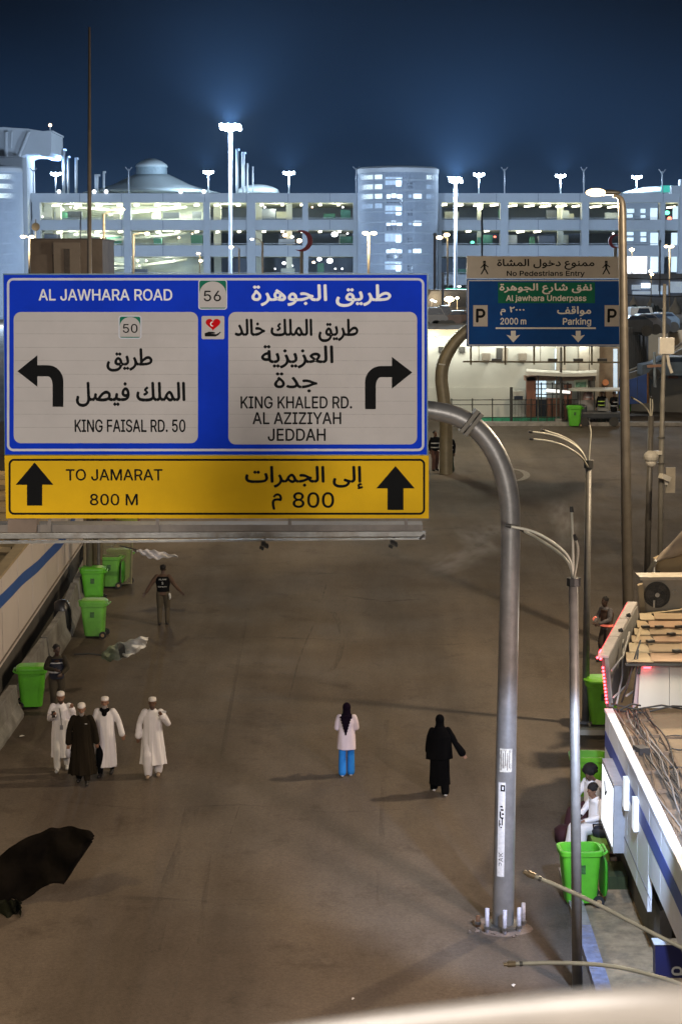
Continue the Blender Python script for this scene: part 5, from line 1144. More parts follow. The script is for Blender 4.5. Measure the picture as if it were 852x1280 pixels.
for (x0, y0, x1, y1) in ((760, 884, 800, 882), (764, 880, 852, 886), (768, 888, 870, 884), (776, 878, 800, 800), (790, 880, 797, 812)):
    a = P(x0, y0, 36.75); b = P(x1, y1, 36.75); MB().tube([a, a.lerp(b, .35) + Vector((0, 0, -.07)), a.lerp(b, .7) + Vector((0, -.03, .05)), b], .018, 6).build('wire', cabm[0], bo_, smooth=True)
# container with ac unit behind
zc = gz(36.9)
ct = thing('roof_shed', 'cream lit shed wall under ragged tan sheet roofing at the right edge', 'shed', (6.5, 37, zc))
creamw = M('cream_wall', (.55, .52, .44), .6, 0, .06, 1)
pr(((799, 833), (835.6, 833), (835.6, 885), (797, 885)), 36.9, .1, creamw, 'wall_panel', ct); pr(((836.2, 833), (900, 833), (900, 887), (836.2, 885)), 36.9, .1, creamw, 'wall_panel', ct)
pr(((796, 836), (801, 833), (797.5, 880), (790, 886)), 36.95, .1, M('door_jamb', (.42, .33, .33), .6), 'jamb', ct)
pr(((798, 833.5), (800.5, 833.5), (799.5, 843), (796, 843)), 36.85, .06, M('dark_green_box', (.03, .06, .04), .5), 'switch_box', ct)
MB().box(P(808, 834.5, 36.8), (.14, .04, .03)).build('red_light', ledm, ct)
pr(((781, 829.5), (900, 829), (900, 832.5), (782, 832.5)), 36.6, .08, dark_metal, 'roof_edge', ct)
tansheet = [M('tan_sheet_a', (.36, .26, .15), .75, 0, .15, 1, dirt=(.25, .17, .09)), M('tan_sheet_b', (.30, .215, .125), .75, 0, .2, 1), M('tan_sheet_c', (.42, .33, .20), .7, 0, .1, 1), M('tan_sheet_d', (.33, .205, .12), .75, 0, .2, 1.4)]
random.seed(4)
rows = [828.5, 817, 805, 796, 787, 777, 768, 757]
for i in range(6):
    ya = 36.6 + i * .8; yb3 = ya + .9
    xa = 783 + i * 3.2; x_prev = xa
    xb = 812 + random.random() * 20
    for j, (x0, x1) in enumerate(((xa, xb), (xb - 3, 905))):
        za = P(800, rows[i], ya).z + .01 * j; zb = P(800, rows[i + 1], yb3).z + .03
        X0 = P(x0, 800, ya).x; X1 = P(x1, 800, ya).x
        MB().add([(X0, ya, za + .05), (X1, ya, za + .04), (X1, yb3, zb), (X0 + .12, yb3, zb), (X0, ya, za + .02), (X1, ya, za + .01), (X1, yb3, zb - .03), (X0 + .12, yb3, zb - .03)], [(0, 1, 2, 3), (7, 6, 5, 4), (0, 4, 5, 1), (1, 5, 6, 2), (2, 6, 7, 3), (3, 7, 4, 0)]).build('sheet', tansheet[(i * 2 + j * 3) % 4], ct)
for x, i in ((838, 3), (845, 1), (812, 2), (823, 4), (848, 4), (806, 4)):
    a = P(x, rows[i], 36.5 + i * .8); MB().box(a + Vector((0, 0, .06)), (.16, .1, .05), .4).build('roof_clip', dark_metal, ct)
MB().tube([P(800, 786, 39.5), P(795, 800, 38.5), P(785, 829, 36.7)], .035, 6).build('edge_bar', tansheet[2], ct)
lamp('shed_lamp', tuple(P(835, 850, 36.0) + Vector((0, 0, .8))), 70, (1, .93, .78), size=.15)
ya = 42.3
acu = thing('air_conditioner', 'weathered outdoor air conditioner with a round dark fan on the right roof', 'air conditioner', tuple(P(830, 766, ya)))
caseM = M('ac_case', (.33, .30, .25), .55, .1, .12, 2, dirt=(.24, .2, .15))
pr(((802, 725), (862, 725), (862, 764), (805, 766)), ya, .45, caseM, 'case', acu); pr(((799, 721.5), (865, 721), (865, 725), (799.5, 725.5)), ya - .1, .65, M('ac_lid', (.5, .45, .36), .55), 'lid', acu)
cc = P(820.5, 743.5, ya - .02); rr = 16.5 * mpp(ya)
MB().tube([cc + Vector((0, .03, 0)), cc + Vector((0, -.012, 0))], rr, 32).build('fan_recess', dark_metal, acu)
g_ = MB()
for q in (.25, .45, .65, .82, .97):
    n = 28; pts_ = [cc + Vector((rr * q * math.cos(2 * PI * i / n), -.035, rr * q * math.sin(2 * PI * i / n))) for i in range(n + 1)]; g_.tube(pts_, .005, 4, False)
for i in range(10): a = 2 * PI * i / 10; g_.tube([cc + Vector((0, -.035, 0)), cc + Vector((rr * math.cos(a), -.035, rr * math.sin(a)))], .005, 4)
g_.build('fan_grille', M('grille_dark', (.09, .085, .08), .5, .3), acu)
fb = MB()
for i in range(3):
    a = 2 * PI * i / 3 + .5; d1 = Vector((math.cos(a), 0, math.sin(a))); d2 = Vector((math.cos(a + .9), 0, math.sin(a + .9))); fb.add([cc + Vector((0, -.018, 0)), cc + d1 * rr * .85 + Vector((0, -.02, 0)), cc + (d1 + d2) * rr * .5 + Vector((0, -.026, 0)), cc + d2 * rr * .75 + Vector((0, -.028, 0))], [(0, 1, 2, 3)])
fb.build('fan_blade', M('fan_blade', (.07, .065, .06), .5), acu)
MB().tube([cc + Vector((0, -.02, 0)), cc + Vector((0, -.05, 0))], .05, 14).build('fan_hub', M('hub_pale', (.5, .48, .44), .5), acu); MB().box(cc + Vector((-.07, -.045, -.2)), (.04, .02, .17)).build('worn_tag', M('hub_pale', (.5, .48, .44)), acu)
MB().tube([P(843, 740, ya - .03) + Vector((.05 * math.cos(a), 0, .05 * math.sin(a))) for a in [i * .7 for i in range(7)]], .008, 5).build('brand_ring', M('hub_pale', (.5, .48, .44)), acu)
up = thing('upper_roof', 'tan upper roof with a draped cloth roll, right edge above the air conditioner', 'roof', tuple(P(850, 700, 44)))
pr(((817, 722), (820, 701), (840, 692), (900, 660), (900, 722)), 43.4, .5, M('tan_canvas', (.40, .29, .155), .8, 0, .08, .8), 'roof_panel', up)
pr(((800, 786), (797, 732), (803, 730), (806, 768), (870, 760), (870, 778), (812, 780)), 42.0, .2, tansheet[2], 'lower_sheet', up)
ap, rr2 = smooth_path([P(820, 701, 43.2), P(829, 694, 43.3), P(842, 688, 43.3), P(858, 676, 43.2), P(880, 655, 43.2)], [.03, .10, .17, .24, .28], 2); MB().tube(ap, rr2, 12).build('cloth_roll', M('cloth_roll', (.36, .29, .22), .9, 0, .2, 3), up, smooth=True)
MB().tube([P(819, 700, 43.2), P(816, 708, 43.1), P(817, 721, 43.1)], .03, 6).build('white_pipe', white_print, up); MB().bar(P(806, 722, 43), P(818, 702, 43.1), .12, .05).build('brace', steel, up)
MB().box(P(820, 715, 43.2), (.14, .1, .05)).build('bracket', dark_metal, up)
# low green and grey block the men sit on, and concrete slabs
gb = thing('low_block', 'low grey-green and lime painted block the two men sit on', 'concrete block', (4.9, 36.6, gz(36.6)))
def sb_(name, x0, x1, y0, y1, h0, h1, mat, par): return MB().add([(x, y, gz(y) + h) for x in (x0, x1) for y in (y0, y1) for h in (h0, h1)], [(0, 1, 3, 2), (4, 6, 7, 5), (0, 4, 5, 1), (2, 3, 7, 6), (0, 2, 6, 4), (1, 5, 7, 3)]).build(name, mat, par)
sb_('front_block', 4.80, 5.08, 35.3, 36.3, -.01, .46, M('lime_paint', (.16, .27, .05), .7, 0, .25, 3), gb); sb_('rear_block', 4.82, 5.3, 36.38, 38.3, -.01, .46, M('green_grey', (.17, .20, .17), .8, 0, .25, 2), gb)
sb_('low_dark_block', 4.9, 5.3, 34.4, 35.2, -.01, .25, M('dark_green_block', (.04, .05, .015), .9), gb)  # low solid block in a very dark green
sl2 = thing('concrete_slab', 'sloping pinkish concrete slab behind the seated men', 'slab', (4.85, 40, gz(40)))
sb_('slab', 5.2, 5.8, 38.9, 40.4, -.01, .3, M('slab_pink', (.28, .215, .19), .85, 0, .2, 1.5), sl2)
t = thing('scrap_tray', 'small white metal frame lying at the foot of the second mist pole', 'frame', tuple(G(735, 912)))
q = G(736, 912)
for dy in (-.22, .22): MB().bar(q + Vector((-.42, dy, .1 + SL * dy)), q + Vector((.42, dy, .1 + SL * dy)), .05, .06).build('bar', steel, t)
for dx in (-.4, 0, .4): MB().bar(q + Vector((dx, -.24, .1 - SL * .24)), q + Vector((dx, .24, .1 + SL * .24)), .05, .04).build('bar', steel, t)
sb_('foot', q.x - .3, q.x + .45, q.y - .45, q.y - .28, -.01, .13, creamw, t)
# ================================================================== bins
bg = M('bin_green', (.10, .44, .022), .5, 0, .16, 2.5, .05, 40, dirt=(.07, .30, .02)); bgd = M('bin_green_dark', (.055, .33, .018), .5, 0, .12, 2)
bg2 = M('bin_green_faded', (.12, .38, .045), .6, 0, .2, 3, .08, 40, dirt=(.10, .24, .05)); bg3 = M('bin_green_lime', (.15, .46, .02), .5, 0, .14, 3, .05, 40, dirt=(.09, .28, .02))
def make_bin(label, open_=False, bg=bg):
    t = thing('wheelie_bin', label, 'bin', (0, 0, 0), group='green wheelie bins along the street')
    wx, wy = .36, .30
    def frame(z, s, th=None): return (0, 0, z, wx * s, wy * s)
    me = MB(); n = 28
    out = [(0.02, 0, .06, wx * .74, wy * .78), (.01, 0, .35, wx * .82, wy * .86), (0, 0, .80, wx * .93, wy * .95), (0, 0, .98, wx * .97, wy * .98)]
    inn = [(0, 0, .98, wx * .91, wy * .91), (.01, 0, .40, wx * .78, wy * .80), (.02, 0, .12, wx * .70, wy * .70)]
    me.loft(out + inn, n, sq=.62); me.build('body', bg, t, smooth=False, bevel=0)
    m_ = MB(); m_.loft([(0, 0, .90, wx * 1.0, wy * 1.0), (0, 0, .91, wx * 1.07, wy * 1.08), (0, 0, .985, wx * 1.09, wy * 1.10), (0, 0, 1.0, wx * 1.05, wy * 1.06), (0, 0, 1.0, wx * .92, wy * .92), (0, 0, .93, wx * .90, wy * .90)], n, sq=.6); m_.f = m_.f[:-2]; m_.build('rim', bg, t)
    for sy in (-1, 1):
        w = MB().tube([(wx * .82, sy * .26, .1), (wx * .82, sy * .32, .1)], .10, 18).build('wheel', M('tyre_black', (.015, .015, .015), .7), t)
        MB().tube([(wx * .82, sy * .322, .1), (wx * .82, sy * .326, .1)], .05, 12).build('hub', M('hub_tan', (.30, .20, .10), .6), w)
    MB().tube([(wx * .82, -.26, .1), (wx * .82, .26, .1)], .018, 8).build('axle', dark_metal, t)
    MB().tube([(wx * 1.02, -.24, .93), (wx * 1.22, -.22, .97), (wx * 1.22, .22, .97), (wx * 1.02, .24, .93)], .022, 8).build('handle', bg, t)
    if open_:
        l = MB(); l.loft([(0, 0, 0, wx * 1.05, wy * 1.1), (0, 0, .05, wx * 1.02, wy * 1.06), (0, 0, .09, wx * .8, wy * .85)], 24, sq=.55)
        l.v = [(wx * 1.10 + z * .7, y, .50 + x * .92) for x, y, z in l.v]; l.build('lid', bgd, t)
    else:
        l = MB(); l.loft([(0, 0, 1.005, wx * 1.1, wy * 1.12), (0, 0, 1.04, wx * 1.09, wy * 1.1), (.0, 0, 1.085, wx * .9, wy * .92), (0, 0, 1.10, wx * .5, wy * .5)], 28, sq=.6); l.build('lid', bg, t)
        MB().box((-wx * 1.08, 0, 1.03), (.06, .2, .03)).build('lid_grip', bg, t)
    MB().box((0, -wy * .935, .68), (.12, .012, .16), 0, -.06).build('logo_plate', M('bin_logo', (.03, .12, .02), .6, 0, .8, 30), t)
    return t
for j, (px, py, op, rz, sc, lab) in enumerate(((723, 1128, 1, .04, 1.04, 'open bright green bin at the foot of the near mist pole'), (734, 1004, 1, -.06, 1.06, 'green bin right behind the seated men'), (751, 906, 0, .02, 1.08, 'green bin under the red light string'), (41, 884, 0, .1, .98, 'green bin beside the dark-clad guard, nearest at left'), (118, 796, 0, -.05, 1.0, 'front one of the two left bins standing one behind the other'), (117, 752, 0, .05, 1.0, 'rear one of the two left bins standing one behind the other'),
                                             (138, 734, 1, 0, 1.0, 'green bin behind the dusty screen, left one'), (150, 728, 0, .3, 1.0, 'green bin behind the dusty screen, right one'), (717, 533.5, 0, 0, 1.0, 'bright green bin left of the buggy'), (775, 519, 1, .3, 1.05, 'green bin immediately right of the buggy, by the lamp post'), (793, 510, 0, -.2, 1.1, 'green bin right of the lamp post by the blue hoarding'))):
    b = make_bin(lab, bool(op), (bg, bg3, bg3, bg, bg2, bg, bg2, bg3, bg, bg3, bg2)[j]); g_ = G(px, py); b.location = (g_.x, g_.y, gz(g_.y)); b.rotation_euler = (0, 0, rz + (PI if px in (41,) else 0)); b.scale = (sc, sc, sc)
# ================================================================== banners/flags over the street, and two dark sheets
def flag(label, poly, y, mat, pole_pts, seed, band=None):
    random.seed(seed)
    t = thing('flag', label, 'flag', tuple(P(pole_pts[0][0], pole_pts[0][1], y)), group='flags blowing over the left side of the street')
    # poly: upper and lower edges as lists of pixels from hoist to fly
    up_, lo = poly; n = 40; m = 14; vs = []; fs = []
    def at(l, u):
        s_ = u * (len(l) - 1); i = min(int(s_), len(l) - 2); f = s_ - i; return (l[i][0] * (1 - f) + l[i + 1][0] * f, l[i][1] * (1 - f) + l[i + 1][1] * f)
    for i in range(n + 1):
        u = i / n; a = at(up_, u); b = at(lo, u)
        for j in range(m + 1):
            v = j / m; px = a[0] * (1 - v) + b[0] * v; py = a[1] * (1 - v) + b[1] * v
            vs.append(P(px + .8 * math.sin(v * 17 + seed), py + .9 * math.sin(u * 31 + seed), y + (.14 * math.sin(u * 9 + v * 3 + seed) + .07 * math.sin(u * 21 - v * 8)) * (u + .25)))
    for i in range(n):
        for j in range(m): fs.append((i * (m + 1) + j, i * (m + 1) + j + 1, (i + 1) * (m + 1) + j + 1, (i + 1) * (m + 1) + j))
    o = MB().add(vs, fs).build('cloth', mat, t, smooth=True); md = o.modifiers.new('thick', 'SOLIDIFY'); md.thickness = .006
    if band: 
        vs = []
        for i in range(5):
            u = band[0] + (band[1] - band[0]) * i / 4; a = at(up_, u); b = at(lo, u)
            for v in (.06, .94): px = a[0] * (1 - v) + b[0] * v; py = a[1] * (1 - v) + b[1] * v; vs.append(P(px, py, y + .14 * math.sin(u * 9 + v * 3 + seed) * (u + .2) - .03))
        MB().add(vs, [(2 * i, 2 * i + 1, 2 * i + 3, 2 * i + 2) for i in range(4)]).build('emblem', band[2], t)
    MB().tube([P(a, b, y) for a, b in pole_pts], .022 if seed != 5 else .055, 8).build('pole', dark_metal, t)
    return t
flw = M('flag_white', (.66, .64, .66), .8, 0, .05, 2); 
def two_tone(name, c1, c2, x_split, w):
    m = bpy.data.materials.new(name); m.use_nodes = True; n = m.node_tree.nodes; l = m.node_tree.links
    tcn = n.new('ShaderNodeTexCoord'); sp = n.new('ShaderNodeSeparateXYZ'); mr = n.new('ShaderNodeMapRange'); mr.inputs['From Min'].default_value = x_split - w; mr.inputs['From Max'].default_value = x_split + w
    l.new(tcn.outputs['Object'], sp.inputs[0]); l.new(sp.outputs['X'], mr.inputs[0]); mx = n.new('ShaderNodeMix'); mx.data_type = 'RGBA'; l.new(mr.outputs[0], mx.inputs['Factor']); mx.inputs['A'].default_value = c1 + (1,); mx.inputs['B'].default_value = c2 + (1,); l.new(mx.outputs['Result'], n['Principled BSDF'].inputs['Base Color']); n['Principled BSDF'].inputs['Roughness'].default_value = .8; return m
flag('white flag blowing flat over the head of the walking guard', ([(171, 687), (178, 687), (186, 687), (196, 688.5), (210, 692), (222, 695)], [(171, 688), (178, 693), (186, 697), (197, 699.5), (208, 697), (222, 696.5)]), 58.5, flw, [(150, 682), (171, 687)], 1)
flag('grey-green and white flag with a dark emblem, left of the walking guard', ([(127, 818), (134, 810), (145, 804.5), (158, 801.5), (172, 796.5), (186, 796)], [(127, 824), (138, 827), (150, 824), (160, 821), (172, 815.5), (182, 807)]), 47.5, two_tone('flag_grey_white', (.16, .19, .12), (.66, .66, .64), 1.25, .3), [(93, 818), (112, 817), (128, 819)], 3, (.42, .55, M('emblem_dark', (.05, .05, .045), .8)))
dk = M('dark_sheet', (.009, .007, .005), 1.0, 0, .7, 1.2, .4, 6, spec=.03)  # near-black rough colour of the big rippled sheet
flag('big dark flag at the lower left edge of the street', ([(-30, 1088), (-6, 1076), (12, 1058), (28, 1050), (44, 1042), (58, 1037), (66, 1034), (75, 1034.5), (90, 1033), (104, 1036), (113, 1040), (118, 1044)], [(-30, 1140), (-10, 1138), (4, 1134), (15, 1124), (26, 1127), (44, 1117), (56, 1108), (64, 1104), (80, 1106), (92, 1086), (104, 1070), (114, 1054)]), 33.5, dk, [(-40, 1158), (14, 1156.5), (44, 1157), (50, 1160)], 2)
flag('dark folded cloth hanging below the big dark flag', ([(-30, 1110), (0, 1124), (12, 1126), (20, 1124), (27, 1127)], [(-30, 1176), (0, 1166), (12, 1160), (22, 1154), (27, 1142)]), 33.2, M('dark_green_sheet', (.016, .017, .010), 1.0, 0, .6, 3, spec=.03), [(-40, 1160), (10, 1159), (34, 1158), (47, 1157)], 5)
# ================================================================== people
skin_d = M('skin_dark_brown', (.13, .065, .038), .55, 0, .1, 8); skin_m = M('skin_brown', (.24, .125, .075), .55, 0, .1, 8); skin_v = M('skin_deep', (.06, .032, .022), .5, 0, .1, 8)
thobe = M('white_thobe', (.80, .77, .78), .85, 0, .04, 3, .5, 9, stretch=(1, 1, .18)); thobe2 = M('offwhite_thobe', (.72, .70, .70), .85, 0, .06, 3)
robe_b = M('dark_olive_robe', (.016, .012, .007), .95, 0, .35, 3, .5, 9, spec=.08, stretch=(1, 1, .18)); black_c = M('black_cloth', (.0035, .0035, .004), .95, 0, .3, 4, spec=.05); coat = M('nurse_coat', (.70, .60, .64), .8, 0, .05, 3)
blue_t = M('bright_blue_trousers', (.01, .20, .62), .8, 0, .1, 4); hijab = M('aubergine_scarf', (.007, .003, .009), .95, spec=.05); cap_m = M('cap_white', (.68, .64, .60), .85); hair_b = M('hair_black', (.008, .006, .006), .8, 0, .4, 30, .6, 60)
beard_w = M('beard_grey', (.22, .20, .19), .9); shoe_w = M('shoe_white', (.6, .6, .6), .6); shoe_d = M('shoe_dark', (.015, .013, .012), .6); sandal = M('sandal_tan', (.30, .22, .15), .7)
khaki = M('khaki_trousers', (.075, .06, .038), .85, 0, .15, 3); vest_b = M('vest_black', (.005, .005, .006), .9, spec=.1); vest_n = M('vest_navy', (.01, .013, .03), .8); refl = M('reflective_band', (.5, .52, .55), .4); refl_y = M('reflective_yellow', (.40, .55, .08), .5, em=(.6, .9, .2), es=.0)
sleeve_br = M('brown_sleeve', (.09, .05, .032), .8); maroon = M('maroon_trousers', (.045, .009, .014), .85, 0, .2, 4); refl_r = M('reflective_red_glow', (.8, .2, .12), .4, em=(1, .2, .12), es=.5); eye_m = M('eye_dark', (.01, .01, .01), .3); phone_m = M('phone_black', (.01, .01, .012), .2); tan_sh = M('olive_shirt', (.028, .022, .012), .9)  # red bands: their reflected light is put in as emission
V = Vector
def rot_to(v, d):
    return v
class Body:
    """skeleton facing -Y, feet at z 0, height about 1.75"""
    def __init__(s, stride=.0, arms=None, lean=0., seated=False, bend=None, legs=None, headturn=0., headtilt=0., h=1.75):
        k = s.k = h / 1.75
        s.hip = V((0, 0, .93)) * k; s.chest = V((0, -.02 + lean * .3, 1.30)) * k; s.neck = V((0, -.02 - lean, 1.47)) * k
        s.head = V((0, -.045 - lean * 1.25, 1.625)) * k
        s.sh = {-1: V((-.185, -.01 - lean * .9, 1.42)) * k, 1: V((.185, -.01 - lean * .9, 1.42)) * k}
        if legs: s.leg = legs
        else:
            a = stride
            s.leg = {-1: [V((-.09, 0, .90)) * k, V((-.10, -.09 - a * .55, .50)) * k, V((-.10, -a, .09)) * k, V((-.11, -a - .16, .035)) * k],
                     1: [V((.09, 0, .90)) * k, V((.10, a * .25 - .03, .50)) * k, V((.10, a, .10 + abs(a) * .12)) * k, V((.11, a - .15, .035)) * k]}
        arms = arms or {}
        s.arm = {}
        for sd in (-1, 1):
            if sd in arms: s.arm[sd] = [V(q) * k for q in arms[sd]]
            else: s.arm[sd] = [V((sd * .25, .02, 1.14)) * k, V((sd * .265, -.07, .89)) * k]
        s.turn = headturn; s.tilt = headtilt
    def shift(s, d):
        d = V(d)
        for n in ('hip', 'chest', 'neck', 'head'): setattr(s, n, getattr(s, n) + d)
        for sd in (-1, 1): s.sh[sd] = s.sh[sd] + d; s.arm[sd] = [q + d for q in s.arm[sd]]
def hmat(b): return Euler((b.tilt, 0, b.turn)).to_matrix()
def build_body(t, b, skin, curl=.5, voxel=.0085):
    k = b.k; m = MB(); hm = hmat(b)
    def HB(c, r, n=12, mm=8): m.ball(b.head + hm @ (V(c) * k), tuple(x * k for x in r), n, mm, (b.tilt, 0, b.turn))
    HB((0, .01, .035), (.077, .095, .095), 18, 12); HB((0, -.02, -.03), (.062, .072, .085), 16, 10); HB((0, -.045, -.085), (.035, .038, .03))
    HB((0, -.092, -.012), (.013, .022, .028)); HB((0, -.085, .028), (.05, .015, .012)); HB((0, -.088, -.055), (.026, .012, .009)); HB((.077, .01, -.01), (.012, .022, .032)); HB((-.077, .01, -.01), (.012, .022, .032))
    m.chain([b.neck + V((0, .01, -.05)), b.head + V((0, .01, -.06))], [.062 * k, .052 * k], 12)
    # torso
    m.chain([b.hip, (b.hip + b.chest) / 2, b.chest, b.neck - V((0, 0, .08 * k))], [.115 * k, .095 * k, .092 * k, .075 * k], 14)
    m.chain([b.sh[-1] + V((.03, 0, -.01)), b.sh[1] + V((-.03, 0, -.01))], [.05 * k, .05 * k], 10); m.chain([b.leg[-1][0], b.leg[1][0]], [.10 * k, .10 * k], 10)
    for sd in (-1, 1):
        L = b.leg[sd]; m.chain([L[0], L[1], L[2]], [.085 * k, .055 * k, .038 * k]); m.chain([L[1].lerp(L[2], .3)], [.055 * k]); m.chain([L[2] + V((0, .02, -.04)) * k, L[3]], [.036 * k, .026 * k])
        e, w = b.arm[sd]; m.chain([b.sh[sd] + V((-sd * .02, 0, -.015)), e, w], [.044 * k, .038 * k, .026 * k]); m.chain([e.lerp(w, .3)], [.040 * k])
        d = (w - e).normalized(); side = d.cross(V((0, 1, 0)) if abs(d.y) < .8 else V((0, 0, 1))).normalized(); nrm = side.cross(d)
        pc = w + d * .055 * k
        for q in (-.024, -.008, .008, .024): m.chain([w + d * .01 * k + side * q * .7 * k, w + d * .085 * k + side * q * k], [.014 * k, .0125 * k], 8)
        for i, q in enumerate((-.029, -.0097, .0097, .029)):
            ln = (.066, .078, .074, .058)[i] * k; p0 = w + d * .088 * k + side * q * k; d1 = (d + nrm * curl * .6).normalized(); p1 = p0 + d1 * ln * .5; d2 = (d + nrm * curl * 1.8).normalized(); m.chain([p0, p1, p1 + d2 * ln * .5], [.0105 * k, .0098 * k, .0085 * k], 8)
        th = w + d * .03 * k + side * .03 * k; m.chain([th, th + (d * .6 + side * .7 + nrm * .3).normalized() * .04 * k, th + (d * .6 + side * .7 + nrm * .3).normalized() * .04 * k + (d + nrm * .4).normalized() * .03 * k], [.0135 * k, .012 * k, .0095 * k], 8)
    o = m.fuse('body', skin, t, voxel * k, 2)
    ey = MB()
    for sx_ in (-1, 1): ey.ball(b.head + hm @ (V((sx_ * .030, -.088, .012)) * k), (.012 * k, .006 * k, .007 * k), 8, 6)
    ey.build('eyes', eye_m, t, smooth=True)
    MB().ball(b.head + hm @ (V((0, -.0985, -.055)) * k), (.022 * k, .005 * k, .005 * k), 8, 5).build('mouth', M('lip_dark', (.10, .035, .03), .5), t, smooth=True)
    return o
def shoes(t, b, mat, sole=None):
    for sd in (-1, 1):
        L = b.leg[sd]; a = L[2] + V((0, .03, -.055)) * b.k; c = L[3] + V((0, -.03, -.0)) * b.k; m = MB().chain([a, (a + c) / 2, c], [.045 * b.k, .042 * b.k, .036 * b.k], 10)
        zmin = min(v[2] for v in m.v); m.build('shoe', mat, t, smooth=True)
def cap(t, b, mat=None, h=.075):
    k = b.k; hm = hmat(b); m = MB(); m.loft([(0, 0, .045, .083 * k, .101 * k), (0, .0, .06, .086 * k, .103 * k), (0, .0, .045 + h * .8, .083 * k, .098 * k), (0, 0, .045 + h, .070 * k, .084 * k), (0, 0, .05 + h * 1.08, .03 * k, .04 * k)], 24)
    m.v = [tuple(b.head + hm @ (V(v) + V((0, .012, .0)))) for v in m.v]; return m.build('cap', mat or cap_m, t, smooth=True)
def beard(t, b, mat, s=1.):
    k = b.k; hm = hmat(b); m = MB()
    m.ball(b.head + hm @ (V((0, -.055, -.105)) * k), (.05 * k * s, .045 * k * s, .05 * k * s), 14, 8); m.ball(b.head + hm @ (V((0, -.04, -.07)) * k), (.066 * k, .055 * k, .032 * k), 14, 8); return m.fuse('beard', mat, t, .010, 1)
def hair(t, b, mat, s=1., puff=0.):
    k = b.k; hm = hmat(b); m = MB(); m.ball(b.head + hm @ (V((0, .03, .055 + puff * .3)) * k), (.088 * k + puff, .098 * k + puff, .085 * k + puff), 18, 12)
    random.seed(9)
    for i in range(70 if puff else 24):
        a = random.random() * 2 * PI; e = random.uniform(-.1, 1.4); q = V((math.cos(a) * math.cos(e), math.sin(a) * math.cos(e) * 1.05 + .25, math.sin(e))) * (.085 * k + puff)
        if q.y < -.055 and q.z < .06: continue
        m.ball(b.head + hm @ (q + V((0, .02, .05)) * k), .018 + puff * .4, 7, 5)
    return m.fuse('hair', mat, t, .010, 1)
def sleeves(m, b, r0=.078, r1=.062, r2=.058, upto=1.0, flare=0.):
    k = b.k
    for sd in (-1, 1):
        e, w = b.arm[sd]; w2 = e.lerp(w, upto); s0 = b.sh[sd] + V((-sd * .015, 0, -.005))
        m.chain([s0, b.sh[sd].lerp(e, .5) + V((0, 0, -.008)), e, e.lerp(w2, .5), w2], [r0 * k, (r0 * .97) * k, r1 * k, (r1 + flare * .5) * k, (r2 + flare) * k], 12)
def torso_rings(b, top=1.46, waist=.17, dep=.125):
    k = b.k; ch = b.chest; nk = b.neck
    return [(nk.x, nk.y + .01, nk.z + .03 * k, .062 * k, .060 * k), (nk.x, nk.y + .01, nk.z - .0 * k, .085 * k, .075 * k), (nk.x, nk.y + .015, nk.z - .05 * k, .165 * k, .105 * k), (ch.x, ch.y + .015, nk.z - .13 * k, .205 * k, .130 * k), (ch.x, ch.y + .01, ch.z - .05 * k, .200 * k, dep * k + .012)]
def robe(t, b, mat, bottom=.13, wbot=.24, dbot=.20, name='robe', folds=.075, k_f=9, sway=(0, 0), belly=0., flare=.012, split=False):
    k = b.k; m = MB(); rs = torso_rings(b)
    z_top = rs[-1][2]; zb = bottom * k; n = 9; x0, y0 = b.chest.x, b.chest.y
    for i in range(1, n + 1):
        u = i / n; z = z_top + (zb - z_top) * u; rx = .198 * k + (wbot * k - .198 * k) * u ** 1.1 - .012 * math.sin(PI * min(1, u * 2.2)); ry = .135 * k + (dbot * k - .135 * k) * u ** 1.1 + belly * math.sin(PI * min(1, u * 2))
        rs.append((x0 * (1 - u) + sway[0] * u, y0 * (1 - u) + sway[1] * u, z, rx, ry))
    m.loft(rs[::-1], 44, folds, k_f, random.random() * 6)
    sleeves(m, b, flare=flare)
    return m.fuse(name, mat, t, .011, 2)
def trousers(t, b, mat, r=(.105, .085, .075, .075), name='trousers', upto=1.0, top=True):
    k = b.k; m = MB()
    for sd in (-1, 1):
        L = b.leg[sd]; an = L[1].lerp(L[2], upto); m.chain([L[0] + V((0, .01, .02)), L[0].lerp(L[1], .5), L[1], L[1].lerp(an, .5), an], [r[0] * k * 1.08, r[0] * k, r[1] * k, r[2] * k, r[3] * k], 14)
    if top: m.chain([b.leg[-1][0] + V((.02, 0, .06)), b.leg[1][0] + V((-.02, 0, .06))], [.10 * k, .10 * k], 14)
    return m.fuse(name, mat, t, .011, 2)
def shirt(t, b, mat, name='shirt', bottom=.86, upto=1.0, wide=.17, dep=.13):
    k = b.k; m = MB(); rs = torso_rings(b); hp = b.hip
    rs += [((b.chest.x + hp.x) / 2, (b.chest.y + hp.y) / 2, (rs[-1][2] + bottom * k + (hp.z - .93 * k)) / 2, wide * k + .01, dep * k), (hp.x, hp.y, bottom * k + (hp.z - .93 * k), wide * k + .012, dep * k + .005)]
    m.loft(rs[::-1], 36, .02, 6); sleeves(m, b, .072, .056, .045, upto); return m.fuse(name, mat, t, .010, 2)
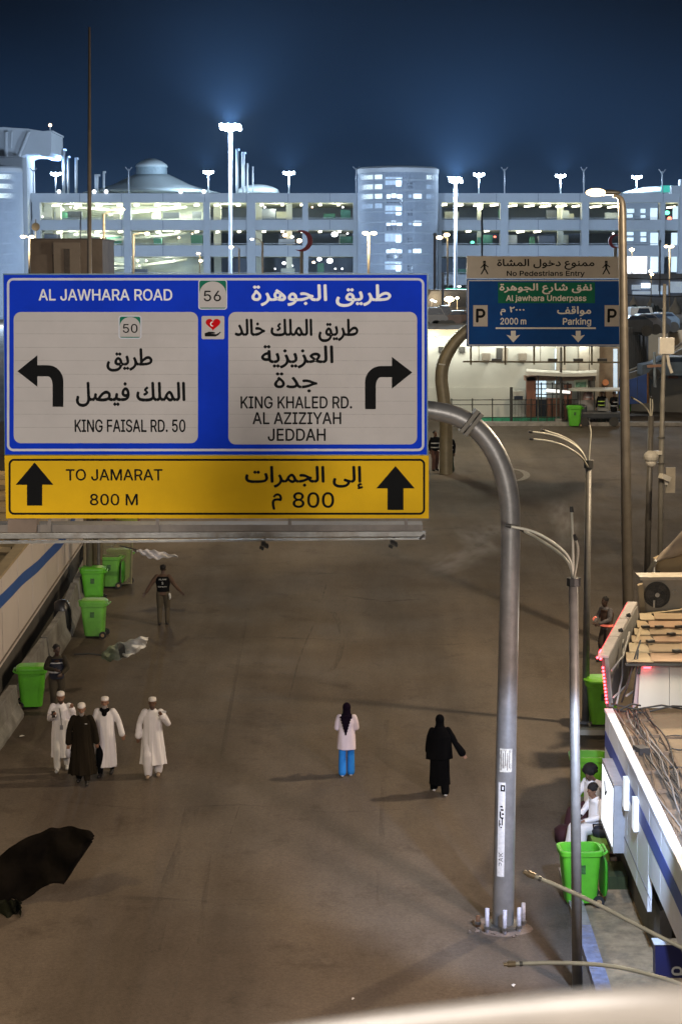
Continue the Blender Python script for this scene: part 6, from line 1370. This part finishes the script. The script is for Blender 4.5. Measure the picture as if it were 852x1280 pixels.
def vest(t, b, mat, bands, bottom=.92):
    k = b.k; m = MB(); rs = torso_rings(b)[2:]; hp = b.hip
    rs = [(a, c, z, x + .014, y + .014) for a, c, z, x, y in rs]; rs += [((b.chest.x + hp.x) / 2, (b.chest.y + hp.y) / 2, 1.1 * k + (hp.z - .93 * k), .185 * k, .15 * k), (hp.x, hp.y, bottom * k + (hp.z - .93 * k), .185 * k, .152 * k)]
    v = m.loft(rs[::-1], 32).fuse('vest', mat, t, .011, 1)
    zs = [r[2] for r in rs]
    for z, bm_, th in bands:
        z2 = z * k + (hp.z - .93 * k); r = min(rs, key=lambda q: abs(q[2] - z2)); u = 0
        for i in range(len(rs) - 1):
            if rs[i + 1][2] <= z2 <= rs[i][2]: f = (rs[i][2] - z2) / (rs[i][2] - rs[i + 1][2]); r = tuple(rs[i][j] * (1 - f) + rs[i + 1][j] * f for j in range(5)); break
        MB().loft([(r[0], r[1], z2 - th, r[3] + .006, r[4] + .006), (r[0], r[1], z2 + th, r[3] + .006, r[4] + .006)], 32).build('reflective_band', bm_, v)
    return v
def put(t, px, py, rz=0.):
    g_ = G(px, py); t.location = (g_.x, g_.y, gz(g_.y)); t.rotation_euler = (0, 0, rz)
def local_letter(t, parent, txt, c, w, h, mat, back=True, bold=.03):
    me = text_mesh(txt, bold); xs = [v.co.x for v in me.vertices]; ys = [v.co.y for v in me.vertices]; x0, x1, y0, y1 = min(xs), max(xs), min(ys), max(ys)
    for v in me.vertices: u = (v.co.x - x0) / (x1 - x0) - .5; q = (v.co.y - y0) / (y1 - y0) - .5; v.co = (c[0] + (-u if back else u) * w, c[1], c[2] + q * h)
    me.materials.clear(); me.materials.append(mat); o = bpy.data.objects.new('vest_lettering', me); C.objects.link(o); o.parent = parent; return o
grpm = 'men in long robes walking towards the bridge'
# 1 leftmost white thobe, phone held at his chest
random.seed(21)
t = thing('person', 'man in white robe and cap, leftmost of the walking group, phone at chest', 'person', group=grpm)
b = Body(.13, {-1: [(-.25, -.02, 1.15), (-.16, -.26, 1.27)], 1: [(.26, .03, 1.16), (.24, .02, 1.30)]}, h=1.77, headtilt=.1)
b.arm[1] = [V((.27, .02, 1.17)), V((.25, -.12, 1.38))]
build_body(t, b, skin_m); robe(t, b, thobe, .30, .235, .19); trousers(t, b, thobe2, (.09, .085, .08, .07)); shoes(t, b, shoe_w); cap(t, b); beard(t, b, M('beard_brown', (.05, .03, .02), .9), .85)
MB().box((-.15, -.345, 1.33), (.075, .012, .15), .2, -.4).build('phone', phone_m, t); MB().tube([(-.03, -.16, 1.42), (.0, -.185, 1.2), (.01, -.19, 1.05)], .006, 5).build('lanyard', phone_m, t); MB().box((.01, -.2, 1.0), (.07, .01, .10)).build('badge', M('badge_grey', (.3, .3, .33), .5), t)
put(t, 78, 962, .10)
# 2 dark robe
t = thing('person', 'man in long dark olive robe and white cap, second from left in the walking group', 'person', group=grpm)
b = Body(-.15, {-1: [(-.28, .02, 1.15), (-.29, -.06, .90)], 1: [(.27, .04, 1.15), (.30, .02, .90)]}, h=1.76, headtilt=.2)
build_body(t, b, skin_m); robe(t, b, robe_b, .20, .30, .24, folds=.09); trousers(t, b, robe_b, (.09, .085, .08, .07)); shoes(t, b, shoe_d); cap(t, b); beard(t, b, beard_w, 1.0)
MB().box((.1, -.15, 1.33), (.05, .01, .012)).build('pocket_pen', white_print, t)
put(t, 104, 978, .05)
ct_ = MB().loft([(0, 0, 0, .05, .03), (0, 0, .12, .06, .035), (0, 0, .24, .03, .02)], 14, .05, 4); o = tag(ct_.build('carrier_bag', M('bag_white', (.5, .5, .54), .6), smooth=True), 'small white carrier bag hanging at the dark-robed man\'s right hand', 'bag'); gg = G(104, 978); o.location = (gg.x - .30, gg.y - .08, gz(gg.y) + .58)
# 3 white with dark scarf
t = thing('person', 'man in white robe with dark scarf and grey beard, third in the walking group', 'person', group=grpm)
b = Body(.16, {-1: [(-.24, .0, 1.16), (-.18, -.04, .94)], 1: [(.29, .03, 1.18), (.36, .0, .92)]}, h=1.75)
build_body(t, b, skin_m); robe(t, b, thobe2, .20, .27, .21, sway=(-.03, -.02)); trousers(t, b, black_c, (.09, .085, .08, .06)); shoes(t, b, shoe_d); cap(t, b); beard(t, b, beard_w, 1.0)
MB().chain([b.neck + V((-.07, -.06, -.0)), b.neck + V((0, -.10, -.03)), b.neck + V((.07, -.06, 0))], [.045, .058, .045], 12).chain([b.neck + V((0, -.11, -.08))], [.06]).fuse('scarf', black_c, t, .01, 1)
put(t, 133, 968, -.05)
# 4 separate white one raising phone
t = thing('person', 'man in white thobe walking apart on the right, raising a phone by his shoulder', 'person', group=grpm)
b = Body(.10, {-1: [(-.29, .03, 1.16), (-.31, -.03, .90)], 1: [(.33, -.03, 1.17), (.23, -.20, 1.36)]}, h=1.77)
build_body(t, b, skin_d); robe(t, b, thobe, .28, .285, .22, folds=.09, belly=.02, flare=.02); trousers(t, b, thobe, (.10, .11, .11, .09)); shoes(t, b, sandal); cap(t, b); beard(t, b, skin_v, .9)
MB().box((.27, -.28, 1.50), (.10, .012, .05), .3, 0, .2).build('phone', shoe_w, t)
put(t, 192, 970, .0)
# nurse, back view: built facing -Y then turned
t = thing('person', 'woman in pale coat and bright blue trousers walking away in mid street', 'person')
b = Body(.08, {-1: [(-.235, -.03, 1.16), (-.17, -.2, 1.10)], 1: [(.235, -.03, 1.16), (.17, -.2, 1.10)]}, h=1.62)
build_body(t, b, skin_m); robe(t, b, coat, .66, .225, .175, 'coat', .03, 5); trousers(t, b, blue_t, (.088, .088, .092, .095)); shoes(t, b, shoe_w)
def scarf(t, b, mat, tail):
    k = b.k; h = b.head; m = MB(); m.ball(h + V((0, .015, .03)) * k, (.098 * k, .115 * k, .115 * k), 18, 12); m.loft([(b.neck.x, b.neck.y + .03, b.neck.z - .12 * k, .16 * k, .11 * k), (b.neck.x, b.neck.y + .02, b.neck.z - .05 * k, .165 * k, .105 * k), (h.x, h.y + .03, b.neck.z + .05 * k, .095 * k, .09 * k), (h.x, h.y + .02, h.z, .09 * k, .09 * k)], 24)
    if tail: 
        n = 6
        for i in range(n + 1): u = i / n; m.ball(V((.02, .125 + .02 * math.sin(u * 3), b.neck.z - .02 - u * .36)), ((.15 - .125 * u) * k, .03 * k, .05 * k), 14, 8)
    return m.fuse('headscarf', mat, t, .010, 2)
scarf(t, b, hijab, True); put(t, 433, 970, PI)
# abaya
t = thing('person', 'woman all in black walking away, arm held out, right of the street middle', 'person')
b = Body(-.17, {-1: [(-.34, .06, 1.13), (-.48, .06, .92)], 1: [(.25, -.02, 1.15), (.22, -.12, .95)]}, h=1.70)
build_body(t, b, skin_m); robe(t, b, black_c, .22, .235, .2, 'abaya', .05, 6, flare=.03); trousers(t, b, black_c, (.10, .10, .10, .09)); shoes(t, b, shoe_w); scarf(t, b, black_c, False)
m = MB(); m.loft([(.02, .04, .78, .285, .17), (.02, .03, 1.0, .27, .165), (.0, .02, 1.25, .24, .15), (0, 0, 1.38, .17, .12), (0, 0, 1.46, .10, .09)], 36, .04, 5); m.fuse('cape', black_c, t, .012, 2)
put(t, 549, 992, PI + .1)
# guard walking away
t = thing('person', 'guard in black lettered vest walking away at upper left, arms out', 'person')
b = Body(.07, {-1: [(-.33, .02, 1.18), (-.50, -.02, .98)], 1: [(.35, .02, 1.18), (.50, .04, .94)]}, h=1.76)
build_body(t, b, skin_v); shirt(t, b, sleeve_br, 'shirt', .88, .9); trousers(t, b, khaki, (.105, .08, .07, .065)); shoes(t, b, shoe_d); v = vest(t, b, vest_b, [], .98)
hair(t, b, hair_b)
cb_ = MB().loft([(0, .012, .05, .089, .105), (0, .012, .10, .087, .103)], 20).build('cap_band', vest_b, t); cb_.location = b.head
local_letter(t, v, 'ALAM', (0, .172, 1.36), .22, .045, white_print); local_letter(t, v, 'S', (0, .178, 1.25), .05, .075, white_print); local_letter(t, v, 'SAFETY', (0, .176, 1.145), .26, .035, white_print)
MB().chain([V((-.19, .1, .93)), V((-.21, .11, .84)), V((-.2, .1, .78))], [.03, .035, .02], 8).build('cloth', white_print, t, smooth=True)
put(t, 204.5, 781, PI)
# guard by the left bin
t = thing('person', 'guard in dark clothes with reflective bands leaning at the left green bin', 'person')
b = Body(.05, {-1: [(-.27, -.05, 1.18), (-.08, -.24, 1.16)], 1: [(.25, -.10, 1.16), (.10, -.30, 1.08)]}, lean=.09, h=1.74, headtilt=.25, headturn=.3)
build_body(t, b, skin_v); shirt(t, b, tan_sh, 'shirt', .88, .95); trousers(t, b, M('dark_khaki', (.04, .032, .02), .9), (.105, .08, .07, .065)); shoes(t, b, shoe_d); vest(t, b, vest_n, [(1.30, refl, .014), (1.08, refl, .022)], .90); hair(t, b, hair_b)
put(t, 72, 893, .25)
# guard on the right behind the booth
t = thing('person', 'guard with glowing red bands standing beyond the booth at the right', 'person')
b = Body(.03, {-1: [(-.24, -.12, 1.17), (-.12, -.32, 1.08)], 1: [(.24, -.12, 1.17), (.10, -.32, 1.08)]}, lean=.03, h=1.76, headtilt=.2)
build_body(t, b, skin_v); shirt(t, b, M('grey_camo_shirt', (.12, .11, .115), .85, 0, .5, 12), 'shirt', .88, .95); trousers(t, b, M('brown_trousers', (.06, .04, .03), .85), (.105, .09, .08, .07)); shoes(t, b, shoe_d); vest(t, b, sleeve_br, [(1.0, refl_r, .03)], .94); hair(t, b, hair_b)
MB().tube([b.arm[-1][0] + V((-.01, -.06, -.02)), b.arm[-1][0] + V((.03, -.12, -.02))], .062, 12).build('arm_band', refl_r, t)
put(t, 757, 827, -1.0)
# seated men
def sit(px_x, y, h_, rz, arms, skin, hm_, top, bot, label, puff, tilt, turn, seat=.46, spread=.16, knees=None, shoe=shoe_d):
    t = thing('person', label, 'person', group='two men sitting on the low block at the right')
    k = h_ / 1.75; L = {}
    for sd in (-1, 1): L[sd] = [V((sd * .10, .02, .10)), V((sd * spread, -.43, .06 + (.04 if sd > 0 else 0))), V((sd * (spread + .02), -.50, -.36)), V((sd * (spread + .04), -.65, -.42))]
    if knees: L = knees
    b = Body(0, arms, h=h_, legs={s_: [q + V((0, 0, seat)) for q in L[s_]] for s_ in (-1, 1)}, headtilt=tilt, headturn=turn)
    b.shift((0, .0, seat + .12 - .93)); b.neck += V((0, -.04, 0)); b.head += V((0, -.08, -.01))
    return t, b
t, b = sit(0, 0, 1.74, 0, {-1: [(-.25, -.16, 1.16), (-.10, -.36, 1.10)], 1: [(.28, -.10, 1.15), (.14, -.34, 1.08)]}, skin_m, None, None, None, 'man in white robe sitting in front, looking down at his hands', 0, .35, .1)
build_body(t, b, skin_m); shirt(t, b, thobe, 'robe', .86, .95, .185, .15); m_ = trousers(t, b, thobe2, (.13, .115, .11, .11), 'robe_skirt'); shoes(t, b, sandal); hair(t, b, hair_b, 1, .008)
MB().ball((0, .02, .50), (.24, .2, .12), 16, 10).build('robe_seat', thobe, t, smooth=True)
MB().box((.02, -.42, .78), (.08, .14, .012), .1, .5).build('phone', phone_m, t)
pt = P(744, 1046, 36.7); t.location = (4.97, 36.3, gz(36.3)); t.rotation_euler = (0, 0, -1.15)
bgm = MB(); bgm.loft([(0, 0, 0, .16, .09), (0, 0, .1, .19, .10), (0, 0, .2, .13, .07)], 18); bgm.tube([(-.14, 0, .1), (-.16, -.06, .26), (0, -.1, .32), (.15, -.05, .22), (.14, 0, .1)], .016, 6)
o = tag(bgm.build('shoulder_bag', M('bag_dark', (.012, .014, .025), .6), smooth=True), 'dark strapped shoulder bag at the front seated man\'s side', 'bag'); o.location = (5.0, 35.95, gz(35.95) + .46); o.rotation_euler = (.2, .1, -.3)
t, b = sit(0, 0, 1.76, 0, {-1: [(-.26, -.14, 1.15), (-.12, -.38, 1.02)], 1: [(.40, -.02, 1.30), (.16, -.10, 1.50)]}, skin_d, None, None, None, 'sitting man in white shirt and maroon trousers, bushy hair, hand at his ear', 0, .05, .2)
build_body(t, b, skin_d); shirt(t, b, thobe, 'shirt', .86, .92, .18, .14); trousers(t, b, maroon, (.125, .115, .12, .12)); shoes(t, b, shoe_d); hair(t, b, hair_b, 1, .045)
t.location = (5.02, 37.35, gz(37.35)); t.rotation_euler = (0, 0, -.85)
o = tag(MB().loft([(0, 0, 0, .17, .22), (0, 0, .25, .19, .24), (0, 0, .33, .1, .12)], 20, .06, 5).build('dark_bundle', maroon, smooth=True), 'dark red bundle on the ground in front of the rear seated man', 'bundle'); gg = G(704, 1052); o.location = (gg.x, gg.y, gz(gg.y))
# the one standing on the bridge behind the camera, whose shadow the bridge floodlight throws on the sign
t = thing('person', 'person on the footbridge, shadow falls on the right panel of the big sign', 'person')
b = Body(.0, {-1: [(-.30, -.10, 1.22), (-.12, -.26, 1.48)], 1: [(.30, -.10, 1.22), (.12, -.26, 1.48)]}, h=1.74)
build_body(t, b, skin_m); shirt(t, b, thobe, 'shirt', .86, .9); trousers(t, b, black_c); shoes(t, b, shoe_d); hair(t, b, hair_b, 1, .01)
t.location = (-.36, -1.75, 11.955); t.rotation_euler = (0, 0, PI)
# workers
def worker(label, px, py, rz, arms, top, band, legs=khaki, stride=.08, group='street workers in reflective clothing', h=1.72):
    t = thing('person', label, 'person', group=group); b = Body(stride, arms, h=h); build_body(t, b, skin_d, voxel=.012); shirt(t, b, top, 'shirt', .86, .9); trousers(t, b, legs, (.105, .09, .08, .075)); shoes(t, b, shoe_d); vest(t, b, top, [(1.22, band, .022), (1.03, band, .022)], .88); hair(t, b, hair_b); put(t, px, py, rz); return t
dkg = M('dark_green_uniform', (.022, .035, .02), .85); 
worker('worker in black top with pale bands, left of the grey-green gantry pole foot', 543, 588, .3, {1: [(.30, -.05, 1.18), (.30, -.25, 1.25)]}, vest_b, refl, M('dusty_red_trousers', (.09, .04, .03), .85))
worker('worker in dark green with a pale band, bending right of the gantry pole foot', 561, 591, -.5, {-1: [(-.30, -.10, 1.15), (-.34, -.30, 1.02)]}, vest_b, refl, dkg, .18)
worker('worker in dark uniform standing at the right end of the buggy', 766, 532, .5, {-1: [(-.28, -.1, 1.2), (-.30, -.3, 1.25)]}, vest_b, refl, vest_b)
worker('second worker in dark uniform beside the buggy middle', 751, 531, -.4, {}, vest_b, refl_y, dkg, .12)
worker('farther worker by the white board left of the buggy', 734, 525, .2, {}, M('pale_red_shirt', (.35, .22, .2), .8), refl, vest_b)
# buggy
gy = G(748, 533)
bu = thing('service_buggy', 'small dark service buggy with a flat white canopy at the far plaza', 'buggy', tuple(gy))
x0, y0, z0 = gy; y0 += .6
MB().box((x0, y0, z0 + .55), (2.3, 1.2, .35)).build('body', dark_p, bu, bevel=.08); MB().box((x0 - .85, y0, z0 + .85), (.5, 1.1, .4)).build('dashboard', dark_p, bu, bevel=.06); MB().box((x0 + .2, y0, z0 + .85), (.5, 1.0, .15)).build('seat', M('seat_grey', (.2, .2, .2), .7), bu); MB().box((x0 + .4, y0, z0 + 1.15), (.12, 1.0, .5)).build('backrest', MATS['seat_grey'], bu)
for a in (-.75, .75):
    for c in (-.55, .55): MB().tube([(x0 + a, y0 + c - .1, z0 + .24), (x0 + a, y0 + c + .1, z0 + .24)], .24, 16).build('wheel', dark_metal, bu)
for a in (-.95, .95):
    for c in (-.5, .5): MB().tube([(x0 + a, y0 + c, z0 + .7), (x0 + a * 1.02, y0 + c, z0 + 1.78)], .025, 6).build('roof_post', steel, bu)
MB().loft([(x0 - .05, y0, z0 + 1.78, 1.42, .72), (x0 - .05, y0, z0 + 1.86, 1.45, .75), (x0 - .05, y0, z0 + 1.92, 1.2, .5)], 28, sq=.4).build('canopy', M('canopy_white', (.6, .59, .54)), bu)
MB().ball((x0 - 1.12, y0 - .3, z0 + .62), .07, 8, 6).build('headlight', refl, bu)
tag(MB().box(P(733, 512, 99.2), (.9, .06, 1.0)).build('white_board', M('pale_board', (.45, .4, .38), .6)), 'pale pinkish board standing left of the buggy', 'board')
# ================================================================== haze over everything
hz_m = bpy.data.materials.new('haze'); hz_m.use_nodes = True; n_ = hz_m.node_tree.nodes; n_.remove(n_['Principled BSDF'])
pv_ = n_.new('ShaderNodeVolumePrincipled'); pv_.inputs['Color'].default_value = (.66, .84, 1, 1); pv_.inputs['Density'].default_value = .00005; pv_.inputs['Anisotropy'].default_value = .35
hz_m.node_tree.links.new(pv_.outputs[0], n_['Material Output'].inputs['Volume'])
if HAZE:
    hz = MB().bx(-720, 720, -60, 1540, -4, 75).build('haze', hz_m); tag(hz, kind='stuff')

# mist drifting from the nozzles
mm = bpy.data.materials.new('mist'); mm.use_nodes = True; n_ = mm.node_tree.nodes; l_ = mm.node_tree.links; n_.remove(n_['Principled BSDF'])
pv_ = n_.new('ShaderNodeVolumePrincipled'); pv_.inputs['Color'].default_value = (.95, .95, .95, 1); pv_.inputs['Anisotropy'].default_value = .2
tcn = n_.new('ShaderNodeTexCoord'); nz = n_.new('ShaderNodeTexNoise'); nz.inputs['Scale'].default_value = 2.2; nz.inputs['Detail'].default_value = 3; l_.new(tcn.outputs['Object'], nz.inputs['Vector'])
ln = n_.new('ShaderNodeVectorMath'); ln.operation = 'LENGTH'; l_.new(tcn.outputs['Object'], ln.inputs[0])
mr = n_.new('ShaderNodeMapRange'); mr.inputs['From Min'].default_value = 1.0; mr.inputs['From Max'].default_value = .1; l_.new(ln.outputs['Value'], mr.inputs[0])
rr_m = n_.new('ShaderNodeMapRange'); rr_m.inputs['From Min'].default_value = .42; rr_m.inputs['From Max'].default_value = .75; l_.new(nz.outputs['Fac'], rr_m.inputs[0])
mu = n_.new('ShaderNodeMath'); mu.operation = 'MULTIPLY'; l_.new(mr.outputs[0], mu.inputs[0]); l_.new(rr_m.outputs[0], mu.inputs[1])
m2 = n_.new('ShaderNodeMath'); m2.operation = 'MULTIPLY'; m2.inputs[1].default_value = .9; l_.new(mu.outputs[0], m2.inputs[0]); l_.new(m2.outputs[0], pv_.inputs['Density']); l_.new(pv_.outputs[0], n_['Material Output'].inputs['Volume'])
mm.cycles.volume_step_rate = 2 if hasattr(mm.cycles, 'volume_step_rate') else 1
mist_y = G(721, 1236).y
for px, py, y, sx_, sz_, rz in ((616, 663, mist_y, .42, .16, .1), (594, 674, mist_y, .55, .22, .5), (570, 700, mist_y, .75, .22, -.3), (698, 640, mist_y + 1, .32, .24, 0), (706, 660, 46, .4, .6, 0)):
    o = MB().ball((0, 0, 0), 1, 16, 10).build('mist', mm); o.location = P(px, py, y); o.scale = (sx_, .4, sz_); o.rotation_euler = (0, rz, 0); tag(o, kind='stuff')
